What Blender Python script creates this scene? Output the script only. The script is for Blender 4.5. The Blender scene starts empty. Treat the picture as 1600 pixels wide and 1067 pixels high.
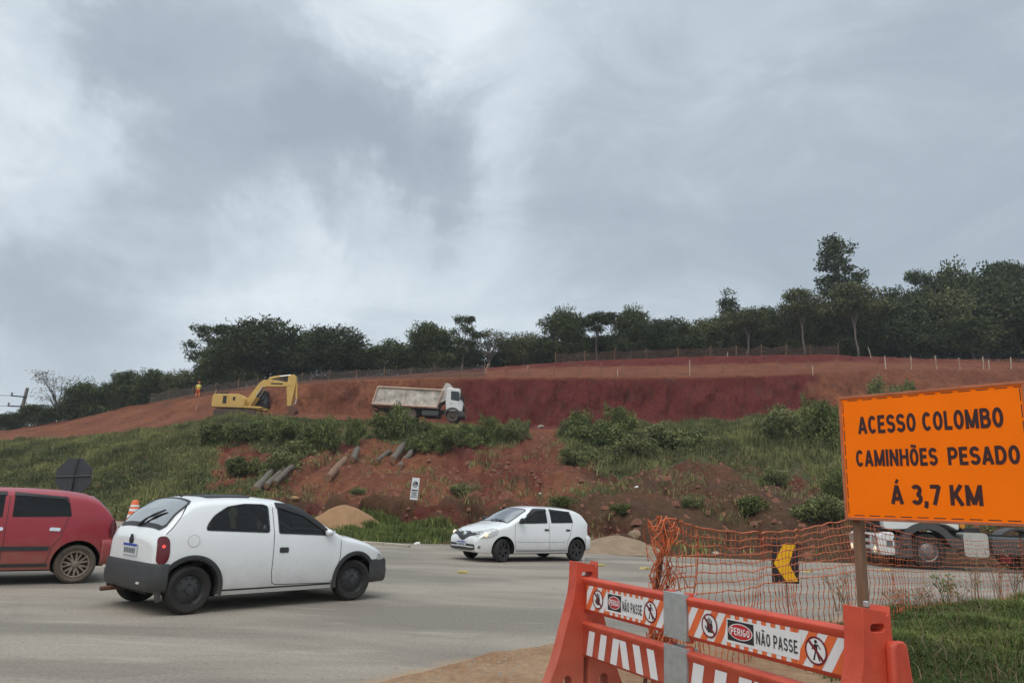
import bpy, bmesh, math, random
import numpy as np
from mathutils import Vector, Matrix, noise as mnoise
from mathutils.bvhtree import BVHTree
R = math.radians
SC = bpy.context.scene
COL = SC.collection
random.seed(7); np.random.seed(7)

# ---------------------------------------------------------------- camera
F, CH, PIT, ROL = 1155.0, 1.453, 0.216, 0.038
cp, sp = math.cos(PIT), math.sin(PIT)
cam = bpy.data.cameras.new('camera'); camo = bpy.data.objects.new('camera', cam); COL.objects.link(camo)
cam.sensor_width = 36; cam.lens = 36 * F / 1600; cam.clip_end = 2000; cam.clip_start = 0.05
fw = Vector((0, cp, sp)); up = Vector((0, -sp, cp)); rt = Vector((1, 0, 0))
cr, sr = math.cos(ROL), math.sin(ROL)
cx_ = rt * cr - up * -0 * 0 
rx = rt * cr + up * sr; uy = up * cr - rt * sr
camo.matrix_world = Matrix(((rx.x, uy.x, -fw.x, 0), (rx.y, uy.y, -fw.y, 0), (rx.z, uy.z, -fw.z, CH), (0, 0, 0, 1)))
SC.camera = camo
def ray(px, py):
    a, b = px - 800, py - 533.5
    return fw * F + rt * (cr * a + sr * b) - up * (-sr * a + cr * b)
def gp(px, py, z=0.0):
    d = ray(px, py); t = (z - CH) / d.z
    return Vector((d.x * t, d.y * t, z))
def at(px, py, Y):
    d = ray(px, py); t = Y / d.y
    return Vector((d.x * t, Y, CH + d.z * t))

# ---------------------------------------------------------------- world, sun, exposure
SC.view_settings.view_transform = 'Standard'; SC.view_settings.look = 'None'
SC.view_settings.exposure = 0.0; SC.view_settings.gamma = 1.0
SUN_EL, SUN_AZ = R(58), R(200)
W = bpy.data.worlds.new('World'); SC.world = W; W.use_nodes = True
nt = W.node_tree; N = nt.nodes; L = nt.links; N.clear()
def wn(t, **k):
    n = N.new(t)
    for a, b in k.items(): setattr(n, a, b)
    return n
def wmath(op, a, b=None, c=None):
    n = wn('ShaderNodeMath', operation=op)
    for i, q in enumerate((a, b, c)):
        if q is None: continue
        if isinstance(q, (int, float)): n.inputs[i].default_value = q
        else: L.new(q, n.inputs[i])
    return n.outputs[0]
out = wn('ShaderNodeOutputWorld'); bg = wn('ShaderNodeBackground'); bg.inputs[1].default_value = 0.1
sky = wn('ShaderNodeTexSky', sky_type='NISHITA'); sky.sun_disc = False; sky.sun_elevation = SUN_EL; sky.sun_rotation = SUN_AZ
sky.air_density = 1.5; sky.dust_density = 4
tc = wn('ShaderNodeTexCoord')
def wnoise(scale, detail, rough, dist=0, vec=None):
    n = wn('ShaderNodeTexNoise'); n.inputs['Scale'].default_value = scale; n.inputs['Detail'].default_value = detail
    n.inputs['Roughness'].default_value = rough; n.inputs['Distortion'].default_value = dist
    L.new(vec if vec is not None else tc.outputs['Generated'], n.inputs['Vector']); return n
wa = wnoise(3.2, 10, 0.66, 0.3)
sub = wn('ShaderNodeVectorMath', operation='SUBTRACT'); L.new(wa.outputs['Color'], sub.inputs[0]); sub.inputs[1].default_value = (.5, .5, .5)
scl = wn('ShaderNodeVectorMath', operation='SCALE'); L.new(sub.outputs[0], scl.inputs[0]); scl.inputs['Scale'].default_value = 0.40
add = wn('ShaderNodeVectorMath', operation='ADD'); L.new(tc.outputs['Generated'], add.inputs[0]); L.new(scl.outputs[0], add.inputs[1])
nrm = wn('ShaderNodeVectorMath', operation='NORMALIZE'); L.new(add.outputs[0], nrm.inputs[0])
def blob(px, py, rin, rout, amt):
    d = ray(px, py).normalized()
    dt = wn('ShaderNodeVectorMath', operation='DOT_PRODUCT'); L.new(nrm.outputs[0], dt.inputs[0]); dt.inputs[1].default_value = d
    mr = wn('ShaderNodeMapRange', interpolation_type='SMOOTHSTEP'); L.new(dt.outputs['Value'], mr.inputs[0])
    mr.inputs[1].default_value = math.cos(R(rout)); mr.inputs[2].default_value = math.cos(R(rin)); mr.inputs[3].default_value = 0; mr.inputs[4].default_value = amt
    return mr.outputs[0]
terms = [blob(400, 190, 2, 15, -.42), blob(600, 240, 2, 11, -.34), blob(250, 130, 1, 10, -.15), blob(690, 270, 1, 6, -.16),
         blob(60, 340, 1, 8, -.16), blob(100, 480, 1, 9, -.20), blob(1250, 250, 6, 30, -.30), blob(1540, 300, 4, 18, -.14), blob(1060, 290, 2, 13, -.06),
         blob(790, 130, 1, 8, .20), blob(640, 10, 1, 9, .20), blob(60, 200, 1, 8, .14), blob(330, 60, .5, 5, .10), blob(500, 350, 1, 8, .26), blob(790, 300, 1, 5, .12),
         blob(120, 190, 1, 5, .12), blob(240, 260, 1, 6, .12), blob(900, 480, 2, 14, -.04), blob(420, 430, 1, 6, .14), blob(560, 330, 1, 4, .12)]
mpw = wn('ShaderNodeMapping'); mpw.inputs['Scale'].default_value = (1, 1, 2.2); L.new(tc.outputs['Generated'], mpw.inputs[0])
n2 = wnoise(4.2, 10, 0.60, 0.7, mpw.outputs[0])
v = wmath('MULTIPLY_ADD', n2.outputs['Fac'], 0.80, 0.27)
for t_ in terms: v = wmath('ADD', v, t_)
ramp = wn('ShaderNodeValToRGB'); L.new(v, ramp.inputs[0])
e = ramp.color_ramp.elements
e[0].position = 0.0; e[0].color = (.385, .455, .53, 1); e[1].position = 1.0; e[1].color = (.87, .94, 1.0, 1)
for p, c_ in ((.28, (.462, .538, .613, 1)), (.5, (.58, .665, .738, 1)), (.75, (.72, .805, .87, 1))):
    q = e.new(p); q.color = c_
# overcast skies are brighter overhead
sep = wn('ShaderNodeSeparateXYZ'); L.new(tc.outputs['Generated'], sep.inputs[0])
ze = wn('ShaderNodeMapRange', interpolation_type='SMOOTHSTEP'); L.new(sep.outputs['Z'], ze.inputs[0])
ze.inputs[1].default_value = .62; ze.inputs[2].default_value = 1.0; ze.inputs[3].default_value = 10.0; ze.inputs[4].default_value = 19.0
cm = wn('ShaderNodeVectorMath', operation='SCALE'); L.new(ramp.outputs[0], cm.inputs[0]); L.new(ze.outputs[0], cm.inputs['Scale'])
mx = wn('ShaderNodeMix', data_type='RGBA'); mx.inputs['Factor'].default_value = 0.94
L.new(sky.outputs[0], mx.inputs['A']); L.new(cm.outputs[0], mx.inputs['B'])
L.new(mx.outputs['Result'], bg.inputs[0]); L.new(bg.outputs[0], out.inputs[0])
sl = bpy.data.lights.new('sun', 'SUN'); so = bpy.data.objects.new('sun', sl); COL.objects.link(so)
sl.energy = 1.5; sl.angle = R(45); sl.color = (1, .93, .84)
so.rotation_euler = Vector((math.sin(SUN_AZ) * math.cos(SUN_EL), math.cos(SUN_AZ) * math.cos(SUN_EL), math.sin(SUN_EL))).to_track_quat('Z', 'Y').to_euler()

# ---------------------------------------------------------------- materials
def mat(name, base, rough=.6, metal=0.0, spec=.5, var=.12, scale=6.0, bump=0.0, bscale=None, alpha=1.0, coat=0.0, stretch=None, emit=None, ior=1.5,
        dirt=None, tone=False, island=0.0, coords='Object', trans=0.0):
    m = bpy.data.materials.new(name); m.use_nodes = True
    t = m.node_tree; n = t.nodes; l = t.links; b = n['Principled BSDF']
    b.inputs['Roughness'].default_value = rough; b.inputs['Metallic'].default_value = metal
    b.inputs['Specular IOR Level'].default_value = spec; b.inputs['Coat Weight'].default_value = coat; b.inputs['IOR'].default_value = ior
    b.inputs['Alpha'].default_value = alpha; b.inputs['Transmission Weight'].default_value = trans
    c = n.new('ShaderNodeTexCoord'); src = c.outputs[coords]
    if stretch:
        mp = n.new('ShaderNodeMapping'); mp.inputs['Scale'].default_value = stretch; l.new(src, mp.inputs[0]); src = mp.outputs[0]
    z = n.new('ShaderNodeTexNoise'); z.inputs['Scale'].default_value = scale; z.inputs['Detail'].default_value = 6; z.inputs['Roughness'].default_value = .6
    l.new(src, z.inputs['Vector'])
    mr = n.new('ShaderNodeMapRange'); mr.inputs[1].default_value = .25; mr.inputs[2].default_value = .75
    mr.inputs[3].default_value = 1 - var; mr.inputs[4].default_value = 1 + var; l.new(z.outputs['Fac'], mr.inputs[0])
    fac = mr.outputs[0]
    if island:
        g = n.new('ShaderNodeNewGeometry'); m2 = n.new('ShaderNodeMapRange'); l.new(g.outputs['Random Per Island'], m2.inputs[0])
        m2.inputs[3].default_value = 1 - island; m2.inputs[4].default_value = 1 + island
        q = n.new('ShaderNodeMath'); q.operation = 'MULTIPLY'; l.new(fac, q.inputs[0]); l.new(m2.outputs[0], q.inputs[1]); fac = q.outputs[0]
    colr = None
    if tone:
        at_ = n.new('ShaderNodeAttribute'); at_.attribute_name = 'tone'
        mm = n.new('ShaderNodeMix'); mm.data_type = 'RGBA'; l.new(at_.outputs['Fac'], mm.inputs['Factor'])
        mm.inputs['A'].default_value = (*base, 1); mm.inputs['B'].default_value = (*tone, 1); colr = mm.outputs['Result']
    s = n.new('ShaderNodeVectorMath'); s.operation = 'SCALE'; l.new(fac, s.inputs['Scale'])
    if colr is None: s.inputs[0].default_value = base
    else: l.new(colr, s.inputs[0])
    res = s.outputs[0]
    if dirt:
        dc, zlo, zhi, amt = dirt
        sx = n.new('ShaderNodeSeparateXYZ'); l.new(c.outputs['Object'], sx.inputs[0])
        zz = n.new('ShaderNodeTexNoise'); zz.inputs['Scale'].default_value = 5; zz.inputs['Detail'].default_value = 8; zz.inputs['Roughness'].default_value = .7
        l.new(c.outputs['Object'], zz.inputs['Vector'])
        ad = n.new('ShaderNodeMath'); ad.operation = 'MULTIPLY_ADD'; l.new(zz.outputs['Fac'], ad.inputs[0]); ad.inputs[1].default_value = -(zhi - zlo) * 1.2; l.new(sx.outputs['Z'], ad.inputs[2])
        md = n.new('ShaderNodeMapRange'); l.new(ad.outputs[0], md.inputs[0]); md.inputs[1].default_value = zlo - (zhi - zlo) * .6; md.inputs[2].default_value = zhi - (zhi - zlo) * .6
        md.inputs[3].default_value = amt; md.inputs[4].default_value = 0
        mm = n.new('ShaderNodeMix'); mm.data_type = 'RGBA'; l.new(md.outputs[0], mm.inputs['Factor']); l.new(res, mm.inputs['A']); mm.inputs['B'].default_value = (*dc, 1); res = mm.outputs['Result']
    l.new(res, b.inputs['Base Color'])
    if bump:
        z2 = n.new('ShaderNodeTexNoise'); z2.inputs['Scale'].default_value = bscale or scale * 4; z2.inputs['Detail'].default_value = 5
        l.new(src, z2.inputs['Vector']); bp = n.new('ShaderNodeBump'); bp.inputs['Strength'].default_value = bump; bp.inputs['Distance'].default_value = .02
        l.new(z2.outputs['Fac'], bp.inputs['Height']); l.new(bp.outputs[0], b.inputs['Normal'])
    if emit:
        b.inputs['Emission Color'].default_value = (*emit[0], 1); b.inputs['Emission Strength'].default_value = emit[1]
    return m
DUST = (.30, .21, .14)
M = dict(
    white=mat('white_paint', (.74, .755, .76), .26, coat=.7, var=.03, scale=2, dirt=(DUST, .22, .62, .38)),
    red=mat('red_paint', (.30, .018, .03), .4, coat=.25, var=.08, scale=3, dirt=(DUST, .16, .75, .5)),
    blackp=mat('black_plastic', (.026, .027, .029), .55, var=.2, scale=8, bump=.15, bscale=150, dirt=((.12, .10, .08), .15, .5, .35)),
    trim=mat('dark_trim', (.012, .012, .013), .5), seam=mat('panel_gap', (.03, .03, .03), .8),
    glass=mat('tinted_glass', (.013, .016, .017), .04, spec=.7, ior=1.5, var=.3, scale=3),
    rglass=mat('clear_glass', (.10, .13, .135), .05, spec=1.0, ior=1.75, var=.5, scale=2.2, coat=.6),
    tyre=mat('tyre_rubber', (.020, .0195, .019), .85, spec=.3, var=.25, bump=.2, bscale=60, dirt=((.10, .08, .065), .0, .75, .12)),
    tyred=mat('muddy_tyre_rubber', (.10, .077, .058), .9, var=.4, bump=.2, bscale=60),
    rimb=mat('black_steel_rim', (.045, .045, .046), .42, metal=.3, var=.3),
    rimd=mat('dirty_alloy_rim', (.25, .20, .165), .55, metal=.35, var=.4, scale=12),
    rims=mat('polished_alloy_rim', (.17, .16, .155), .5, metal=.5, var=.6, scale=14), grav=mat('road_gravel', (.24, .20, .155), .95, var=.35, scale=30),
    well=mat('wheel_housing', (.012, .011, .010), .9),
    tail=mat('red_tail_lens', (.11, .008, .014), .15, spec=.6, var=.25, scale=14),
    taillit=mat('lit_brake_bulb', (.6, .03, .03), .3, emit=((1, .08, .06), 1.5)),
    lens=mat('headlamp_lens', (.55, .55, .53), .12, metal=.35, var=.25, scale=20),
    lamplit=mat('lit_headlamp_bulb', (.9, .8, .6), .3, emit=((1, .80, .52), .55)),
    amber=mat('amber_lens', (.55, .22, .02), .3),
    chrome=mat('chrome', (.75, .76, .78), .18, metal=1.0), plate=mat('plate_white', (.55, .57, .6), .5, var=.1, scale=30),
    plateb=mat('plate_blue', (.03, .06, .32), .5), ink=mat('ink_black', (.018, .014, .016), .6), inkg=mat('ink_grey', (.12, .13, .14), .6),
    orangep=mat('orange_red_plastic', (.50, .062, .029), .55, var=.22, scale=5, bump=.1, bscale=40, dirt=((.36, .20, .13), -.1, .75, .55)),
    galv=mat('galvanised_steel', (.36, .38, .38), .5, metal=.4, var=.16, scale=22),
    stw=mat('reflective_white', (.70, .71, .72), .45, var=.05, scale=12), sto=mat('reflective_orange', (.68, .13, .03), .45, var=.1, scale=30),
    stred=mat('sticker_red', (.45, .012, .02), .45), stmar=mat('sticker_maroon', (.16, .006, .014), .45),
    signo=mat('orange_banner', (.98, .19, .001), .55, spec=.12, var=.06, scale=3, bump=.12, bscale=2.2),
    signe=mat('maroon_ink', (.033, .004, .004), .5), wood=mat('weathered_wood', (.19, .105, .062), .85, var=.3, scale=6, stretch=(6, 6, .6), bump=.3),
    woodp=mat('pale_wood', (.46, .38, .28), .85, var=.2), woodg=mat('grey_log_bark', (.115, .092, .072), .9, var=.4, scale=5, bump=.5),
    logend=mat('cut_log_end', (.24, .14, .08), .9, var=.2, scale=14),
    yel=mat('machine_yellow', (.56, .36, .09), .5, var=.12, scale=1.5, dirt=((.25, .11, .06), -.2, 1.4, .35)), yels=mat('sign_yellow', (.86, .45, .008), .45, var=.05),
    iron=mat('dark_iron', (.03, .028, .027), .7, metal=.3, var=.3), clod=mat('red_earth_clod', (.17, .07, .040), .95, var=.45, scale=2, bump=.6), rust=mat('rusty_steel', (.13, .055, .035), .85, var=.4, scale=20),
    steelb=mat('hydraulic_rod', (.6, .6, .58), .25, metal=.9), trackm=mat('steel_track', (.075, .05, .04), .85, var=.4, bump=.4),
    tipper=mat('dusty_tipper_steel', (.50, .46, .40), .75, var=.55, scale=1.9, dirt=((.40, .20, .11), -.2, 1.2, .5)),
    tipperr=mat('rust_stained_rim', (.50, .36, .27), .75, var=.3, scale=2), canvas=mat('dirty_canvas', (.58, .53, .48), .9, var=.45, scale=4, bump=.4),
    cabw=mat('cab_white', (.66, .67, .66), .4, coat=.2, var=.05, dirt=((.30, .16, .10), -.1, 1.0, .3)),
    silver=mat('silver_tank', (.52, .51, .47), .4, metal=.6, var=.15), gry=mat('dark_grey_plastic', (.06, .058, .057), .6, var=.15),
    netO=mat('orange_net_plastic', (.56, .135, .045), .6, var=.25, scale=3), conc=mat('concrete_pole', (.17, .155, .14), .9, var=.2),
    backs=mat('dark_sign_back', (.035, .036, .042), .6, var=.25, scale=4), barm=mat('aluminium_bar', (.065, .065, .07), .6, metal=.4),
    skin=mat('skin', (.32, .17, .11), .6), hivy=mat('hi_vis_yellow', (.55, .50, .10), .7), hivo=mat('hi_vis_orange', (.62, .14, .03), .7),
    trunk=mat('tree_bark', (.085, .07, .055), .9, var=.35, scale=3, bump=.4), trunkp=mat('pale_bark', (.135, .115, .095), .9, var=.3, scale=3, bump=.3),
    leafd=mat('dark_foliage', (.027, .038, .015), .75, spec=.2, var=.35, scale=.6, tone=(.084, .104, .038), island=.35),
    leafg=mat('green_foliage', (.036, .052, .018), .75, spec=.2, var=.35, scale=.6, tone=(.110, .132, .045), island=.35),
    leafl=mat('olive_foliage', (.062, .072, .028), .75, spec=.2, var=.35, scale=.6, tone=(.14, .145, .06), island=.35),
    leafb=mat('brown_dry_foliage', (.13, .12, .10), .8, spec=.2, var=.3, scale=.6, tone=(.21, .19, .16), island=.35),
    bush=mat('bush_foliage', (.066, .088, .026), .75, spec=.2, var=.35, scale=.8, tone=(.175, .195, .064), island=.4),
    bushl=mat('light_bush_foliage', (.10, .12, .042), .75, spec=.25, var=.3, scale=.8, tone=(.21, .22, .085), island=.3),
    grass=mat('hill_grass', (.088, .096, .040), .8, spec=.2, var=.45, scale=.35, tone=(.235, .228, .085), island=.3),
    grassr=mat('lush_grass', (.068, .098, .024), .7, spec=.25, var=.4, scale=1.2, tone=(.165, .20, .055), island=.4),
    straw=mat('dry_stalk', (.16, .115, .06), .85, var=.3, island=.3), stone=mat('pale_stone', (.36, .31, .25), .9, var=.3, bump=.4),
    brownnet=mat('brown_netting', (.085, .066, .057), .9, var=.2, alpha=.5), rednet=mat('orange_red_netting', (.27, .105, .065), .9, var=.2, alpha=.4),
    darknet=mat('dark_netting', (.11, .06, .045), .9, var=.2, alpha=.35),
    sand=mat('yellow_sand', (.28, .16, .078), .95, var=.16, scale=3, bump=.5, bscale=20), heap=mat('pale_soil', (.235, .165, .105), .95, var=.25, scale=3, bump=.5, bscale=12),
    kerb=mat('dusty_kerb', (.36, .32, .26), .9, var=.2, bump=.3), stud=mat('yellow_stud', (.42, .33, .12), .7, var=.3, scale=15), litter=mat('litter_white', (.62, .62, .58), .7, var=.1),
)

def glassmat(name, tint, ior=1.5, add=0.0):
    m = bpy.data.materials.new(name); m.use_nodes = True; n = m.node_tree.nodes; l = m.node_tree.links; n.remove(n['Principled BSDF'])
    t = n.new('ShaderNodeBsdfTransparent'); g = n.new('ShaderNodeBsdfGlossy'); g.inputs['Roughness'].default_value = .02; f = n.new('ShaderNodeFresnel'); f.inputs[0].default_value = ior; x = n.new('ShaderNodeMixShader')
    c = n.new('ShaderNodeTexCoord'); z = n.new('ShaderNodeTexNoise'); z.inputs['Scale'].default_value = 3; l.new(c.outputs['Object'], z.inputs['Vector']); r = n.new('ShaderNodeMix'); r.data_type = 'RGBA'
    l.new(z.outputs['Fac'], r.inputs['Factor']); r.inputs['A'].default_value = (*[q * .85 for q in tint], 1); r.inputs['B'].default_value = (*[q * 1.15 for q in tint], 1); l.new(r.outputs['Result'], t.inputs[0])
    b = n.new('ShaderNodeBump'); b.inputs['Strength'].default_value = .06; z2 = n.new('ShaderNodeTexNoise'); z2.inputs['Scale'].default_value = 1.6; l.new(c.outputs['Object'], z2.inputs['Vector']); l.new(z2.outputs['Fac'], b.inputs['Height']); l.new(b.outputs[0], g.inputs['Normal']); l.new(b.outputs[0], f.inputs['Normal'])
    a = n.new('ShaderNodeMath'); a.operation = 'ADD'; a.use_clamp = True; l.new(f.outputs[0], a.inputs[0]); a.inputs[1].default_value = add
    l.new(a.outputs[0], x.inputs[0]); l.new(t.outputs[0], x.inputs[1]); l.new(g.outputs[0], x.inputs[2]); l.new(x.outputs[0], n['Material Output'].inputs[0]); return m
M['cglass'] = glassmat('car_side_glass', (.42, .45, .45)); M['dglass'] = glassmat('dark_film_glass', (.07, .075, .08)); M['sglass'] = glassmat('screen_glass', (.55, .60, .60), 1.6, .52)
M['seatm'] = mat('seat_cloth', (.045, .046, .05), .9, var=.3, scale=20); M['inter'] = mat('cabin_lining', (.05, .05, .052), .9)
# ---------------------------------------------------------------- mesh helpers
class MB:
    def __init__(s): s.v = []; s.f = []; s.m = []; s.t = []
    def add(s, vs, fs, mi=0):
        o = len(s.v); s.v.extend([tuple(p) for p in vs]); s.f.extend([tuple(o + i for i in f) for f in fs]); s.m.extend([mi] * len(fs)); return s
    def box(s, c, d, rot=None, mi=0, taper=None):
        x, y, z = d[0] / 2, d[1] / 2, d[2] / 2; tp = taper or (1, 1)
        vs = [Vector((sx * x * (tp[0] if sz > 0 else 1), sy * y * (tp[1] if sz > 0 else 1), sz * z)) for sz in (-1, 1) for sy in (-1, 1) for sx in (-1, 1)]
        if rot is not None: vs = [rot @ q for q in vs]
        vs = [q + Vector(c) for q in vs]
        return s.add(vs, [(0, 2, 3, 1), (4, 5, 7, 6), (0, 1, 5, 4), (2, 6, 7, 3), (0, 4, 6, 2), (1, 3, 7, 5)], mi)
    def tube(s, pts, r, n=8, mi=0, cap=True):
        pts = [Vector(p) for p in pts]; rs = r if isinstance(r, (list, tuple)) else [r] * len(pts)
        vs = []; fs = []
        ref = None
        for i, p in enumerate(pts):
            d = (pts[min(i + 1, len(pts) - 1)] - pts[max(i - 1, 0)])
            d = d.normalized() if d.length > 1e-9 else Vector((0, 0, 1))
            if ref is None: ref = Vector((0, 0, 1)) if abs(d.z) < .9 else Vector((1, 0, 0))
            a = d.cross(ref).normalized(); b = d.cross(a).normalized(); ref = -b if False else ref
            for k in range(n):
                t = 2 * math.pi * k / n; vs.append(p + (a * math.cos(t) + b * math.sin(t)) * rs[i])
        for i in range(len(pts) - 1):
            for k in range(n):
                k2 = (k + 1) % n; fs.append((i * n + k, i * n + k2, (i + 1) * n + k2, (i + 1) * n + k))
        if cap and n > 2: fs.append(tuple(range(n))[::-1]); fs.append(tuple((len(pts) - 1) * n + k for k in range(n)))
        return s.add(vs, fs, mi)
    def prism(s, poly, a, b, axis='y', mi=0):   # poly 2d in the other two axes, from a to b along axis
        n = len(poly)
        def P(q, t):
            return {'y': (q[0], t, q[1]), 'x': (t, q[0], q[1]), 'z': (q[0], q[1], t)}[axis]
        vs = [P(q, a) for q in poly] + [P(q, b) for q in poly]
        fs = [tuple(range(n)), tuple(range(2 * n - 1, n - 1, -1))] + [(i, n + i, n + (i + 1) % n, (i + 1) % n) for i in range(n)]
        return s.add(vs, fs, mi)
    def lathe(s, prof, n=24, axis='z', c=(0, 0, 0), mi=0, closed=False, cap=True):
        vs = []; fs = []
        for (r, h) in prof:
            for k in range(n):
                t = 2 * math.pi * k / n; a, b = r * math.cos(t), r * math.sin(t)
                q = {'z': (a, b, h), 'y': (a, h, b), 'x': (h, a, b)}[axis]
                vs.append((q[0] + c[0], q[1] + c[1], q[2] + c[2]))
        m_ = len(prof)
        for i in range(m_ - (0 if closed else 1)):
            j = (i + 1) % m_
            for k in range(n):
                k2 = (k + 1) % n; fs.append((i * n + k, i * n + k2, j * n + k2, j * n + k))
        if not closed and cap:
            fs.append(tuple(range(n))); fs.append(tuple((m_ - 1) * n + k for k in range(n))[::-1])
        return s.add(vs, fs, mi)
    def build(s, name, mats, parent=None, smooth=False, bevel=0, tone=None, fixn=True):
        me = bpy.data.meshes.new(name); me.from_pydata(s.v, [], s.f)
        if not isinstance(mats, (list, tuple)): mats = [mats]
        for m in mats: me.materials.append(m)
        me.polygons.foreach_set('material_index', s.m)
        if fixn:
            bm = bmesh.new(); bm.from_mesh(me); bmesh.ops.recalc_face_normals(bm, faces=bm.faces); bm.to_mesh(me); bm.free()
        if smooth: me.shade_smooth() if smooth is True else me.set_sharp_from_angle(angle=R(smooth))
        if smooth is not True and smooth: me.polygons.foreach_set('use_smooth', [True] * len(me.polygons)); me.set_sharp_from_angle(angle=R(smooth))
        if tone is not None:
            a = me.attributes.new('tone', 'FLOAT', 'POINT'); a.data.foreach_set('value', np.asarray(tone, dtype=np.float32))
        me.update()
        o = bpy.data.objects.new(name, me); COL.objects.link(o)
        if parent: o.parent = parent
        if bevel:
            b = o.modifiers.new('bevel', 'BEVEL'); b.width = bevel; b.segments = 2; b.limit_method = 'ANGLE'; b.angle_limit = R(35)
        return o
def tag(o, label=None, cat=None, group=None, kind=None):
    if label: o['label'] = label
    if cat: o['category'] = cat
    if group: o['group'] = group
    if kind: o['kind'] = kind
    return o
def thing(name, label, cat, loc=(0, 0, 0), rz=0.0, group=None):
    o = bpy.data.objects.new(name, None); COL.objects.link(o); o.location = loc; o.rotation_euler = (0, 0, rz); o.empty_display_size = .2
    return tag(o, label, cat, group)
def copy_tree(o, parent=None):
    c = o.copy(); COL.objects.link(c)
    if parent: c.parent = parent
    for ch in list(o.children): copy_tree(ch, c)
    return c
def npmesh(name, verts, quads, mats, tone=None, parent=None):
    me = bpy.data.meshes.new(name); verts = np.asarray(verts, np.float32); quads = np.asarray(quads, np.int32); k = quads.shape[1]
    me.vertices.add(len(verts)); me.vertices.foreach_set('co', verts.ravel())
    me.loops.add(quads.size); me.loops.foreach_set('vertex_index', quads.ravel())
    me.polygons.add(len(quads)); me.polygons.foreach_set('loop_start', np.arange(0, quads.size, k, dtype=np.int32))
    me.materials.append(mats)
    if tone is not None:
        a = me.attributes.new('tone', 'FLOAT', 'POINT'); a.data.foreach_set('value', np.asarray(tone, dtype=np.float32))
    me.update(calc_edges=True); me.validate()
    o = bpy.data.objects.new(name, me); COL.objects.link(o)
    if parent: o.parent = parent
    return o
# block capitals drawn as thick strokes on a unit-high grid
def arc_(cx, cy, rx2, ry2, a0, a1, n=14): return [(cx + rx2 * math.cos(R(a0 + (a1 - a0) * i / n)), cy + ry2 * math.sin(R(a0 + (a1 - a0) * i / n))) for i in range(n + 1)]
lo_, hi_ = .09, .91
O_ = arc_(.31, .5, .22, .41, 0, 360, 30); TIL = [(.12, 1.10), (.20, 1.16), (.27, 1.155), (.35, 1.11), (.42, 1.105), (.50, 1.165)]
A_ = [[(.07, 0), (.33, .97)], [(.59, 0), (.33, .97)], [(.17, .28), (.49, .28)]]; P_ = [[(.09, 0), (.09, 1)], [(.09, hi_), (.32, hi_)] + arc_(.32, .675, .19, .235, 90, -90) + [(.09, .44)]]
GLY = {'A': (.66, A_), 'Á': (.66, A_ + [[(.29, 1.07), (.43, 1.27)]]), 'Ã': (.66, A_ + [[(x + .02, y) for x, y in TIL]]), 'C': (.60, [arc_(.31, .5, .22, .41, 42, 318, 24)]), 'G': (.64, [arc_(.31, .5, .22, .41, 48, 322, 24), [(.51, .12), (.51, .46)], [(.60, .44), (.33, .44)]]),
       'E': (.53, [[(.09, 0), (.09, 1)], [(.09, hi_), (.51, hi_)], [(.09, .51), (.47, .51)], [(.09, lo_), (.53, lo_)]]), 'L': (.50, [[(.09, 0), (.09, 1)], [(.09, lo_), (.50, lo_)]]), 'I': (.18, [[(.09, 0), (.09, 1)]]), 'O': (.62, [O_]), 'Õ': (.62, [O_, TIL]),
       'S': (.60, [arc_(.30, .7075, .205, .2025, 18, 270, 16) + arc_(.30, .2975, .215, .2075, 90, -162, 16)]), '3': (.54, [arc_(.26, .71, .185, .20, 152, -90, 16), arc_(.26, .30, .205, .21, 90, -155, 16)]), '7': (.55, [[(.02, hi_), (.50, hi_)], [(.49, .95), (.20, 0)]]), ',': (.2, [[(.10, .18), (.10, .0), (.05, -.16)]]),
       'D': (.64, [[(.09, 0), (.09, 1)], [(.09, hi_), (.27, hi_)] + arc_(.27, .5, .28, .41, 90, -90, 18) + [(.09, lo_)]]), 'P': (.59, P_), 'R': (.64, P_ + [[(.32, .44), (.57, 0)]]), 'B': (.63, [[(.09, 0), (.09, 1)], [(.09, hi_), (.32, hi_)] + arc_(.32, .72, .17, .19, 90, -90) + [(.09, .53)], [(.09, .53), (.34, .53)] + arc_(.34, .31, .19, .22, 90, -90) + [(.09, lo_)]]),
       'H': (.65, [[(.09, 0), (.09, 1)], [(.56, 0), (.56, 1)], [(.09, .53), (.56, .53)]]), 'N': (.65, [[(.09, 0), (.09, 1)], [(.56, 0), (.56, 1)], [(.10, .95), (.55, .05)]]), 'M': (.79, [[(.09, 0), (.09, 1)], [(.70, 0), (.70, 1)], [(.10, .93), (.395, .06)], [(.69, .93), (.395, .06)]]), 'K': (.64, [[(.09, 0), (.09, 1)], [(.56, 1), (.13, .38)], [(.25, .56), (.58, 0)]]), ' ': (.24, [])}
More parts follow.
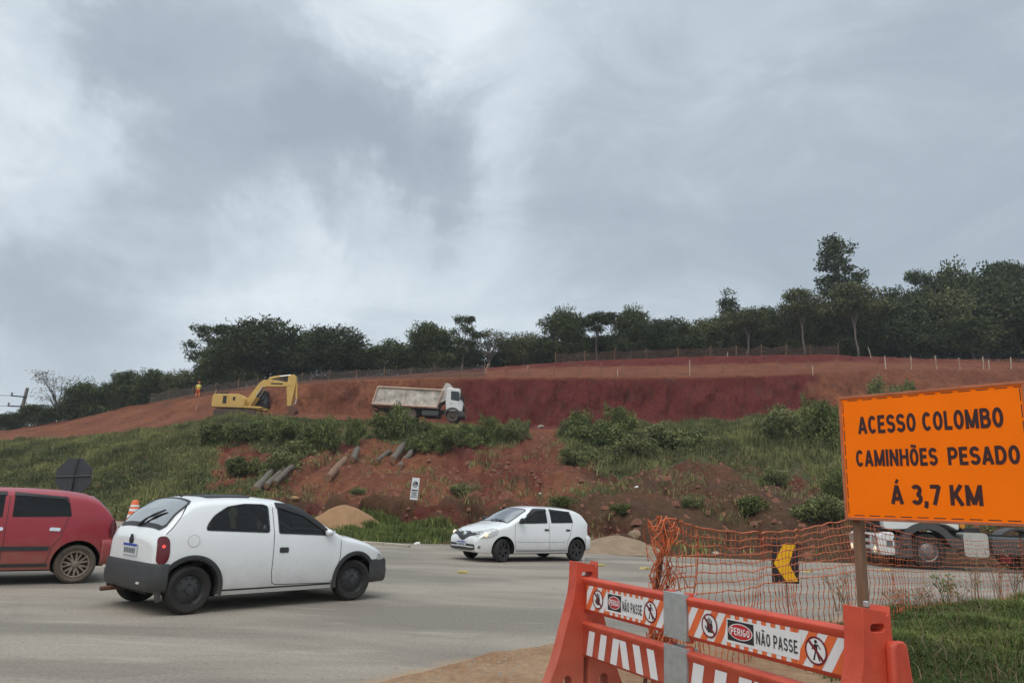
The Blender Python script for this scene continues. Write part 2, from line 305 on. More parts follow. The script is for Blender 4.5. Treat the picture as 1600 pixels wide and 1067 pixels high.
def text_mesh(txt, size, mat_, name, parent, xf, width=None, bold=.18):   # xf(x, y, lift)
    tot = sum(GLY[c][0] for c in txt) + .11 * (len(txt) - 1); H_ = size * .79; kx = (width / tot) if width else H_ * .8; mb = MB(); x0 = 0; li = 0
    for c in txt:
        for pl in GLY[c][1]:
            n_ = len(pl); closed = (Vector(pl[0]) - Vector(pl[-1])).length < 1e-4; vs = []; t2 = bold * (.75 if c in 'ÁÃÕ' and min(p[1] for p in pl) > 1 else 1)
            for i in range(n_):
                p = Vector(pl[i]); a, b_ = Vector(pl[i - 1] if i else (pl[-2] if closed else pl[0])), Vector(pl[i + 1] if i < n_ - 1 else (pl[1] if closed else pl[-1])); d0, d1 = (p - a), (b_ - p)
                d0 = d0.normalized() if d0.length > 1e-9 else d1.normalized(); d1 = d1.normalized() if d1.length > 1e-9 else d0; m_ = (d0 + d1).normalized(); nn = Vector((-m_.y, m_.x)); k_ = min(1.6, 1 / max(.4, nn.dot(Vector((-d1.y, d1.x)))))
                for sg in (1, -1): q = p + nn * (sg * t2 / 2 * k_); vs.append(xf((x0 + q.x - tot / 2) * kx, (q.y - .5) * H_, .0001 * li))
            mb.add(vs, [(2 * i, 2 * i + 1, 2 * i + 3, 2 * i + 2) for i in range(n_ - 1)]); li = (li + 1) % 6
        x0 += GLY[c][0] + .11
    return mb.build(name, mat_, parent, fixn=False)
# ---------------------------------------------------------------- terrain
def vnoise(x, y, seed=0):
    xi = np.floor(x).astype(np.int64); yi = np.floor(y).astype(np.int64); xf = x - xi; yf = y - yi
    def h(a, b):
        n = (a * 374761393 + b * 668265263 + seed * 974711) & 0x7fffffff; n = ((n ^ (n >> 13)) * 1274126177) & 0x7fffffff
        return ((n ^ (n >> 16)) & 0xffff) / 65535.0
    u = xf * xf * (3 - 2 * xf); w = yf * yf * (3 - 2 * yf)
    return (h(xi, yi) * (1 - u) + h(xi + 1, yi) * u) * (1 - w) + (h(xi, yi + 1) * (1 - u) + h(xi + 1, yi + 1) * u) * w
def fbm(x, y, oct=4, seed=0):
    s = 0; a = .5
    for i in range(oct): s = s + a * vnoise(x, y, seed + i); x = x * 2.03 + 7.1; y = y * 2.03 + 3.7; a *= .5
    return s / (1 - .5 ** oct)
C_ = [-900, -400, 0, 100, 200, 300, 350, 400, 450, 500, 600, 700, 800, 900, 1000, 1100, 1200, 1280, 1400, 1600, 1900, 2500]
ROWS = [  # name, pixel row at each column of C_, depth at each column (None: ground plane)
 ('toe',  [768, 790, 806, 810, 815, 822, 826, 829, 833, 838, 847, 850, 857, 862, 867, 871, 875, 878, 881, 888, 898, 918], None),
 ('strip', None, [3.0] * 4 + [1.5, 1.5, 1.5, 2, 3, 4.5, 5, 4, 3.5, 3, 2, 1.5, 1.5, 1.5, 1.5, 1.5, 2, 2]),
 ('bank', [752, 770, 782, 786, 790, 792, 791, 789, 788, 787, 785, 785, 786, 788, 792, 800, 806, 810, 815, 825, 840, 860], [55, 45, 41, 40.5, 40, 37.5, 36, 34.5, 34, 34, 32.6, 31.8, 30.6, 29.6, 29, 29.5, 29.8, 30, 30, 29.5, 29, 29]),
 ('mid', [740, 742, 742, 740, 738, 736, 735, 735, 735, 735, 735, 733, 733, 738, 743, 746, 748, 748, 748, 750, 755, 765], [66, 58, 52, 51, 50, 48, 46.5, 45.5, 45, 45, 44, 43, 42, 41, 41, 41, 41, 41, 41, 40, 40, 40]),
 ('crest', [722, 708, 694, 690, 683, 668, 658, 653, 654, 658, 664, 668, 676, 672, 668, 664, 656, 650, 650, 655, 660, 670], [80, 74, 68, 66, 64, 62, 60, 60, 60, 60, 59, 58, 57, 57, 57, 57, 57, 56, 55, 54, 54, 54]),
 ('bench', [718, 704, 690, 686, 678, 660, 658, 655.5, 656, 656, 660, 664, 672, 670, 667, 662, 654, 647, 647, 652, 657, 667], [88, 80, 76, 75, 73, 70, 67, 66, 66, 65, 65, 64, 64, 64, 64, 64, 64, 63, 62, 61, 61, 61]),
 ('base', [714, 700, 684, 676, 660, 648, 645, 644, 644, 646, 652, 660, 667, 667, 664, 660, 650, 642, 640, 645, 650, 660], [98, 90, 84, 82, 80, 78, 77, 76, 75, 75, 74, 73, 72, 72, 72, 72, 72, 72, 71, 70, 70, 70]),
 ('top', [710, 696, 676, 662, 641, 624, 617, 610, 603, 598, 593, 591, 590, 590, 590, 589, 586, 582, 578, 578, 580, 588], [106, 99, 93, 90, 88, 83, 80.5, 78.6, 77, 76.6, 75.6, 74.6, 73.6, 73.6, 73.6, 73.6, 73.6, 74.2, 75, 75, 75, 75]),
 ('ub', [709, 695, 674, 659, 637, 619, 612, 605, 600, 595, 590, 584, 577, 574, 572, 570, 568, 567, 568, 570, 574, 584], [110, 103, 97, 95, 92, 87, 84.5, 83, 82, 82, 82, 82, 82, 82, 82, 82, 82, 82, 82, 82, 82, 82]),
 ('ut', [708, 694, 673, 658, 635, 616, 609, 602, 598, 593, 588, 580, 571, 564, 560, 557, 555, 554, 558, 566, 570, 580], [112, 105, 99, 97, 94, 89, 86, 85, 84, 84, 84, 84, 84, 84, 84, 84, 84, 84, 85, 85, 85, 85]),
 ('forest', None, 14.0), ('back', None, 60.0), ('far', None, 150.0)]
NSUB = [4, 14, 22, 26, 10, 10, 16, 8, 6, 10, 8, 4]
colx = np.concatenate([np.linspace(-900, -60, 60)[:-1], np.linspace(-60, 1680, 430), np.linspace(1680, 2500, 60)[1:]])
def sm(a):
    f = np.interp(colx, C_, a); k = np.ones(9) / 9.0; g = np.convolve(np.pad(f, 4, mode='edge'), k, 'valid'); return g
def rays(px, py):
    a, b = px - 800, py - 533.5
    u, w = cr * a + sr * b, -(-sr * a + cr * b)
    return np.stack([u, cp * F - sp * w, sp * F + cp * w], -1)
lines = []
for nm, ys, Y in ROWS:
    if nm == 'toe':
        d = rays(colx, sm(ys)); t = -CH / d[:, 2]; P = d * t[:, None] + np.array([0, 0, CH])
    elif nm == 'strip':
        P = lines[-1] + np.stack([np.zeros_like(colx), sm(Y), np.full_like(colx, .22)], -1)
    elif ys is not None:
        d = rays(colx, sm(ys)); P = d * (sm(Y) / d[:, 1])[:, None] + np.array([0, 0, CH])
    else:
        prev = lines[-1]; k = (prev[:, 1] + Y) / prev[:, 1]
        P = prev.copy(); P[:, 0] *= k; P[:, 1] *= k; P[:, 2] += {'forest': .9, 'back': -1.0, 'far': -6.0}[nm]
    lines.append(P)
rowsP = []; rowS = []
for i, n in enumerate(NSUB):
    for j in range(n):
        t = j / n; rowsP.append(lines[i] * (1 - t) + lines[i + 1] * t); rowS.append(i + t)
rowsP.append(lines[-1]); rowS.append(len(lines) - 1)
G = np.array(rowsP); S_ = np.array(rowS)[:, None] * np.ones(len(colx))[None]; PX = np.ones(len(rowS))[:, None] * colx[None]
# uneven earth: lumps on the slopes, scars on the cut faces
X, Y_ = G[..., 0], G[..., 1]
env = np.interp(S_, [0, .6, 1, 1.6, 2, 3, 4, 5, 6, 6.3, 7, 7.3, 8, 9, 10, 12], [0, .1, .3, .7, .8, 1, .6, .35, .3, .2, .10, .16, .2, .15, .6, 1])
G[..., 2] += env * ((fbm(X * .35, Y_ * .35, 4, 3) - .5) * 1.5 + (fbm(X * 1.6, Y_ * 1.6, 3, 9) - .5) * .75)
gul = 1 - np.abs(2 * fbm(X * .42 + .5 * fbm(X * .3, S_ * 1.3, 3, 133), S_ * .45, 4, 131) - 1); gul = np.clip((gul - .72) / .28, 0, 1) ** 1.4
G[..., 2] -= .55 * gul * np.interp(S_, [.9, 1.3, 2.2, 3.2, 3.8], [0, .8, 1, .8, 0]) * np.interp(PX, [300, 420, 1300, 1400], [.2, 1, 1, .5])
cut = np.exp(-((S_ - 6.5) / .35) ** 2) + np.exp(-((S_ - 8.5) / .3) ** 2) + .9 * np.exp(-((S_ - 1.5) / .4) ** 2)
G[..., 1] += cut * ((fbm(X * .8, G[..., 2] * .35, 4, 21) - .5) * 1.9 + (fbm(X * 2.6, G[..., 2] * .5, 3, 27) - .5) * .9)
def gs(px, s, wx, ws): return np.exp(-((PX - px) / wx) ** 2 - ((S_ - s) / ws) ** 2)
veg = np.interp(S_, [0, .2, 1, 1.4, 2.0, 2.4, 3.5, 4.0, 4.25, 4.6, 9.2, 9.6, 10], [.05, .15, .35, .2, .5, .62, .75, .85, .6, 0, 0, .6, .9])
left = np.interp(PX, [-900, 250, 330, 480], [1, 1, .75, 0]); low = (S_ < 4.3)
veg = veg + low * left * .62 * np.clip(S_ / .4, 0, 1)
right = np.interp(PX, [830, 900, 1250, 1330], [0, .2, .3, .7]); veg = veg + low * right * .35 * (S_ > 3.0)
veg = veg - np.interp(PX, [400, 470, 860, 1250, 1330], [0, .42, .38, .40, .1]) * np.interp(S_, [1.0, 1.3, 3.0, 3.45], [0, 1.15, 1.15, 0]) - np.interp(PX, [430, 480, 700, 850, 900], [0, .35, .2, .35, 0]) * np.interp(S_, [2.9, 3.1, 3.45, 3.7], [0, 1, 1, 0])
for (a, b, c_, d, k) in [(370, 3.1, 45, .5, -1.1), (330, 2.55, 60, .3, -.5), (530, 3.0, 80, .55, -.75), (660, 2.9, 70, .5, -.7), (780, 3.0, 70, .6, -.8), (740, 2.3, 130, .35, -.15), (600, 1.6, 260, .3, -.6),
                         (450, 3.65, 60, .3, .5), (850, 3.3, 40, .7, -.9), (990, 1.8, 60, .3, -.3), (1000, 2.75, 120, .35, -.55), (1120, 2.4, 70, .4, -.3), (880, 3.0, 60, .3, -.5),
                         (1000, 3.55, 200, .35, .5), (1290, 3.2, 60, .7, .4), (720, 2.2, 60, .2, .35), (900, 2.25, 90, .2, .3), (640, 3.75, 60, .25, .3), (60, .4, 120, .3, .4), (840, 3.9, 30, .35, -.9), (560, 4, 40, .2, -.3)]:
    veg = veg + k * gs(a, b, c_, d)
veg = np.clip(veg + (fbm(X * .5, Y_ * .5, 4, 40) - .5) * .9, 0, 1)
darkr = np.interp(PX + (fbm(X * .3, G[..., 2] * .5, 4, 141) - .5) * 90, [640, 760, 1240, 1310], [0, 1, 1, 0]) * np.interp(S_, [4.2, 5, 6.9, 7.05, 7.9, 8.1, 9, 9.3], [0, .8, 1, 0, .0, .9, .7, .2])
darkr = np.maximum(darkr, np.interp(PX, [640, 740, 1400, 1600], [0, .8, .7, .3]) * np.interp(S_, [7.9, 8.1, 9, 9.4], [0, 1, .9, .4]))
darkr = np.clip(darkr + .45 * gul * (S_ < 3.8) * (S_ > 1) + .33 * (S_ < 4) * (fbm(X * .4, Y_ * .4, 3, 55)) + (S_ > 4) * (fbm(X * 1.1, G[..., 2] * .35, 4, 57) - .5) * .55, 0, 1)
brown = np.interp(PX, [820, 930, 1300], [0, .6, .8]) * (S_ < 4) * 1.0 + .9 * np.clip((2.15 - S_) / .15, 0, 1) * np.interp(PX, [380, 480, 760, 860], [0, 1, .9, .9])
brown = np.clip(brown * (.65 + fbm(X * .4, Y_ * .4, 3, 61)), 0, 1)
nr, nc = G.shape[:2]
idx = np.arange(nr * nc).reshape(nr, nc)
Q = np.stack([idx[:-1, :-1], idx[:-1, 1:], idx[1:, 1:], idx[1:, :-1]], -1).reshape(-1, 4)
hill = npmesh('hillside', G.reshape(-1, 3), Q, None if False else M['sand'])
hill.data.shade_smooth(); tag(hill, kind='structure')
for nm, a in (('veg', veg), ('darkr', darkr), ('brown', brown)):
    q = hill.data.attributes.new(nm, 'FLOAT', 'POINT'); q.data.foreach_set('value', a.ravel().astype(np.float32))
def nodes_mat(name):
    m = bpy.data.materials.new(name); m.use_nodes = True; return m, m.node_tree.nodes, m.node_tree.links, m.node_tree.nodes['Principled BSDF']
class NB:
    def __init__(s, n, l): s.n, s.l = n, l
    def noise(s, src, scale, detail=6, rough=.6, dist=0):
        z = s.n.new('ShaderNodeTexNoise'); z.inputs['Scale'].default_value = scale; z.inputs['Detail'].default_value = detail; z.inputs['Roughness'].default_value = rough; z.inputs['Distortion'].default_value = dist
        s.l.new(src, z.inputs['Vector']); return z.outputs['Fac']
    def put(s, sock, v):
        if isinstance(v, (int, float)): sock.default_value = v
        elif isinstance(v, tuple): sock.default_value = (*v, 1) if len(v) == 3 else v
        else: s.l.new(v, sock)
    def mix(s, f, a, b):
        m = s.n.new('ShaderNodeMix'); m.data_type = 'RGBA'; s.put(m.inputs['Factor'], f); s.put(m.inputs['A'], a); s.put(m.inputs['B'], b); return m.outputs['Result']
    def mr(s, v, a, b, c=0.0, d=1.0, smooth=True):
        m = s.n.new('ShaderNodeMapRange'); m.interpolation_type = 'SMOOTHSTEP' if smooth else 'LINEAR'
        s.put(m.inputs[0], v)
        for i, q in zip((1, 2, 3, 4), (a, b, c, d)): m.inputs[i].default_value = q
        return m.outputs[0]
    def math(s, op, a, b=0.0):
        m = s.n.new('ShaderNodeMath'); m.operation = op; s.put(m.inputs[0], a); s.put(m.inputs[1], b); return m.outputs[0]
    def attr(s, nm):
        a = s.n.new('ShaderNodeAttribute'); a.attribute_name = nm; return a.outputs['Fac']
    def scale(s, v, f):
        m = s.n.new('ShaderNodeVectorMath'); m.operation = 'SCALE'; s.put(m.inputs[0], v) if not isinstance(v, tuple) else setattr(m.inputs[0], 'default_value', v); s.put(m.inputs['Scale'], f); return m.outputs[0]
    def bump(s, h, strength, dist, normal=None):
        b = s.n.new('ShaderNodeBump'); b.inputs['Strength'].default_value = strength; b.inputs['Distance'].default_value = dist; s.l.new(h, b.inputs['Height'])
        if normal is not None: s.l.new(normal, b.inputs['Normal'])
        return b.outputs[0]
    def mapping(s, src, sc):
        m = s.n.new('ShaderNodeMapping'); m.inputs['Scale'].default_value = sc; s.l.new(src, m.inputs[0]); return m.outputs[0]
m, n, l, b = nodes_mat('hill_earth'); k = NB(n, l); tcn = n.new('ShaderNodeTexCoord'); ob = tcn.outputs['Object']
nf = k.noise(ob, 2.2, 8, .65); nl_ = k.noise(ob, .25, 4, .5); st = k.noise(k.mapping(ob, (3.4, 3.4, .30)), 1.3, 7, .70)
soil = k.mix(k.mr(nl_, .3, .7), (.225, .085, .043), (.155, .053, .029))
soil = k.mix(k.mr(k.math('ADD', k.attr('brown'), k.math('MULTIPLY', k.math('SUBTRACT', nf, .5), .8)), .2, .95), soil, (.100, .054, .030))
soil = k.mix(k.mr(k.math('ADD', k.attr('darkr'), k.math('MULTIPLY', k.math('SUBTRACT', st, .5), .7)), .25, .75), soil, (.125, .026, .021))
soil = k.scale(soil, k.mr(k.math('MULTIPLY', k.math('ADD', nf, st), .5), .3, .7, .45, 1.55, False))
soil = k.mix(k.math('MULTIPLY', k.mr(k.noise(ob, .8, 8, .7, .6), .52, .68), .6), soil, (.075, .042, .030))
spk = k.mr(k.noise(ob, 9, 3, .7), .68, .76); soil = k.mix(k.math('MULTIPLY', spk, .35), soil, (.25, .17, .12))
vg = k.mix(k.mr(k.noise(ob, 1.3, 7, .7), .3, .7), (.066, .074, .034), (.125, .118, .058))
fac = k.mr(k.math('ADD', k.attr('veg'), k.math('MULTIPLY', k.math('SUBTRACT', k.noise(ob, 1.7, 8, .72), .5), 1.1)), .42, .66)
l.new(k.mix(fac, soil, vg), b.inputs['Base Color']); b.inputs['Roughness'].default_value = .95; b.inputs['Specular IOR Level'].default_value = .15
l.new(k.bump(k.math('ADD', nf, k.math('MULTIPLY', st, 1.2)), .9, .22), b.inputs['Normal'])
hill.data.materials.clear(); hill.data.materials.append(m)
bvh = BVHTree.FromPolygons([tuple(p) for p in G.reshape(-1, 3)], [tuple(q) for q in Q])
def hit(px, py, s=None):
    d = ray(px, py).normalized(); h = bvh.ray_cast(Vector((0, 0, CH)), d)
    return h[0] if h[0] is not None else gp(px, py)
def zat(x, y):
    h = bvh.ray_cast(Vector((x, y, 90)), Vector((0, 0, -1)))
    return h[0].z if h[0] is not None else 0.0
def row_at(px, s):     # point on the hillside mesh by loft coordinates
    i = int(np.argmin(np.abs(S_[:, 0] - s))); j = int(np.argmin(np.abs(colx - px))); return Vector(G[i, j])

# ground sheet (dirt verge, far fields), road sheet
DB = [(-30, -6), (-8, 1.0), (-4, 3.4), (-1.6, 5.5), (-.95, 6.2), (-.3, 7.1), (.66, 8.0), (2.5, 9.3), (4.57, 10.6), (5.96, 12.1), (7.5, 13.1), (10.8, 15.4), (16, 17.2), (26, 19), (60, 24)]
dbx = np.array([p[0] for p in DB]); dby = np.array([p[1] for p in DB])
def edgeY(x): return np.interp(x, dbx, dby)
mb = MB(); mb.add([(-480, -60, -.03), (480, -60, -.03), (480, 480, -.03), (-480, 480, -.03)], [(0, 1, 2, 3)])
m, n, l, b = nodes_mat('dry_dirt'); k = NB(n, l); ob = n.new('ShaderNodeTexCoord').outputs['Object']
a1 = k.noise(ob, 1.1, 8, .65); a2 = k.noise(ob, 14, 6, .7)
c1 = k.mix(k.mr(a1, .3, .72), (.30, .175, .10), (.40, .27, .17)); c1 = k.scale(c1, k.mr(a2, .2, .8, .6, 1.35, False))
l.new(c1, b.inputs['Base Color']); b.inputs['Roughness'].default_value = .95; b.inputs['Specular IOR Level'].default_value = .1
l.new(k.bump(k.math('ADD', a2, k.noise(ob, 60, 3)), .8, .03), b.inputs['Normal'])
M['dirt'] = m
mb.build('ground', M['dirt']); tag(bpy.data.objects['ground'], kind='structure')
# verge: the gently uneven strip of dirt and turf this side of the road, as a height grid
gx = np.linspace(-6, 16, 221); gt = np.linspace(0, 1, 120)
GX, GT = np.meshgrid(gx, gt); GE = edgeY(GX) + (fbm(GX * 1.3, GX * 0 + 5, 4, 71) - .5) * .8
GY = -3 + (GE + .35 + 3) * GT
turf = np.clip((GX - 2.55 - .06 * GY + (fbm(GX * 1.2, GY * 1.2, 3, 77) - .5) * 1.2) / .7, 0, 1) * np.clip((GE - GY) / .5, 0, 1)
GZ = .012 + .13 * np.clip((GE - GY) / 1.6, 0, 1) * (turf * .8 + .1) + (fbm(GX * 1.5, GY * 1.5, 4, 79) - .5) * .09 * np.clip((GE - GY) / .6, 0, 1) + np.clip((GE - GY + .3) / .3, -1, 0) * .02
i2 = np.arange(GX.size).reshape(GX.shape)
vq = np.stack([i2[:-1, :-1], i2[:-1, 1:], i2[1:, 1:], i2[1:, :-1]], -1).reshape(-1, 4)
verge = npmesh('verge_ground', np.stack([GX, GY, GZ], -1).reshape(-1, 3), vq, M['dirt']); verge.data.shade_smooth(); tag(verge, kind='structure')
vb = BVHTree.FromPolygons([tuple(p) for p in np.stack([GX, GY, GZ], -1).reshape(-1, 3)], [tuple(q) for q in vq])
q = verge.data.attributes.new('veg', 'FLOAT', 'POINT'); q.data.foreach_set('value', turf.ravel().astype(np.float32))
m2 = m.copy(); m2.name = 'verge_dirt'; verge.data.materials[0] = m2; n = m2.node_tree.nodes; l = m2.node_tree.links; k = NB(n, l); b = n['Principled BSDF']
src = b.inputs['Base Color'].links[0].from_socket; l.new(k.mix(k.attr('veg'), src, (.055, .055, .022)), b.inputs['Base Color'])
def vz(x, y):
    h = vb.ray_cast(Vector((x, y, 5)), Vector((0, 0, -1))); return h[0].z if h[0] is not None else 0.0
# road
rx_ = np.linspace(-70, 60, 261); rt_ = np.linspace(0, 1, 70)
toe = lines[0]; o_ = np.argsort(toe[:, 0]); tx, ty = toe[o_, 0], toe[o_, 1]
RX, RT = np.meshgrid(rx_, rt_); NEAR = edgeY(RX); FAR = np.interp(RX, tx, ty) + 1.2
RY = NEAR - .2 + (FAR - NEAR + .2) * RT
dn = RY - NEAR; df = FAR - RY - 1.2
dust = np.clip(1 - dn / .8, 0, 1) * .9 + .18 * np.exp(-np.clip(dn, 0, 99) / 2.5) + np.clip(1 - df / .8, 0, 1) * .8
dust += .35 * np.exp(-((RX - 4) / 4) ** 2 - ((RY - 23.5) / 1.6) ** 2)
i3 = np.arange(RX.size).reshape(RX.shape); rq = np.stack([i3[:-1, :-1], i3[:-1, 1:], i3[1:, 1:], i3[1:, :-1]], -1).reshape(-1, 4)
road = npmesh('road', np.stack([RX, RY, RX * 0], -1).reshape(-1, 3), rq, M['dirt']); tag(road, kind='structure')
q = road.data.attributes.new('dust', 'FLOAT', 'POINT'); q.data.foreach_set('value', dust.ravel().astype(np.float32))
m, n, l, b = nodes_mat('worn_asphalt'); k = NB(n, l); ob = n.new('ShaderNodeTexCoord').outputs['Object']
sw = k.mapping(ob, (.35, 1.1, 1)); a1 = k.noise(sw, .5, 7, .6, .5); a2 = k.noise(ob, 26, 6, .8); a3 = k.noise(k.mapping(ob, (.5, 2.2, 1)), .8, 8, .68, .3)
c1 = k.mix(k.mr(a1, .36, .66), (.195, .174, .148), (.310, .272, .225)); c1 = k.scale(c1, k.mr(a2, .2, .8, .55, 1.45, False)); c1 = k.mix(k.math('MULTIPLY', k.mr(a3, .57, .68), .34), c1, (.43, .39, .34))
c1 = k.mix(k.math('MULTIPLY', k.mr(k.noise(sw, 1.1, 5, .6, .8), .62, .72), .3), c1, (.13, .125, .12))
# bitumen crack lines
vo = n.new('ShaderNodeTexVoronoi'); vo.feature = 'DISTANCE_TO_EDGE'; vo.inputs['Scale'].default_value = .33
wv = n.new('ShaderNodeVectorMath'); wv.operation = 'ADD'; l.new(ob, wv.inputs[0]); nn = n.new('ShaderNodeTexNoise'); nn.inputs['Scale'].default_value = 1.4; nn.inputs['Detail'].default_value = 6; l.new(ob, nn.inputs['Vector']); l.new(nn.outputs['Color'], wv.inputs[1]); l.new(wv.outputs[0], vo.inputs['Vector'])
c1 = k.mix(k.math('MULTIPLY', k.mr(vo.outputs['Distance'], .006, .02, 1, 0), .10), c1, (.10, .095, .09))
c1 = k.mix(k.mr(k.math('ADD', k.attr('dust'), k.math('MULTIPLY', k.math('SUBTRACT', k.noise(ob, 1.8, 8, .7), .5), .9)), .25, .95), c1, (.36, .245, .15))
l.new(c1, b.inputs['Base Color']); b.inputs['Roughness'].default_value = .88; b.inputs['Specular IOR Level'].default_value = .25
l.new(k.bump(a2, .5, .012), b.inputs['Normal'])
road.data.materials[0] = m

# ---------------------------------------------------------------- grass, as stuff
def blades(name, P, hgt, wid, mat_, lean=.35, per=5, spread=.15, tone=None, seed=1):
    rg = np.random.default_rng(seed); n_ = len(P) * per
    base = np.repeat(P, per, 0) + np.concatenate([rg.normal(0, spread, (n_, 2)), np.zeros((n_, 1))], 1)
    h = np.repeat(hgt, per) * rg.uniform(.55, 1.15, n_); w = np.repeat(wid, per) * rg.uniform(.7, 1.3, n_)
    a = rg.uniform(0, 2 * np.pi, n_); dx = np.stack([np.cos(a), np.sin(a), np.zeros(n_)], 1)
    la = rg.uniform(0, 2 * np.pi, n_); ll = np.abs(rg.normal(0, lean, n_)) * h; lv = np.stack([np.cos(la) * ll, np.sin(la) * ll, np.zeros(n_)], 1)
    upv = np.array([0, 0, 1.0])
    p0 = base - dx * w[:, None] / 2 - upv * .05; p1 = base + dx * w[:, None] / 2 - upv * .05
    md = base + lv * .35 + upv * (h * .62)[:, None]; p2 = md + dx * w[:, None] * .35; p3 = md - dx * w[:, None] * .35
    tip = base + lv + upv * (h * (1 - .25 * np.clip(ll / h, 0, 1)))[:, None]
    V = np.stack([p0, p1, p2, p3, tip, tip + dx * w[:, None] * .05], 1).reshape(-1, 3); o = np.arange(n_)[:, None] * 6
    Qd = np.concatenate([o + np.array([[0, 1, 2, 3]]), o + np.array([[3, 2, 5, 4]])], 1).reshape(-1, 4)
    tn = np.repeat(np.repeat(tone if tone is not None else rg.uniform(0, 1, len(P)), per) , 6)
    return npmesh(name, V, Qd, mat_, tone=tn)
# hill grass: sample hill faces where 'veg' is high
rg = np.random.default_rng(5)
sel = (S_ > .15) & (S_ < 4.6) & (PX > -80) & (PX < 1660)
pool = np.argwhere(sel[:-1, :-1])
A = G[:-1, :-1]; d1 = G[1:, :-1] - A; d2 = G[:-1, 1:] - A; area = np.linalg.norm(np.cross(d1, d2), axis=-1)
fnoise = np.clip((veg + (fbm(X * 1.1, Y_ * 1.1, 4, 91) - .5) * .7 - .38) / .4, 0, 1)
wgt = (area * fnoise[:-1, :-1])[sel[:-1, :-1]]; pk = rg.choice(len(pool), 42000, p=wgt / wgt.sum()); ii = pool[pk]
u_, v_ = rg.random(len(ii)), rg.random(len(ii))
P = A[ii[:, 0], ii[:, 1]] + d1[ii[:, 0], ii[:, 1]] * u_[:, None] + d2[ii[:, 0], ii[:, 1]] * v_[:, None]
sv = S_[ii[:, 0], ii[:, 1]]; pv = PX[ii[:, 0], ii[:, 1]]; vv = veg[ii[:, 0], ii[:, 1]]
clump = fbm(P[:, 0] * .7, P[:, 1] * .7, 3, 95)
hg = (.16 + .62 * np.clip(clump - .25, 0, 1)) * np.interp(sv, [0, 1, 2, 3.2, 4], [.6, .7, .8, 1.1, 1.35]) * np.interp(pv, [0, 420, 520, 840, 900, 1300], [1.0, 1.0, .75, .7, 1.1, 1.2])
tn = np.clip((fbm(P[:, 0] * .45, P[:, 1] * .45, 3, 97) - .28) * 2.0, 0, 1)
tag(blades('hill_grass', P, hg, np.full(len(P), .05), M['grass'], .4, 5, .16, tn, 6), kind='stuff', label='rough green grass covering the slope below the earthworks', cat='grass')
WC = (P, sv, pv, vv)   # where leafy weed clumps may grow
# grass island at the far kerb
pp = []
while len(pp) < 2600:
    px = random.uniform(432, 700); j = np.interp(px, colx, np.arange(len(colx))); t = random.uniform(.05, 1.3); a_ = row_at(px, t)
    dens = np.interp(px, [432, 470, 640, 700], [.5, 1, 1, .2])
    if random.random() < dens: pp.append(a_ + Vector((random.uniform(-.1, .1), random.uniform(-.1, .1), 0)))
P = np.array([tuple(p) for p in pp]); hgi = .22 + .5 * np.clip(fbm(P[:, 0] * 1.1, P[:, 1] * 1.1, 3, 13) - .3, 0, 1)
tag(blades('kerb_grass', P, hgi, np.full(len(P), .03), M['grassr'], .5, 9, .14, None, 8), kind='stuff', label='strip of grass between the far kerb and the sand heap', cat='grass')
# dry stalks, twigs and seedlings over the bare earth
w2 = (area * np.clip(1.1 - veg[:-1, :-1], 0, 1) * (fbm(X * .6, Y_ * .6, 3, 191)[:-1, :-1] > .58))[sel[:-1, :-1]]; w2 = w2 * (S_[:-1, :-1][sel[:-1, :-1]] < 3.9); pk = rg.choice(len(pool), 2600, p=w2 / w2.sum()); ii = pool[pk]
P = A[ii[:, 0], ii[:, 1]] + d1[ii[:, 0], ii[:, 1]] * rg.random(len(ii))[:, None] + d2[ii[:, 0], ii[:, 1]] * rg.random(len(ii))[:, None]
tag(blades('dry_seedlings', P, rg.uniform(.12, .42, len(P)), np.full(len(P), .035), M['grass'], .9, 4, .2, rg.random(len(P)), 16), kind='stuff', label='thin seedlings and dry stalks scattered over the bare red earth', cat='weeds')
# clods of earth lying on the slope and below the cut
w3 = (area * np.clip(1.15 - veg[:-1, :-1], 0, 1) * (.25 + fbm(X * .5, Y_ * .5, 3, 201)[:-1, :-1] ** 3 * 6))[sel[:-1, :-1]]; pk = rg.choice(len(pool), 3800, p=w3 / w3.sum()); ii = pool[pk]
P = A[ii[:, 0], ii[:, 1]] + d1[ii[:, 0], ii[:, 1]] * rg.random(len(ii))[:, None] + d2[ii[:, 0], ii[:, 1]] * rg.random(len(ii))[:, None]
cv_ = []; cf_ = []
for p in P:
    r_ = .05 + .13 * rg.random() ** 3 + (.14 if rg.random() < .03 else 0); o = len(cv_); a = rg.uniform(0, 6.28)
    for k_ in range(6): q_ = rg.uniform(.65, 1.25) * r_; cv_.append((p[0] + q_ * math.cos(a + k_ * 1.047), p[1] + q_ * math.sin(a + k_ * 1.047), p[2] - r_ * .35))
    for k_ in range(4): q_ = rg.uniform(.35, .8) * r_; cv_.append((p[0] + q_ * math.cos(a + k_ * 1.571), p[1] + q_ * math.sin(a + k_ * 1.571), p[2] + r_ * rg.uniform(.35, .8)))
    cf_ += [(o, o + 1, o + 6), (o + 1, o + 2, o + 7), (o + 1, o + 7, o + 6), (o + 2, o + 3, o + 7), (o + 3, o + 4, o + 8), (o + 3, o + 8, o + 7), (o + 4, o + 5, o + 9), (o + 4, o + 9, o + 8), (o + 5, o, o + 9), (o, o + 6, o + 9), (o + 6, o + 7, o + 8), (o + 6, o + 8, o + 9)]
tag(npmesh('earth_clods', cv_, cf_, M['clod']), kind='stuff', label='loose clods of red earth scattered over the slope', cat='earth clods')
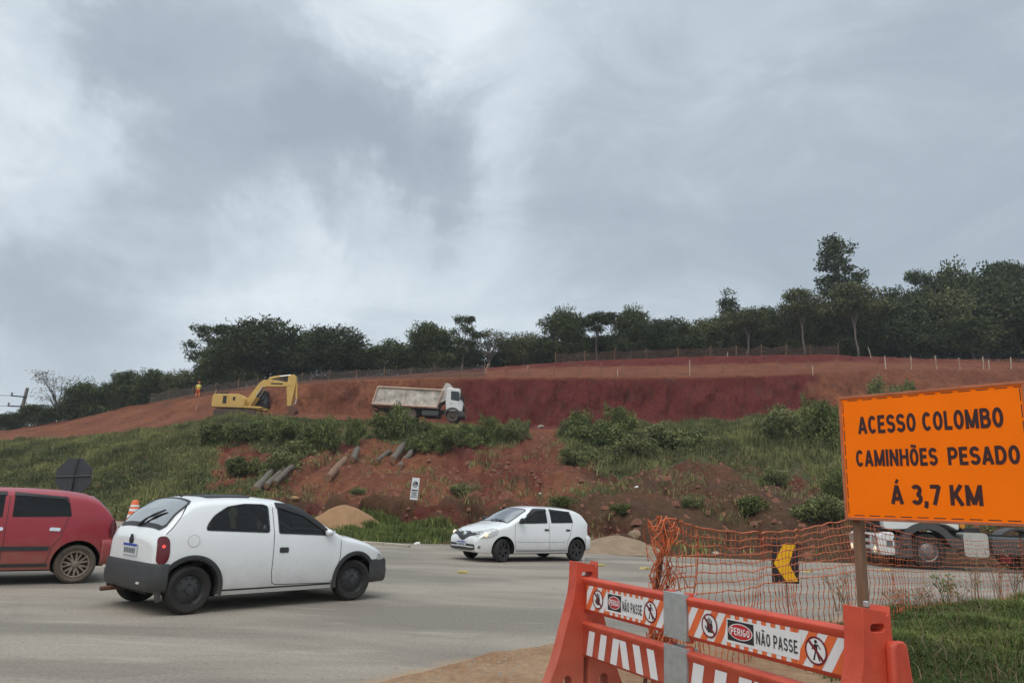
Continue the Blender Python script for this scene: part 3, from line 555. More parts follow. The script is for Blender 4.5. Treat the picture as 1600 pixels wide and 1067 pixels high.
# near turf
pr = GX[:-1, :-1].ravel(); tf = turf[:-1, :-1].ravel(); yy = GY[:-1, :-1].ravel()
w = tf * (yy > 1.5) * (pr > 2) * (pr < 15) * np.clip(14 / (yy + 1), .8, 3) * (pr < .75 * yy + 1.2); pk = rg.choice(len(pr), 26000, p=w / w.sum())
P = np.stack([GX.ravel()[i2[:-1, :-1].ravel()[pk]], GY.ravel()[i2[:-1, :-1].ravel()[pk]], GZ.ravel()[i2[:-1, :-1].ravel()[pk]]], 1)
P[:, :2] += rg.uniform(-.06, .06, (len(P), 2)); cl = fbm(P[:, 0] * 1.6, P[:, 1] * 1.6, 3, 33)
hgn = .035 + .26 * np.clip(cl - .38, 0, 1) + .22 * np.clip((P[:, 0] - 5.5) / 4, 0, 1) * np.clip(cl - .2, 0, 1)
tn = np.clip((fbm(P[:, 0] * .9, P[:, 1] * .9, 3, 35) - .3) * 2.2, 0, 1)
tag(blades('verge_grass', P, hgn, np.full(len(P), .011), M['grassr'], .8, 7, .06, tn, 9), kind='stuff', label='short green turf on the verge behind the barricade', cat='grass')

pk = rg.choice(len(pr), 700, p=w / w.sum()); q0 = i2[:-1, :-1].ravel()[pk]; P = np.stack([GX.ravel()[q0], GY.ravel()[q0], GZ.ravel()[q0]], 1); P[:, :2] += rg.uniform(-.06, .06, (len(P), 2))
tag(blades('dry_grass', P, rg.uniform(.06, .28, len(P)), np.full(len(P), .008), M['straw'], 1.1, 4, .05, None, 19), kind='stuff', label='dry straw coloured blades mixed into the verge turf', cat='grass')

# loose gravel along the broken edge of the asphalt
gv = []; gf = []; rg3 = np.random.default_rng(44)
for i in range(1500):
    if rg3.random() < .9: x = rg3.uniform(-3.2, 6); y = float(edgeY(x)) + rg3.normal(-.15, .55)
    else: x = rg3.uniform(-6, 5); y = float(edgeY(x)) + abs(rg3.normal(0, 4.0))
    r_ = rg3.uniform(.006, .018) * (1.6 if rg3.random() < .08 else 1); z = max(vz(x, y), 0.0) + r_ * .3; o = len(gv); a = rg3.uniform(0, 6.28)
    for k_ in range(5): gv.append((x + r_ * math.cos(a + k_ * 1.257) * rg3.uniform(.7, 1.2), y + r_ * math.sin(a + k_ * 1.257) * rg3.uniform(.7, 1.2), z - r_ * .4))
    gv.append((x + rg3.uniform(-.2, .2) * r_, y, z + r_ * .55))
    gf += [(o + k_, o + (k_ + 1) % 5, o + 5, o + 5) for k_ in range(5)]
gf = [f[:3] for f in gf]; tag(npmesh('gravel', gv, gf, M['grav']), kind='stuff', label='loose gravel scattered along the edge of the asphalt', cat='gravel')
# ---------------------------------------------------------------- trees and bushes
def leaves(blobs, ncl, per, leaf, seed, csig=.42, shell=.55):
    rg = np.random.default_rng(seed); B = np.array(blobs, float)
    wt = (B[:, 3] * B[:, 4] * B[:, 5]) ** .66; k = rg.choice(len(B), ncl, p=wt / wt.sum())
    d = rg.normal(size=(ncl, 3)); d /= np.linalg.norm(d, axis=1)[:, None]; r = shell + (1 - shell) * rg.random(ncl) ** .6
    r *= rg.uniform(.82, 1.12, ncl)
    cc = B[k, :3] + d * r[:, None] * B[k, 3:]
    ct = np.clip(rg.normal(.45, .28, ncl), 0, 1)
    n_ = ncl * per; c = np.repeat(cc, per, 0); t = np.clip(np.repeat(ct, per) + rg.normal(0, .1, n_), 0, 1)
    q = np.clip(rg.normal(size=(n_, 3)), -1.7, 1.7) * csig * np.array([1, 1, .62]); c = c + q
    nn = rg.normal(size=(n_, 3)) + np.array([0, 0, .7]); nn /= np.linalg.norm(nn, axis=1)[:, None]
    a = np.cross(nn, rg.normal(size=(n_, 3))); a /= np.linalg.norm(a, axis=1)[:, None]; b = np.cross(nn, a)
    s = leaf * rg.uniform(.6, 1.35, n_)[:, None]
    V = np.stack([c - a * s, c + b * s * .5 - nn * s * .12, c + a * s, c - b * s * .5 - nn * s * .12], 1).reshape(-1, 3)
    return V, np.arange(n_ * 4).reshape(-1, 4), np.repeat(t, 4)
def limbs(h0, h1, r, tips, seed, lean=(0, 0)):
    rg = random.Random(seed); mb = MB(); p = [Vector((0, 0, -.3))]
    for i in range(1, 6):
        t = i / 5; p.append(Vector((lean[0] * t + rg.uniform(-.08, .08), lean[1] * t + rg.uniform(-.08, .08), h0 * t)))
    mb.tube(p, [r * (1 - .09 * i) for i in range(6)], 7)
    top = p[-1]
    for q in tips:
        q = Vector(q); mid = top.lerp(q, .5) + Vector((rg.uniform(-.2, .2), rg.uniform(-.2, .2), rg.uniform(0, .3)))
        st = p[rg.choice([3, 4, 5])]
        mb.tube([st, st.lerp(mid, .6) + Vector((0, 0, .1)), mid, q], [r * .5, r * .4, r * .28, r * .1], 5)
    return mb
KIND = {}
def kind(nm, w, h, blobs, ncl, per, leaf, lm, h0, r, tips, bm=None, seed=1, csig=.42, shell=.55, lean=(0, 0)):
    V, Qd, t = leaves(blobs, int(ncl * 1.25), int(per * 1.7), leaf * .74, seed, csig, shell)
    c = npmesh('crown', V, Qd, lm, tone=t); tr = limbs(h0, h, r, tips, seed, lean).build('trunk', bm or M['trunk'], smooth=True)
    KIND[nm] = (w, h, c, tr, [False])
rb = random.Random(3)
def dome(w, h, n, z0=.25, zs=.5):
    o = [(0, 0, h * .52, w * .36, w * .34, h * .40)]
    for i in range(n):
        a = 6.283 * i / n + rb.uniform(-.3, .3); rr = w * rb.uniform(.2, .3); z = h * rb.uniform(z0, .74)
        o.append((math.cos(a) * rr, math.sin(a) * rr * .8, z, w * rb.uniform(.14, .22), w * rb.uniform(.14, .2), h * rb.uniform(.14, .24)))
    return o
def tips(w, h, n, s): q = random.Random(s); return [(q.uniform(-.4, .4) * w, q.uniform(-.3, .3) * w, q.uniform(.5, .9) * h) for _ in range(n)]
kind('domeA', 10, 8, dome(10, 8, 11), 330, 26, .21, M['leafd'], 3, .22, tips(10, 8, 8, 1), seed=11, csig=.5)
kind('domeB', 8, 8, dome(8, 8, 9), 290, 26, .20, M['leafg'], 3, .2, tips(8, 8, 8, 2), seed=12, csig=.46)
kind('round', 5, 6.5, dome(5, 6.5, 7), 210, 24, .17, M['leafd'], 2.5, .15, tips(5, 6.5, 6, 3), seed=13, csig=.36)
kind('roundB', 5, 6.5, dome(5, 6.5, 8, .35), 200, 22, .17, M['leafg'], 2.5, .14, tips(5, 6.5, 6, 4), seed=14, csig=.38)
kind('olive', 6, 7, dome(6, 7, 9, .3), 210, 24, .17, M['leafl'], 3, .14, tips(6, 7, 7, 5), M['trunkp'], seed=15, csig=.42)
airy = [(-1.1, 0, 4.4, 1.0, .9, .6), (.9, .2, 4.2, 1.1, 1, .55), (-.3, .3, 6.1, 1.1, 1, .6), (.6, -.2, 7.2, 1.2, 1, .5), (-.8, 0, 7.3, .7, .7, .4), (.1, 0, 3.1, .8, .8, .5), (1.6, 0, 5.5, .7, .7, .45), (-1.8, 0, 5.4, .6, .6, .4)]
kind('airy', 4.6, 8, airy, 110, 22, .16, M['leafg'], 4.2, .13, [(b_[0], b_[1], b_[2]) for b_ in airy], seed=16, csig=.3, shell=.3)
spr = [(rb.uniform(-1.8, 1.8), rb.uniform(-1, 1), rb.uniform(3, 7), .7, .7, .5) for _ in range(13)]
kind('sparse', 4.4, 7.4, spr, 90, 16, .15, M['leafl'], 3, .09, [(b_[0], b_[1], b_[2]) for b_ in spr], M['trunkp'], seed=17, csig=.34, shell=.2)
br_ = [(rb.uniform(-1.9, 1.9), rb.uniform(-1, 1), rb.uniform(3.2, 6.6), .6, .6, .5) for _ in range(20)]
kind('bare', 4.4, 7, br_, 70, 9, .12, M['leafb'], 2.6, .08, [(b_[0], b_[1], b_[2]) for b_ in br_], M['trunkp'], seed=18, csig=.35, shell=.2)
kind('cone', 5, 9, [(0, 0, 2.2 + 1.15 * i, 2.3 - .36 * i, 2.1 - .34 * i, .95) for i in range(6)], 220, 24, .18, M['leafd'], 5, .18, tips(4, 8, 6, 6), seed=19, csig=.36)
tl = [(.2, 0, 5, 2.2, 1.8, 1.3), (-.9, .2, 6.8, 1.8, 1.6, 1.1), (1.3, 0, 7.4, 1.7, 1.4, 1.1), (.3, 0, 8.8, 2.0, 1.6, .9), (-1.0, 0, 10, 1.4, 1.3, .9), (1.1, .2, 10.6, 1.5, 1.3, .9), (-.2, 0, 12.2, 1.6, 1.4, .95), (-.9, 0, 13.6, 1.1, 1.1, .7), (.4, 0, 14.2, 1.2, 1.1, .75), (-.5, 0, 15.3, 1.0, .9, .6), (1.9, 0, 5.9, 1.0, 1, .8), (-1.9, 0, 5.2, 1.0, 1, .9)]
kind('tall', 6, 16, tl, 240, 26, .21, M['leafd'], 10, .28, [(b_[0], b_[1], b_[2]) for b_ in tl], seed=20, csig=.38, shell=.5)
hi = [(0, 0, 6.6, 1.9, 1.6, 1.3), (-1.2, 0, 5.6, 1.2, 1.1, .9), (1.2, .2, 5.4, 1.2, 1.1, .9), (.4, 0, 7.6, 1.2, 1.1, .7)]
kind('highcrown', 5, 8.4, hi, 130, 22, .17, M['leafl'], 5.5, .11, [(b_[0], b_[1], b_[2]) for b_ in hi] + [(-1.2, 0, 5.8), (1, 0, 5)], M['trunkp'], seed=21, csig=.36, shell=.35, lean=(.35, .1))
fl = [(-1.4, 0, 6.3, 1.5, 1.2, .5), (1.2, 0, 6.6, 1.5, 1.3, .5), (0, .3, 7.3, 1.6, 1.3, .5), (0, 0, 5.3, 1.2, 1, .4), (2, 0, 7.2, .8, .8, .4)]
kind('flat', 6, 8, fl, 150, 24, .17, M['leafd'], 5.5, .16, [(b_[0], b_[1], b_[2]) for b_ in fl], seed=22, csig=.3, shell=.4)
def tree(kd, px, top, base, wpx, Y, label, group='trees along the ridge above the cutting'):
    w, h, c, tr, used = KIND[kd]
    b_ = at(px, base, Y); b_.z = min(b_.z, zat(b_.x, b_.y) + .1) if zat(b_.x, b_.y) else b_.z
    tp_ = at(px, top, Y); H_ = tp_.z - b_.z; ww = 1.16 * wpx / F * math.sqrt(Y * Y + b_.x ** 2) 
    r_ = thing('tree', label, 'tree', b_, random.uniform(-.5, .5) + random.choice([0, 3.14]), group)
    r_.scale = (ww / w, (ww / w + H_ / h) / 2, H_ / h)
    for o in (tr, c):
        if not used[0]: k_ = o
        else: k_ = o.copy(); COL.objects.link(k_)
        k_.parent = r_
    used[0] = True
T = [('round', 16, 640, 676, 34, 97, 'small dark tree at the far left end of the ridge'), ('roundB', 58, 628, 668, 50, 96, 'bushy dark tree right beside the leaning utility pole'),
 ('bare', 85, 578, 664, 64, 97, 'nearly leafless brownish tree between the utility pole and a dense dark tree'), ('domeB', 137, 594, 662, 78, 96, 'dense low dark tree right of the leafless brownish tree'),
 ('round', 112, 622, 664, 44, 98, 'low dark tree under the leafless brownish tree'), ('roundB', 196, 573, 652, 58, 95, 'feathery topped tree left of the worker in yellow'), ('round', 170, 590, 655, 40, 97, 'narrow dark tree behind the feathery topped tree'),
 ('domeB', 240, 573, 648, 66, 94, 'dense rounded tree downhill of the worker in yellow'), ('olive', 278, 573, 636, 52, 93, 'loose leafed tree just uphill of the worker in yellow, sky showing through'), ('round', 292, 590, 632, 50, 95, 'dark tree filling the gap below the airy forked tree'),
 ('airy', 318, 503, 620, 68, 91, 'airy forked tree with separate leaf clumps left of the great dome tree'), ('domeA', 403, 490, 608, 150, 93, 'great dome shaped dark tree behind the excavator'), ('domeB', 352, 530, 612, 90, 91, 'dark shoulder tree against the left flank of the great dome tree'),
 ('domeA', 512, 503, 600, 128, 92, 'wide round topped tree between the excavator arm and the dump truck'), ('round', 456, 520, 602, 60, 94, 'dark tree wedged between the two big dome trees'), ('roundB', 600, 526, 594, 74, 93, 'lower round tree in the dip left of the dump truck cab'),
 ('olive', 640, 545, 592, 50, 95, 'small pale green tree in the dip above the dump truck bed'), ('domeB', 672, 500, 590, 88, 92, 'bright green leafed tree above the dump truck cab'), ('airy', 722, 490, 586, 42, 90, 'thin pale trunked tree with a small high crown above the dump truck'),
 ('sparse', 763, 508, 582, 76, 92, 'sparse pale tree right of the thin pale trunked tree'), ('roundB', 728, 540, 584, 60, 94, 'dark low tree behind the thin pale trunked tree'), ('olive', 818, 516, 576, 70, 92, 'grey green tree left of the flat topped dense tree'), ('round', 790, 540, 578, 60, 95, 'dark low tree under the sparse pale tree'),
 ('domeB', 880, 478, 572, 84, 91, 'dense tree with a squared top at the middle of the ridge'), ('flat', 932, 486, 566, 56, 90, 'thin layered tree right of the square topped dense tree'), ('round', 912, 520, 566, 60, 94, 'dark tree in the gap below the thin layered tree'), ('domeB', 985, 476, 566, 76, 91, 'round headed tree at the ridge right of the thin layered tree'),
 ('domeA', 1040, 492, 562, 94, 92, 'wide leafy tree right of the round headed tree'), ('olive', 1092, 496, 560, 70, 91, 'yellowish green tree left of the pointed dark tree'), ('cone', 1140, 451, 560, 68, 95, 'pointed dark tree standing out of the ridge line'), ('roundB', 1112, 490, 560, 60, 93, 'dark leafy tree against the left side of the pointed dark tree'),
 ('highcrown', 1168, 482, 560, 74, 88, 'pale forked trunk tree in front of the pointed dark tree'), ('domeB', 1205, 476, 560, 80, 93, 'leafy tree just right of the pale forked trunk tree'), ('highcrown', 1258, 450, 560, 66, 88, 'slender pale trunked tree left of the tallest tree'), ('roundB', 1232, 480, 560, 60, 95, 'dark tree behind the slender pale trunked tree'),
 ('domeB', 1290, 470, 560, 80, 93, 'dark leafy tree at the foot of the tallest tree'), ('tall', 1317, 366, 560, 74, 97, 'tallest tree on the ridge, narrow and ragged'), ('highcrown', 1342, 440, 562, 74, 88, 'brownish pale trunked tree right in front of the tallest tree'), ('roundB', 1385, 460, 562, 60, 92, 'dark tree right of the brownish pale trunked tree'),
 ('round', 1407, 434, 562, 50, 98, 'dark tree top left of the spiky sparse tree'), ('airy', 1445, 420, 564, 44, 99, 'spiky sparse tree between dark tree tops on the right'), ('domeB', 1490, 406, 564, 76, 99, 'broad dark tree on the skyline right of the spiky sparse tree'), ('round', 1547, 401, 566, 62, 99, 'highest dark tree top at the right end of the skyline'), ('flat', 1586, 406, 568, 58, 98, 'flat layered tree top at the right edge of the picture'),
 ('domeA', 1420, 458, 564, 112, 91, 'wide green tree in front of the spiky sparse tree'), ('olive', 1478, 446, 566, 84, 90, 'olive green tree under the broad dark skyline tree'), ('domeA', 1545, 444, 568, 130, 91, 'large mid green tree under the highest dark tree top'), ('domeB', 1612, 436, 572, 110, 90, 'mid green tree cut by the right edge above the orange sign'),
 ('roundB', 1520, 490, 566, 80, 87, 'low bushy tree behind the fence above the orange sign'), ('round', 1440, 500, 564, 80, 87, 'low dark tree behind the leaning fence posts'), ('round', 1070, 520, 560, 70, 88, 'low dark tree behind the top bench net, in front of the wide leafy tree')]
T += [('round', 330, 560, 616, 60, 95, 'dark tree filling below the airy forked tree and the dome shoulder'), ('roundB', 560, 540, 596, 66, 95, 'dark fill tree between the wide round topped tree and the dip'), ('domeB', 845, 530, 574, 76, 94, 'low broad tree left of the squared dense tree'), ('roundB', 950, 520, 564, 70, 93, 'bushy tree filling the gap below the round headed tree'), ('domeB', 1010, 515, 562, 80, 95, 'low broad tree between the round headed and wide leafy trees'), ('roundB', 1180, 505, 560, 76, 91, 'bushy tree behind the pale forked trunk'), ('domeB', 1240, 495, 560, 84, 91, 'broad bushy tree at the foot of the slender pale trunk'), ('domeB', 1330, 490, 562, 96, 92, 'broad dark tree below the brownish pale trunk'), ('domeB', 1365, 470, 562, 70, 94, 'dark tree between the brownish tree and the spiky one'), ('domeB', 700, 535, 586, 70, 94, 'low dark tree between the bright green tree and the pale trunk')]
for a_ in T: tree(*a_)
# undergrowth at the forest edge
und = []
for j in range(0, len(colx), 4):
    if -60 < colx[j] < 1680:
        q = G[int(np.argmin(np.abs(S_[:, 0] - 9.55))), j]; dens = np.interp(colx[j], [-60, 300, 700, 1700], [1.3, 2.1, 2.3, 2.6])
        und.append((q[0], q[1] + 2.2, q[2] + dens * .7, .9, 1.6, dens * .95))
        und.append((q[0], q[1] + 6, q[2] + dens * 1.3, 1.2, 2, dens * 1.4))
V, Qd, t = leaves(und, 5600, 26, .15, 77, .42, .3)
tag(npmesh('forest_undergrowth', V, Qd, M['leafd'], tone=t * .8), kind='stuff', label='dark undergrowth below the trees along the ridge', cat='undergrowth')
# bushes
def bushmesh(nm, lm, seed, n=8, leaf=.042, ncl=150, per=48):
    q = random.Random(seed); bl = [(q.uniform(-.15, .15), 0, .38, .55, .5, .36)]
    for i in range(n * 2): a = q.uniform(0, 6.28); d_ = q.uniform(.2, .85); bl.append((math.cos(a) * d_, math.sin(a) * .45, q.uniform(.12, .95 - .45 * d_), q.uniform(.12, .30), q.uniform(.15, .3), q.uniform(.12, .34)))
    V, Qd, t = leaves(bl, ncl, per, leaf, seed  , .115, .4); o = npmesh(nm, V, Qd, lm, tone=t); return o
BU = {'d': [bushmesh('bush', M['bush'], s) for s in (31, 32, 33)], 'l': [bushmesh('bush', M['bushl'], s, 6) for s in (34, 35)], 'g': [bushmesh('bush', M['bush'], 36, 6, .05, 130, 44), bushmesh('bush', M['bushl'], 37, 9, .038)]}
BUSED = {}
def bush(kd, px, py, w, h, label, i=[0]):
    i[0] += 1; src_ = BU[kd][i[0] % len(BU[kd])]
    p = hit(px, py); D = (p - Vector((0, 0, CH))).length; s = w / F * D / 2.1; sz = random.uniform(1.1, 1.5) * h / F * D / 1.12; s *= 1.12
    o = src_ if src_.name not in BUSED else src_.copy()
    if src_.name in BUSED: COL.objects.link(o)
    BUSED[src_.name] = 1
    o.location = p - Vector((0, 0, .12)); o.scale = (s, s, sz); o.rotation_euler = (0, 0, random.uniform(-.6, .6)); tag(o, label, 'bush', 'bushes on the slope below the earthworks')
for a_ in [('d', 612, 688, 66, 46, 'dark bush in front of the rear of the dump truck bed'), ('d', 665, 702, 70, 34, 'dark bush hanging over the logs below the truck'), ('d', 690, 704, 62, 40, 'green bush below the dump truck front wheel'), ('g', 652, 676, 44, 22, 'low scrub right under the dump truck middle wheels'),
 ('d', 728, 694, 56, 42, 'dark bush just right of the dump truck'), ('d', 763, 694, 46, 44, 'upright bush against the dark cut right of the truck'), ('l', 800, 690, 50, 34, 'pale green bush left of the bare soil gully'), ('l', 818, 678, 26, 24, 'small pale bush at the top of the bare soil gully'),
 ('d', 553, 694, 38, 42, 'small upright bush left of the dump truck bushes'), ('d', 500, 700, 66, 42, 'dark bush below the excavator bucket'), ('g', 470, 716, 80, 34, 'dark scrub above the weathered log pile'), ('d', 440, 690, 66, 34, 'green bush below the excavator arm'), ('d', 395, 690, 74, 34, 'green bush below the excavator cab'),
 ('g', 350, 694, 70, 32, 'scrubby bush below the excavator rear'), ('g', 440, 740, 70, 34, 'dark tangled scrub over the log pile'),   ('g', 385, 742, 60, 30, 'tangled bush at the right edge of the small bare patch'),
 ('d', 905, 690, 62, 56, 'left half of the big bush pair in front of the dark cut'), ('d', 965, 692, 62, 52, 'right half of the big bush pair in front of the dark cut'), ('d', 935, 704, 96, 44, 'dark hollow bush under the big bush pair'), ('l', 905, 724, 60, 24, 'bright low bush under the left of the big bush pair'), ('l', 990, 712, 70, 32, 'bright bush right of the big bush pair'),
 ('l', 1060, 704, 90, 36, 'light green bush in the middle of the right slope'),   ('g', 1225, 690, 90, 50, 'tall scrub left of the orange sign'), ('d', 1282, 700, 70, 60, 'dark thicket touching the left edge of the orange sign'),
   ('g', 1215, 756, 60, 26, 'pale dry bush above the orange safety net'), ('g', 1175, 800, 50, 26, 'grey green bush behind the safety net'), ('l', 1285, 810, 80, 40, 'bright green bush behind the chevron sign'), ('d', 1310, 778, 50, 40, 'dark bush behind the sign post'),
 ('g', 1080, 790, 44, 20, 'small tuft bush above the gathered net end'), ('g', 975, 800, 40, 16, 'low tuft on the bank above the right white car'), ('g', 720, 772, 60, 22, 'pale tuft right of the small white sign'), ('g', 880, 790, 40, 16, 'low tuft on the bank behind the right white car'), ('g', 560, 770, 36, 14, 'dry tuft above the sand heap'),
      ('l', 1400, 660, 60, 60, 'bush rising behind the orange sign')]: bush(*a_)
pk = np.random.default_rng(61).choice(len(WC[0]), 1500, replace=False); pk = [i for i in pk if WC[1][i] > .4 and (WC[2][i] < 470 or WC[2][i] > 860 or WC[1][i] > 3.4)]; rgw = np.random.default_rng(62)
wb_ = [(WC[0][i][0], WC[0][i][1], WC[0][i][2] + .12, q_, q_, q_ * .75) for i in pk for q_ in (rgw.uniform(.22, .62),)]
for j_, (lm_, tn_) in enumerate(((M['bush'], .8), (M['grass'], 1.0))):
    V, Qd, t = leaves(wb_[j_::2], 3400, 24, .055, 88 + j_, .13, .4); o = npmesh('weed_clumps', V, Qd, lm_, tone=t * tn_); tag(o, kind='stuff', label=['low dark green', 'low yellowish green'][j_] + ' leafy weeds growing through the slope grass', cat='weeds')
# ---------------------------------------------------------------- fences with netting on the cutting
def fence(label, pts, hpx, mat_, postm, name='netting_fence', lean=.08, sag=.12, top=True, seed=1):
    rg = random.Random(seed); P = [at(a, b_, Y) for a, b_, Y in pts]; 
    for p in P: p.z = min(p.z + .4, zat(p.x, p.y) + .03) if zat(p.x, p.y) else p.z
    r_ = thing(name, label, 'fence', P[0]); o0 = P[0]
    mb = MB(); hs = []
    for p, (a, b_, Y) in zip(P, pts): hs.append(hpx / F * Y)
    for i in range(len(P) - 1):
        for j in range(6):
            t0, t1 = j / 6, (j + 1) / 6; row = []
            for t in (t0, t1):
                b0 = P[i].lerp(P[i + 1], t); zz = zat(b0.x, b0.y); b0.z = zz if zz else b0.z; h = hs[i] * (1 - t) + hs[i + 1] * t - sag * 4 * t * (1 - t) + .04 * math.sin(9 * t + i)
                row.append((b0 - o0, b0 + Vector((.06 * math.sin(7 * t + i), .1 * math.sin(5 * t), h * .55)) - o0, b0 + Vector((0, 0, h)) - o0))
            (a0, a1, a2), (b0, b1, b2) = row; mb.add([a0, b0, b1, a1, b2, a2], [(0, 1, 2, 3), (3, 2, 4, 5)])
    mb.build('net_panel', mat_, r_, smooth=True)
    for i, p in enumerate(P):
        m_ = MB(); m_.tube([p - o0 - Vector((0, 0, .3)), p - o0 + Vector((rg.uniform(-lean, lean), rg.uniform(-.1, .1), hs[i] * rg.uniform(1.0, 1.22)))], .055, 5); m_.build('post', postm, r_)
fence('grey brown net fence on top of the cut behind the excavator and dump truck', [(232, 640, 90.2), (262, 632, 89), (300, 620, 86), (335, 614, 84), (372, 608, 82), (400, 606, 81), (440, 601, 79), (472, 598, 78.5), (514, 596, 78.2), (556, 594, 77.8), (600, 592, 77.2), (640, 591, 76.8), (678, 590, 76.4), (720, 588, 76), (757, 586, 76)], 17, M['brownnet'], M['wood'], seed=2)
fence('orange net fence along the middle bench of the cutting', [(757, 590, 75), (790, 590, 75), (827, 590, 75), (866, 590, 75), (905, 590, 75), (940, 590, 75), (973, 590, 75), (1028, 589, 75), (1078, 588, 75), (1130, 586, 75), (1167, 585, 75), (1215, 584, 75.2), (1262, 580, 75.6), (1310, 579, 76), (1372, 577, 76.5)], 16, M['rednet'], M['wood'], seed=3)
fence('dark net fence at the forest edge on the top bench', [(868, 566, 85), (914, 563, 85), (960, 561, 85), (1010, 558, 85), (1060, 557, 85), (1110, 556, 85), (1150, 555, 85), (1190, 555, 85), (1228, 554, 85), (1266, 554, 85), (1310, 555, 85)], 17, M['darknet'], M['wood'], seed=4)
fence('orange net fence with pale posts on top of the orange slope at the right', [(1384, 578, 76), (1424, 577, 76), (1464, 577, 76), (1500, 577, 76), (1537, 577, 76), (1580, 578, 76), (1640, 580, 76), (1700, 582, 76)], 18, M['rednet'], M['woodp'], seed=5)
def stake(px, py, hpx, lean, label, big=0):
    p = hit(px, py); mb = MB(); h = hpx / F * p.y; mb.tube([(0, 0, -.3), (lean * h * .5, 0, h * .5), (lean * h, 0, h)], [.045 + big] * 3, 5); o = mb.build('marker_stake', M['woodp']); o.location = p; tag(o, label, 'stake', 'survey stakes on the cutting')
for a_ in [(757, 583, 16, .35, 'leaning pale pole where two net fences meet'), (824, 577, 7, .05, 'short white stake between the square topped tree and the middle bench'), (965, 588, 11, 0, 'white stake in front of the middle bench net'), (1270, 585, 14, .03, 'white stake at the right end of the dark cut'), (1137, 557, 7, 0, 'tiny white stake on the top bench below the pointed tree'),
           (1362, 560, 18, -.25, 'pale leaning pole at the left end of the right orange net'), (1546, 577, 16, 0, 'second pale post close to the last leaning fence post'), (335, 616, 8, .3, 'short tilted stake above the excavator body'), (384, 608, 8, .1, 'short stake above the excavator boom'), (464, 598, 8, .05, 'white stake right of the excavator arm top'), (304, 640, 9, .5, 'tilted stake left of the excavator, beside the worker'), (557, 594, 9, 0, 'white stake at the fence between excavator and dump truck'), (1078, 587, 26, 0, 'thin dry sapling stem on the middle bench')]: stake(*a_)
# ---------------------------------------------------------------- utility pole and wires
b0 = at(26, 668, 98); b0.z = zat(b0.x, b0.y); t0 = at(43, 606, 98)
up_ = thing('utility_pole', 'leaning concrete utility pole with three crossarms at the far left of the ridge', 'utility pole', b0)
mb = MB(); mb.tube([Vector((0, 0, -.5)), t0 - b0], [.3, .2], 8); mb.build('pole', M['conc'], up_, smooth=40)
for i, (xa, ya, xb, yb) in enumerate([(17, 618, 39, 620), (12, 634, 36, 635), (6, 650, 31, 651)]):
    a, c_ = at(xa, ya, 97.7), at(xb, yb, 97.7); mb = MB(); mb.tube([a - b0, c_ - b0], .09, 6); cm_ = mb.build('crossarm', M['iron'], up_)
    mb = MB(); mb.tube([a - b0 + Vector((.1, 0, .05)), a - b0 + Vector((.1, 0, .42))], [.09, .12], 6); mb.build('insulator', M['conc'], cm_)
    q = at(-260, ya - 26 + i * 6, 90); mid = (a + q) / 2 - Vector((0, 0, .8)); mb = MB()
    mb.tube([a + (mid - a) * t * 2 * (1 - t) + (q - a) * t * t for t in [j / 14 for j in range(15)]], .03, 4)
    w_ = mb.build('power_line', M['iron']); tag(w_, ['highest', 'middle', 'lowest'][i] + ' power line running left from the leaning utility pole', 'wire', 'power lines at the utility pole')
# ---------------------------------------------------------------- logs, heaps, stones
for j, (x0, y0, x1, y1, r_, label) in enumerate([(399, 772, 437, 728, .20, 'longest grey log of the weathered pile behind the near white car'), (416, 764, 442, 739, .16, 'short grey log in the middle of the weathered pile'), (429, 760, 456, 734, .17, 'right grey log of the weathered pile'), (513, 752, 539, 723, .22, 'single thick brown log on the bare red slope'),
        (552, 723, 559, 706, .20, 'short upright log under the bushes above the bare slope'), (588, 725, 609, 709, .17, 'thin log left of the pair under the dump truck'), (614, 724, 632, 697, .21, 'left log of the pair under the dump truck'), (624, 734, 643, 710, .18, 'right, darker log of the pair under the dump truck')]):
    a, c_ = hit(x0, y0), hit(x1, y1); d = (c_ - a).normalized(); a = a + Vector((0, -.15, r_ * .9)); c_ = c_ + Vector((0, -.15, r_ * .9))
    n_ = 6; mb = MB(); mb.tube([a.lerp(c_, i / n_) + Vector((random.uniform(-.03, .03), 0, random.uniform(-.03, .03))) - a for i in range(n_ + 1)], [r_ * random.uniform(.88, 1.05) for _ in range(n_ + 1)], 10)
    for k_ in (-1, -2): mb.m[k_] = 1
    o = mb.build('log', [M['wood'] if j == 3 else M['woodg'], M['logend']], smooth=50); o.location = a; tag(o, label, 'log', 'cut logs lying on the slope')
def heap(name, label, px, py, wpx, h, mat_, seed, asp=.8, Y=None, kind_=None):
    p = hit(px, py) if Y is None else at(px, py, Y); p.z = max(0, zat(p.x, p.y)); rw = wpx / F * p.y / 2; mb = MB(); vs = []; fs = []; nr_, na = 14, 40
    for i in range(nr_ + 1):
        t = i / nr_
        for a_ in range(na):
            a = 6.2832 * a_ / na; rr = rw * t * (1 + .14 * math.sin(2 * a + seed) + .08 * math.sin(5 * a + seed * 2)); x, y = math.cos(a) * rr, math.sin(a) * rr * asp
            z = h * ((1 - t) * .25 + .75 * (.5 + .5 * math.cos(t * 3.1416))) + .07 * h * (mnoise.noise(Vector((x * 2, y * 2, seed))) ) - .12 * t
            vs.append((x, y, z))
    for i in range(nr_):
        for a_ in range(na): b_ = (a_ + 1) % na; fs.append((i * na + a_, (i + 1) * na + a_, (i + 1) * na + b_, i * na + b_))
    mb.add(vs, fs); o = mb.build(name, mat_, smooth=True); o.location = p; tag(o, label, 'heap')
heap('sand_heap', 'heap of yellow sand on the far verge in front of the cut bank', 538, 826, 158, .98, M['sand'], 1, Y=31.6)
heap('soil_heap', 'low pale soil heap behind the rear of the right white car', 965, 862, 190, .42, M['heap'], 4, Y=26.0)
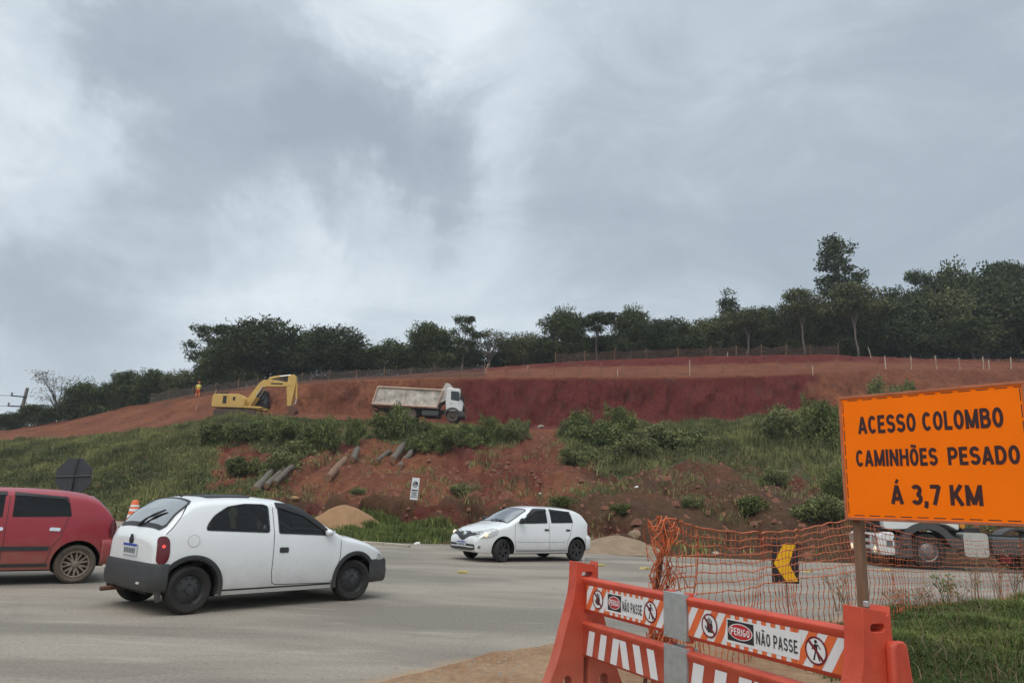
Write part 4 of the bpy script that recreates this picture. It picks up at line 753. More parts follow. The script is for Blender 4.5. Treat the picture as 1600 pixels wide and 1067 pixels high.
def stone(px, py, r_, label, mat_=None, sq=.6, p=None):
    p = p or hit(px, py); bm = bmesh.new(); bmesh.ops.create_icosphere(bm, subdivisions=2, radius=r_)
    for v_ in bm.verts: k_ = 1 + .35 * mnoise.noise(v_.co * (2 / r_) * .6 + Vector((px, py, 0))); v_.co *= k_; v_.co.z *= sq
    me = bpy.data.meshes.new('stone'); bm.to_mesh(me); bm.free(); me.materials.append(mat_ or M['stone']); o = bpy.data.objects.new('stone', me); COL.objects.link(o); o.location = p + Vector((0, 0, r_ * .2)); tag(o, label, 'stone')
for a_ in [(992, 838, .26, 'pale boulder at the foot of the bank behind the soil heap', M['heap'], .8), (460, 780, .22, 'small reddish rock above the sand heap', M['sand']), (652, 851, .12, 'white stone on the far kerb in front of the grass strip', M['litter']), (668, 848, .14, 'pale stone at the right end of the grass strip', M['litter']), (845, 668, .3, 'pale boulder in the bare soil gully'), (995, 762, .12, 'tiny white stone halfway up the right bank', M['litter']), (1118, 866, .13, 'whitish stone at the road edge behind the safety net'), (845, 772, .12, 'tiny white stone above the right white car', M['litter'])]: stone(*a_)
P = [gp(536, 847), gp(560, 850), gp(600, 852.5), gp(640, 856)]
for j in range(3):
    mb = MB(); d = (P[j + 1] - P[j]); mb.box((d / 2) + Vector((0, 0, .04)), (d.length * .96, .16, .12), Matrix.Rotation(math.atan2(d.y, d.x), 3, 'Z')); o = mb.build('kerb_stone', M['kerb'], bevel=.02); o.location = P[j] + Vector((0, .1, 0)); tag(o, ['left', 'middle', 'right'][j] + ' of three dusty kerb stones in front of the grass strip', 'kerb stone', 'kerb stones at the grass strip')
for j, (px, py, label) in enumerate([(723, 895, 'yellow road stud in front of the right white car'), (938, 884, 'yellow road stud right of the rear wheel of the right white car'), (1008, 889, 'yellow road stud left of the gathered net'), (1262, 893, 'yellow road stud just right of the chevron sign'), (1386, 891, 'yellow road stud below the white truck cab'), (1222, 868, 'yellow road stud beyond the chevron sign at the far road edge')]):
    if j == 0: mb = MB(); mb.prism([(-.13, 0), (.13, 0), (.08, .05), (-.08, .05)], -.09, .09, 'y'); o = so_ = mb.build('road_stud', M['stud'], bevel=.008)
    else: o = so_.copy(); COL.objects.link(o)
    o.location = gp(px, py); o.rotation_euler = (0, 0, .3 * j); tag(o, label, 'road stud', 'yellow road studs on the asphalt')
# ---------------------------------------------------------------- weeds by the sign
def weed(px, py, h, n_, label, seed, mat_=None, spread=.3, leafy=0, Y=None):
    rg = random.Random(seed); p = gp(px, py); p.z = max(0, vz(p.x, p.y)); mb = MB()
    for i in range(n_):
        a = rg.uniform(0, 6.28); l_ = rg.uniform(.1, 1) * spread; hh = h * rg.uniform(.55, 1.05); x0, y0 = rg.uniform(-.08, .08), rg.uniform(-.08, .08)
        pts = [(x0 + math.cos(a) * l_ * t ** 1.6, y0 + math.sin(a) * l_ * t ** 1.6, hh * t - .02) for t in (0, .25, .5, .75, 1)]; mb.tube(pts, [.006, .005, .004, .003, .0015], 4)
        for q in range(rg.randint(3, 8)):
            t = rg.uniform(.35, 1); b_ = Vector((x0 + math.cos(a) * l_ * t ** 1.6, y0 + math.sin(a) * l_ * t ** 1.6, hh * t)); aa = rg.uniform(0, 6.28); ln = rg.uniform(.04, .12)
            mb.tube([b_, b_ + Vector((math.cos(aa) * ln, math.sin(aa) * ln, ln * .8))], [.003, .001], 3)
            if leafy or rg.random() < .3: e_ = b_ + Vector((math.cos(aa) * ln, math.sin(aa) * ln, ln * .8)); s_ = rg.uniform(.012, .03); mb.add([e_ - Vector((s_, 0, 0)), e_ + Vector((0, s_, s_)), e_ + Vector((s_, 0, 0)), e_ - Vector((0, s_, s_))], [(0, 1, 2, 3)])
    o = mb.build('weed', mat_ or M['straw'], fixn=False); o.location = p; tag(o, label, 'weed', 'dry weeds on the verge')
for j, a_ in enumerate([(1330, 962, .85, 7, 'thin dry weed just left of the sign post'), (1312, 955, .7, 5, 'spindly weed between the chevron sign and the sign post'), (1424, 962, .45, 9, 'low reddish weed right of the thin rod'), (1478, 944, .55, 12, 'bushy green weed at the back of the turf', 1), (1528, 942, .95, 10, 'tall dry stalks below the middle of the orange sign'), (1560, 938, 1.05, 10, 'tall dry stalks below the right of the orange sign'), (1590, 936, .9, 12, 'dense dry stalks at the right edge of the picture'), (1400, 952, .3, 9, 'small weed at the turf edge'), (1500, 958, .5, 8, 'straw coloured weed in the turf'), (1452, 958, .35, 9, 'reddish seedling patch at the road edge')]):
    weed(*a_[:5], seed=40 + j, mat_=M['grassr'] if len(a_) > 5 else None, leafy=len(a_) > 5)
# ---------------------------------------------------------------- cars
M['crease'] = mat('crease_shade_and_gap', (.36, .36, .355), .5)  # grey that paints an unlit crease on white bodywork; also the fuel flap gap
class Hull:
    def __init__(s, top, bot, xr, xf, W0, belt, tum, endw=.2, r=.10, plan_r=.9, plan_f=.9, fil=.10):
        s.tx = [p[0] for p in top]; s.tz = [p[1] for p in top]; s.bx = [p[0] for p in bot]; s.bz = [p[1] for p in bot]
        xs = np.linspace(xr, xf, 400); f = np.interp(xs, s.tx, s.tz); k = np.exp(-np.linspace(-2, 2, 17) ** 2); k /= k.sum(); s.xs = xs; s.zt_ = np.convolve(np.pad(f, 8, mode='edge'), k, 'valid')
        s.xr, s.xf, s.W0, s.belt, s.tum, s.r, s.endw, s.pr, s.pf, s.fil = xr, xf, W0, belt, tum, r, endw, plan_r, plan_f, fil
    def ins(s, x):
        e = 0
        for d in (x - s.xr, s.xf - x):
            if d < s.fil: t = 1 - max(d, 0) / s.fil; e = s.fil * (1 - math.sqrt(max(0, 1 - t * t)))
        return e
    def zt(s, x): return float(np.interp(x, s.xs, s.zt_)) - s.ins(x) * .8
    def z0(s, x): return float(np.interp(x, s.bx, s.bz)) + s.ins(x) * .6
    def plan(s, x):
        w = s.W0
        t = (x - (s.xf - s.pf)) / s.pf
        if t > 0: w -= s.W0 * s.endw * t ** 2.6
        t = ((s.xr + s.pr) - x) / s.pr
        if t > 0: w -= s.W0 * s.endw * .62 * t ** 2.6
        return w - s.ins(x)
    def side(s, x, z):
        w = s.plan(x)
        if z < s.belt: return w * (1 - .032 * ((z - .56) / .37) ** 2 - (.05 * max(0, (.34 - z) / .2) ** 2))
        return w * (1 - .032) - (z - s.belt) * s.tum - .16 * (z - s.belt) ** 2 
    def Y(s, x, z):
        zt = s.zt(x); 
        if z >= zt: return 0.0
        q = (zt - z) / s.r; w = s.side(x, z)
        return w if q >= 1 else w * (1 - (1 - q) ** 2.5) ** .4
    def inside(s, x, y, z): return s.xr <= x <= s.xf and s.z0(x) <= z < s.zt(x) and abs(y) < s.Y(x, z)
    def P(s, kind, a, b):
        if kind in ('L', 'R'):
            y = s.Y(a, b); return Vector((a, y if kind == 'L' else -y, b))
        if kind in ('F', 'B'):
            lo, hi = (0, s.xf + .02) if kind == 'F' else (0, s.xr - .02)
            if kind == 'F': lo = .9
            else: lo = -.9
            for _ in range(26):
                m_ = (lo + hi) / 2
                if s.inside(m_, a, b): lo = m_
                else: hi = m_
            return Vector((lo, a, b))
        lo, hi = .35, 1.6
        for _ in range(26):
            m_ = (lo + hi) / 2
            if s.inside(a, b, m_): lo = m_
            else: hi = m_
        return Vector((a, b, lo))
    def nrm(s, kind, a, b, e=.012):
        u = s.P(kind, a + e, b) - s.P(kind, a - e, b); v_ = s.P(kind, a, b + e) - s.P(kind, a, b - e); n_ = u.cross(v_)
        if n_.length < 1e-9: n_ = Vector((0, 0, 1))
        n_.normalize(); ref = {'L': Vector((0, 1, 0)), 'R': Vector((0, -1, 0)), 'F': Vector((1, 0, 0)), 'B': Vector((-1, 0, 0)), 'T': Vector((0, 0, 1))}[kind]
        return n_ if n_.dot(ref) > 0 else -n_
    def body(s, name, mats, parent, arches, ar):
        xs = np.concatenate([s.xr + s.fil * (1 - np.cos(np.linspace(0, 1.5708, 7))), np.linspace(s.xr + s.fil, s.xf - s.fil, 84)[1:-1], s.xf - s.fil * (1 - np.cos(np.linspace(1.5708, 0, 7)))])
        rings = []
        for x in xs:
            zt, z0 = s.zt(x), s.z0(x); ring = [(x, 0, zt)]
            r = min(s.r, (zt - z0) * .6)
            for a in np.linspace(.12, 1.5708, 11):
                f = math.sin(a) ** .8; z = zt - s.r * (1 - max(math.cos(a), 0) ** .8) ; ring.append((x, max(.002, s.side(x, z) * f), z))
            for z in np.linspace(zt - s.r, z0, 14)[1:]: ring.append((x, s.side(x, z), z))
            ring.append((x, s.side(x, z0) * .9, z0 - .012)); ring.append((x, 0, z0 - .014))
            rings.append(ring)
        k = len(rings[0]); full = [r + [(p[0], -p[1], p[2]) for p in r[-2:0:-1]] for r in rings]; n_ = len(full[0]); mb = MB(); vs = [p for r in full for p in r]; fs = []
        for i in range(len(full) - 1):
            for j in range(n_): j2 = (j + 1) % n_; fs.append((i * n_ + j, i * n_ + j2, (i + 1) * n_ + j2, (i + 1) * n_ + j))
        fs.append(tuple(range(n_))); fs.append(tuple((len(full) - 1) * n_ + j for j in range(n_))[::-1])
        mb.add(vs, fs); o = mb.build(name, [mats[0], mats[1]], parent, smooth=True)
        for cx, w in arches:
            for sy in (-1, 1):
                c = MB(); c.lathe([(ar * .99, sy * .42), (ar, sy * 1.2)], 48, 'y', (cx, 0, w)); co = c.build('cut', [mats[1]], None)
                b_ = o.modifiers.new('b', 'BOOLEAN'); b_.object = co; b_.operation = 'DIFFERENCE'; b_.solver = 'EXACT'; b_.material_mode = 'TRANSFER'
                dg = bpy.context.evaluated_depsgraph_get(); me = bpy.data.meshes.new_from_object(o.evaluated_get(dg)); o.modifiers.clear(); o.data = me; bpy.data.objects.remove(co)
        o.data.name = name; o.data.set_sharp_from_angle(angle=R(38))
        return o
    def cut(s, o, c):
        b_ = o.modifiers.new('b', 'BOOLEAN'); b_.object = c; b_.operation = 'DIFFERENCE'; b_.solver = 'EXACT'; b_.material_mode = 'TRANSFER'
        dg = bpy.context.evaluated_depsgraph_get(); me = bpy.data.meshes.new_from_object(o.evaluated_get(dg)); o.modifiers.clear(); o.data = me; bpy.data.objects.remove(c); o.data.name = o.name
    def hollow(s, o, x0, x1, zf, sides, tops, t):   # cabin space and window openings, then seats and dashboard
        m = M['inter']; rings = []; xs = np.linspace(x0, x1, 34)
        for x in xs:
            zt = s.zt(x) - .045; ring = [(x, 0, zt)]
            for a in np.linspace(.2, 1.5708, 8):
                z = zt - s.r * (1 - max(math.cos(a), 0) ** .8); ring.append((x, max(.01, (s.side(x, z) - .05) * math.sin(a) ** .8), z))
            for z in np.linspace(zt - s.r, zf, 8)[1:]: ring.append((x, s.side(x, z) - .05, z))
            ring.append((x, 0, zf)); rings.append(ring + [(p[0], -p[1], p[2]) for p in ring[-2:0:-1]])
        n_ = len(rings[0]); mb = MB(); fs = [(i * n_ + j, i * n_ + (j + 1) % n_, (i + 1) * n_ + (j + 1) % n_, (i + 1) * n_ + j) for i in range(len(rings) - 1) for j in range(n_)]
        fs += [tuple(range(n_)), tuple((len(rings) - 1) * n_ + j for j in range(n_))[::-1]]; mb.add([p for r in rings for p in r], fs); s.cut(o, mb.build('cut', m))
        def shr(poly, k=.965):
            c = sum((Vector(p) for p in poly), Vector((0, 0))) / len(poly); return [tuple(c + (Vector(p) - c) * k) for p in poly]
        for poly in sides:
            for sg in (-1, 1): mb = MB(); mb.prism(shr(poly), sg * .4, sg * 1.1, 'y'); s.cut(o, mb.build('cut', m))
        for poly, z0 in tops: mb = MB(); mb.prism(shr(poly), z0, 1.8, 'z'); s.cut(o, mb.build('cut', m))
        o.data.set_sharp_from_angle(angle=R(38))
        for y in (-.36, .36):
            mb = MB(); rot = Matrix.Rotation(R(-14), 3, 'Y'); mb.box((-.02, y, .62), (.5, .46, .16)); mb.box((-.30, y, .90), (.13, .44, .58), rot, taper=(1, .8)); mb.box((-.39, y, 1.235), (.09, .24, .16), rot); mb.build('front_seat', M['seatm'], t, bevel=.03)
        mb = MB(); mb.box((-.92, 0, .62), (.46, 1.2, .16)); mb.box((-1.2, 0, .86), (.13, 1.18, .46), Matrix.Rotation(R(-16), 3, 'Y')); [mb.box((-1.27, y, 1.12), (.08, .22, .13)) for y in (-.35, .35)]; mb.build('rear_seat', M['seatm'], t, bevel=.03)
        mb = MB(); mb.prism([(.60, .6), (.95, .6), (.95, .89), (.72, .93), (.60, .86)], -.62, .62, 'y'); mb.build('dashboard', M['seatm'], t, bevel=.03)
        mb = MB(); rot = Matrix.Rotation(R(62), 3, 'Y'); pts = [Vector((.46, .36, .86)) + rot @ Vector((.18 * math.cos(a), .18 * math.sin(a), 0)) for a in np.linspace(0, 6.2832, 25)]; mb.tube(pts, .014, 6); mb.tube([(.46, .36, .86), (.66, .36, .78)], .03, 6); mb.build('steering_wheel', M['trim'], t)
    def panel(s, name, poly, kind, m, parent, off=.004, rings=6, seg=.045, thick=.012, smooth=True, rc=0.0):
        pts = []
        n0 = len(poly)
        if rc:   # round the corners
            q = []
            for i in range(n0):
                a, b_, c = Vector(poly[i - 1]), Vector(poly[i]), Vector(poly[(i + 1) % n0]); d0, d1 = (a - b_), (c - b_); r0 = min(rc, d0.length * .45); r1 = min(rc, d1.length * .45)
                p0, p1 = b_ + d0.normalized() * r0, b_ + d1.normalized() * r1
                for t in (0, .25, .5, .75, 1): q.append(tuple(p0 * (1 - t) ** 2 + b_ * 2 * t * (1 - t) + p1 * t * t))
            poly = q; n0 = len(poly)
        for i in range(n0):
            a, b_ = Vector(poly[i]), Vector(poly[(i + 1) % n0]); k = max(1, int((b_ - a).length / seg))
            for j in range(k): pts.append(a.lerp(b_, j / k))
        c = sum(pts, Vector((0, 0))) / len(pts); n_ = len(pts); vs = []; fs = []
        def put(p, o_): return s.P(kind, p[0], p[1]) + s.nrm(kind, p[0], p[1]) * o_
        for p in pts: vs.append(put(p, off - thick))
        for r in range(rings):
            for p in pts: vs.append(put(p.lerp(c, r / rings), off))
        vs.append(put(c, off))
        for r in range(rings):
            for i in range(n_): j = (i + 1) % n_; fs.append((r * n_ + i, r * n_ + j, (r + 1) * n_ + j, (r + 1) * n_ + i))
        for i in range(n_): fs.append((rings * n_ + i, rings * n_ + (i + 1) % n_, (rings + 1) * n_))
        mb = MB(); mb.add(vs, fs); return mb.build(name, m, parent, smooth=45)
    def strip(s, name, pts, kind, w, m, parent, off=.0025):
        q = [Vector(p) for p in pts]; P = []
        for i in range(len(q) - 1):
            k = max(1, int((q[i + 1] - q[i]).length / .05))
            for j in range(k): P.append(q[i].lerp(q[i + 1], j / k))
        P.append(q[-1]); vs = []; fs = []
        for i, p in enumerate(P):
            d = (P[min(i + 1, len(P) - 1)] - P[max(i - 1, 0)]).normalized(); n_ = Vector((-d.y, d.x)) * w / 2
            for sg in (-1, 1):
                a = p + n_ * sg; vs.append(s.P(kind, a.x, a.y) + s.nrm(kind, a.x, a.y) * off)
        for i in range(len(P) - 1): fs.append((2 * i, 2 * i + 1, 2 * i + 3, 2 * i + 2))
        mb = MB(); mb.add(vs, fs); return mb.build(name, m, parent, smooth=True)
def arc_pts(cx, cz, r, a0, a1, n=12): return [(cx + r * math.cos(R(a0 + (a1 - a0) * i / n)), cz + r * math.sin(R(a0 + (a1 - a0) * i / n))) for i in range(n + 1)]
def wheel(parent, x, y, r, w, kind, steer=0.0, tm=None):
    sg = 1 if y > 0 else -1
    wz = bpy.data.objects.new('wheel', None); COL.objects.link(wz); wz.parent = parent; wz.location = (x, y, r); wz.rotation_euler = (0, 0, steer); wz.empty_display_size = .1
    mb = MB(); h = w / 2; ri = r * .66
    mb.lathe([(ri, -h * .8), (r * .86, -h), (r * .96, -h * .82), (r, -h * .55), (r, -.012), (r - .008, -.008), (r - .008, .008), (r, .012), (r, h * .55), (r * .96, h * .82), (r * .86, h), (ri, h * .8)], 40, 'y', closed=True); mb.build('tyre', tm or M['tyre'], wz, smooth=40)
    mb = MB(); m_ = {'steel': M['rimb'], 'black': M['rimb'], 'alloy': M['rimd'], 'bright': M['rims']}[kind]; f = sg
    if kind == 'steel':
        mb.lathe([(ri, f * h * .78), (ri * .93, f * h * .55), (ri * .86, f * h * .34), (ri * .62, f * h * .46), (ri * .5, f * h * .62), (ri * .30, f * h * .62), (ri * .26, f * h * .8), (.0, f * h * .84)], 32, 'y', cap=False)
        for i in range(10): a = 6.283 * i / 10; mb.lathe([(.014, f * h * .50), (.014, f * h * .54)], 10, 'y', (math.cos(a) * ri * .74, 0, math.sin(a) * ri * .74), 1)
        for i in range(4): a = 6.283 * i / 4; mb.lathe([(.012, f * h * .6), (.010, f * h * .8)], 6, 'y', (math.cos(a) * ri * .4, 0, math.sin(a) * ri * .4), 0)
        mb.build('rim', [m_, M['trim']], wz, smooth=35)
    else:
        mb.lathe([(ri * 1.02, f * h * .82), (ri * .94, f * h * .80), (ri * .9, f * h * .2), (0, f * h * .1)], 32, 'y', mi=1, cap=False)
        ns = 6 if kind == 'black' else 7
        for i in range(ns):
            a = 6.283 * i / ns; 
            for da in ((-.13, .13) if kind == 'alloy' else (0,)):
                rot = Matrix.Rotation(-(a), 3, 'Y'); ww = .032 if kind == 'alloy' else .06
                p0 = Vector((ri * .2, f * h * .66, 0)); p1 = Vector((ri * .97, f * h * .74, da * ri * 1.6)); d = p1 - p0; n_ = Vector((-d.z, 0, d.x)).normalized() * ww * .5; t_ = Vector((0, f * .03, 0))
                vs = [rot @ q for q in (p0 - n_, p0 + n_, p1 + n_ * .7, p1 - n_ * .7, p0 - n_ - t_, p0 + n_ - t_, p1 + n_ * .7 - t_, p1 - n_ * .7 - t_)]
                mb.add(vs, [(0, 1, 2, 3), (7, 6, 5, 4), (0, 4, 5, 1), (1, 5, 6, 2), (2, 6, 7, 3), (3, 7, 4, 0)])
        mb.lathe([(ri * 1.03, f * h * .8), (ri * 1.0, f * h * .9), (ri * .92, f * h * .84)], 32, 'y', cap=False); mb.lathe([(ri * .26, f * h * .5), (ri * .24, f * h * .78), (.0, f * h * .82)], 16, 'y')
        mb.build('rim', [m_, M['trim'] if kind != 'alloy' else M['muddyin']], wz, smooth=35)
    return wz
M['muddyin'] = mat('muddy_rim_inside', (.075, .058, .045), .9)
def bumper(H, name, front, z0, z1, xs, m, parent, out=.025, prof=None, notch=0):
    prof = prof or [(0, -.02), (.06, .6), (.2, 1), (.55, 1.0), (.62, .72), (.9, .66), (1.0, -.02)]
    xe = H.xf if front else H.xr; sg = 1 if front else -1; pts = []
    n_ = 30
    for i in range(n_ + 1):
        t = -1 + 2 * i / n_; pts.append(t)
    vs = []; fs = []
    for (tz, to) in prof:
        z = z0 + (z1 - z0) * tz; zz_ = min(max(z, .36), z1 + .02); outl = []   # plan outline at this height: side run, then the rounded nose
        for x in np.linspace(xs, xe - sg * .12, 7): outl.append((x, H.Y(x, zz_)))
        yE = H.Y(xe - sg * .12, zz_)
        for a in np.linspace(0, 1.5708, 9)[1:]: outl.append((xe - sg * .12 * (1 - math.sin(a)), yE - .12 * (1 - math.cos(a))))
        for a in (.75, .5, .25, 0): outl.append((xe + sg * .02 * (1 - a), (yE - .12) * a))
        outl = outl + [(p[0], -p[1]) for p in outl[-2::-1]]; N_ = len(outl)
        for i, p in enumerate(outl):
            a = Vector(outl[max(i - 1, 0)]); b_ = Vector(outl[min(i + 1, N_ - 1)]); d = (b_ - a).normalized(); nn = Vector((d.y, -d.x)); 
            if nn.x * sg < -.001 or (abs(nn.x) < .2 and nn.y * p[1] < 0): nn = -nn
            k = out * to * min(1, .55 + i / 3, .55 + (N_ - 1 - i) / 3)
            vs.append((p[0] + nn.x * k, p[1] + nn.y * k, z))
    for r in range(len(prof) - 1):
        for i in range(N_ - 1): fs.append((r * N_ + i, r * N_ + i + 1, (r + 1) * N_ + i + 1, (r + 1) * N_ + i))
    mb = MB(); mb.add(vs, fs); o = mb.build(name, m, parent, smooth=40, fixn=True)
    return o
def flare(H, cx, cz, r0, r1, y, m, parent, a0=-12, a1=192):
    mb = MB(); sg = 1 if y > 0 else -1; n_ = 26; vs = []; fs = []
    for i in range(n_ + 1):
        a = R(a0 + (a1 - a0) * i / n_); c, s_ = math.cos(a), math.sin(a)
        yy0 = abs(H.Y(cx + c * r1, max(.3, cz + s_ * r1))) if H.xr < cx + c * r1 < H.xf else abs(y)
        for rr, dy in ((r0, -.09), (r0, .012), (r0 + (r1 - r0) * .45, .026), (r1, .014), (r1, -.03)): vs.append((cx + c * rr, sg * (max(yy0, abs(y) * .9) + dy), cz + s_ * rr))
    for i in range(n_):
        for j in range(4): fs.append((i * 5 + j, i * 5 + j + 1, (i + 1) * 5 + j + 1, (i + 1) * 5 + j))
    mb.add(vs, fs); return mb.build('arch_trim', m, parent, smooth=50)
def number_plate(parent, p, rx, w=.40, h=.13, tilt=0):
    o = bpy.data.objects.new('number_plate', None); COL.objects.link(o); o.parent = parent; o.location = p; o.rotation_euler = (0, tilt, rx)
    mb = MB(); mb.box((0, 0, 0), (.012, w, h)); mb.box((.008, 0, h * .38), (.004, w * .98, h * .2), mi=1)
    for i in range(7): mb.box((.0085, -w * .36 + i * w * .12, -h * .1), (.004, w * .07, h * .42), mi=2)
    mb.build('plate', [M['plate'], M['plateb'], M['inkg']], o); return o
# ---- compact three door hatchback with dark bumpers
def car_threedoor():
    t = thing('hatchback_car', 'white three door hatchback with dark grey bumpers and black steel wheels, seen from behind', 'car')
    wb = 1.2215; rw = .285
    H = Hull([(-1.70, .86), (-1.66, .93), (-1.60, 1.01), (-1.44, 1.215), (-1.24, 1.355), (-1.08, 1.395), (-.7, 1.418), (-.3, 1.424), (.05, 1.40), (.28, 1.345), (.6, 1.165), (.93, .985), (1.02, .945), (1.25, .905), (1.5, .845), (1.72, .765), (1.83, .68), (1.90, .58)],
             [(-1.80, .32), (-1.5, .24), (-1, .20), (1, .20), (1.6, .24), (1.96, .30)], -1.665, 1.895, .805, .93, .30, .20, .12)
    SW_ = [(-1.10, .985), (-.21, .955), (-.21, 1.30), (-.28, 1.325), (-.56, 1.325), (-.80, 1.285), (-.99, 1.17), (-1.08, 1.06)]
    DW_ = [(-.08, .945), (.77, .915), (.79, .935), (.52, 1.12), (.28, 1.275), (.16, 1.318), (-.08, 1.33)]
    RW_ = [(-1.575, -.56), (-1.585, 0), (-1.575, .56), (-1.535, .61), (-1.27, .535), (-1.225, .48), (-1.205, 0), (-1.225, -.48), (-1.27, -.535), (-1.535, -.61)]
    FW_ = [(.98, -.62), (.99, 0), (.98, .62), (.36, .53), (.31, .47), (.30, 0), (.31, -.47), (.36, -.53)]
    bo_ = H.body('body', (M['white'], M['well']), t, ((-wb, .30), (wb, .30)), .345); H.hollow(bo_, -1.57, .97, .66, [SW_, DW_], [(RW_, .9), (FW_, .86)], t)
    for K in ('L', 'R'):
        H.panel('side_window', [(-1.10, .985), (-.21, .955), (-.21, 1.30), (-.28, 1.325), (-.56, 1.325), (-.80, 1.285), (-.99, 1.17), (-1.08, 1.06)], K, M['cglass'], t, .004, rc=.05)
        d = bpy.data.objects.new('door', None); COL.objects.link(d); d.parent = t
        H.strip('gap', [(-.15, 1.33), (-.15, .95), (-.155, .45), (-.13, .32), (-.08, .295), (.78, .275), (.84, .32), (.93, .62), (.935, .90)], K, .008, M['seam'], d)
        H.panel('door_window', [(-.08, .945), (.77, .915), (.79, .935), (.52, 1.12), (.28, 1.275), (.16, 1.318), (-.08, 1.33)], K, M['cglass'], d, .004, rc=.03)
        H.panel('rain_visor', [(-.10, 1.285), (.12, 1.272), (.27, 1.20), (.50, 1.06), (.71, .932), (.785, .932), (.53, 1.122), (.285, 1.277), (.16, 1.326), (-.10, 1.338)], K, M['trim'], d, .018, rings=2, thick=.02)
        H.panel('handle', [(-.06, .77), (.075, .77), (.075, .70), (-.06, .70)], K, M['blackp'], d, .008, rc=.02)
        H.panel('tail_light', [(-1.64, .86), (-1.615, .915), (-1.565, .92), (-1.52, .87), (-1.51, .70), (-1.535, .605), (-1.61, .595), (-1.64, .62)], K, M['tail'], t, .008, rc=.05)
        H.panel('fuel_flap' if K == 'R' else 'side_badge', arc_pts(-1.245, .865, .068, 0, 345, 18) if K == 'R' else [(-1.3, .85), (-1.27, .85), (-1.27, .86), (-1.3, .86)], K, M['white'], t, .004, rings=3, thick=.006)
        if K == 'R': H.strip('fuel_flap_gap', arc_pts(-1.245, .865, .07, 0, 360, 24), K, .006, M['crease'], t, .004)
        sg = 1 if K == 'L' else -1
        for cx in (-wb, wb): flare(H, cx, .30, .338, .398, sg * .80, M['blackp'], t, -14 if cx < 0 else -8, 194 if cx > 0 else 200)
        mi = MB(); a = H.P(K, .74, .95); mi.lathe([(.0, -.085), (.05, -.075), (.075, -.02), (.078, .03), (.06, .06), (0, .065)], 14, 'x', (0, 0, 0)); mi.v = [(q[0] * .5 + a.x - .05, q[1] * .8 + a.y + sg * .05, q[2] * .6 + a.z + .01) for q in mi.v]
        mi.box((a.x, a.y + sg * .03, a.z + .02), (.07, .1, .04)); mo = mi.build('wing_mirror', M['white'], t, smooth=50)
        H.panel('headlight', [(1.66, .66), (1.84, .60), (1.84, .50), (1.74, .52), (1.64, .58)], K, M['lens'], t, .006, rc=.03)
        H.strip('sill_line', [(-.85, .262), (.85, .262)], K, .02, M['seam'], t)
        H.strip('hatch_gap', [(-1.20, 1.37), (-1.34, 1.22), (-1.50, 1.01), (-1.57, .94)], K, .007, M['seam'], t)
    H.panel('rear_window', RW_, 'T', M['sglass'], t, .006, rings=8)
    H.strip('rear_window_seal', RW_ + RW_[:1], 'T', .035, M['trim'], t, .009)
    H.panel('windscreen', FW_, 'T', M['sglass'], t, .005, rings=8)
    p0, p1, p2 = [H.P('T', *q) + H.nrm('T', *q) * .03 for q in ((-1.60, -.02), (-1.535, -.10), (-1.44, -.36))]; mb = MB(); mb.tube([p0, p1], [.022, .014], 6); mb.tube([p1, p1.lerp(p2, .35), p2], [.010, .02, .012], 5); mb.build('rear_wiper', M['trim'], t)
    mb = MB(); mb.tube([H.P('T', -1.10, 0) + Vector((0, 0, .0)), H.P('T', -1.13, 0) + Vector((-.03, 0, .03))], .012, 6)
    mb.build('roof_aerial', M['trim'], t)
    H.panel('roof_hatch', [(-.98, -.42), (-.98, .42), (-.35, .42), (-.35, -.42)], 'T', M['trim'], t, .012, rings=5, rc=.06)
    bumper(H, 'rear_bumper', False, .27, .60, -1.50, M['blackp'], t, .035); bumper(H, 'front_bumper', True, .24, .57, 1.48, M['blackp'], t, .035)
    number_plate(t, H.P('B', .0, .73) + Vector((-.012, 0, 0)), math.pi, .40, .14, 0.0)
    mb = MB(); p = H.P('B', .0, .86); mb.lathe([(.0, -.02), (.045, -.012), (.045, .012), (0, .015)], 12, 'x', (p.x - .01, p.y, p.z - .02)); mb.box((p.x - .012, 0, p.z - .02), (.02, .03, .14)); mb.build('tailgate_handle', M['ink'], t)
    pl = H.P('R', -1.575, .80) + Vector((-.012, -.006, 0)); mb = MB(); mb.lathe([(0, -.012), (.018, -.006), (.018, .006), (0, .012)], 10, 'y', pl); mb.build('brake_bulb', M['taillit'], t)
    mb = MB(); mb.tube([(-1.55, .42, .23), (-1.80, .42, .22)], .028, 10); mb.build('exhaust_pipe', M['rust'], t)
    mb = MB(); mb.box((-1.712, -.42, .36), (.012, .07, .022)); mb.build('reflector', M['litter'], t)
    mb = MB(); mb.box((0, 0, .22), (2.6, 1.2, .1)); mb.box((-1.5, 0, .3), (.3, 1.1, .12)); mb.tube([(-wb, -.7, rw), (-wb, .7, rw)], .04, 8); mb.build('underbody', M['well'], t)
    for x in (-wb, wb):
        for y in (-.685, .685): wheel(t, x, y, rw, .19, 'steel', R(-9) if x > 0 else 0)
    return t
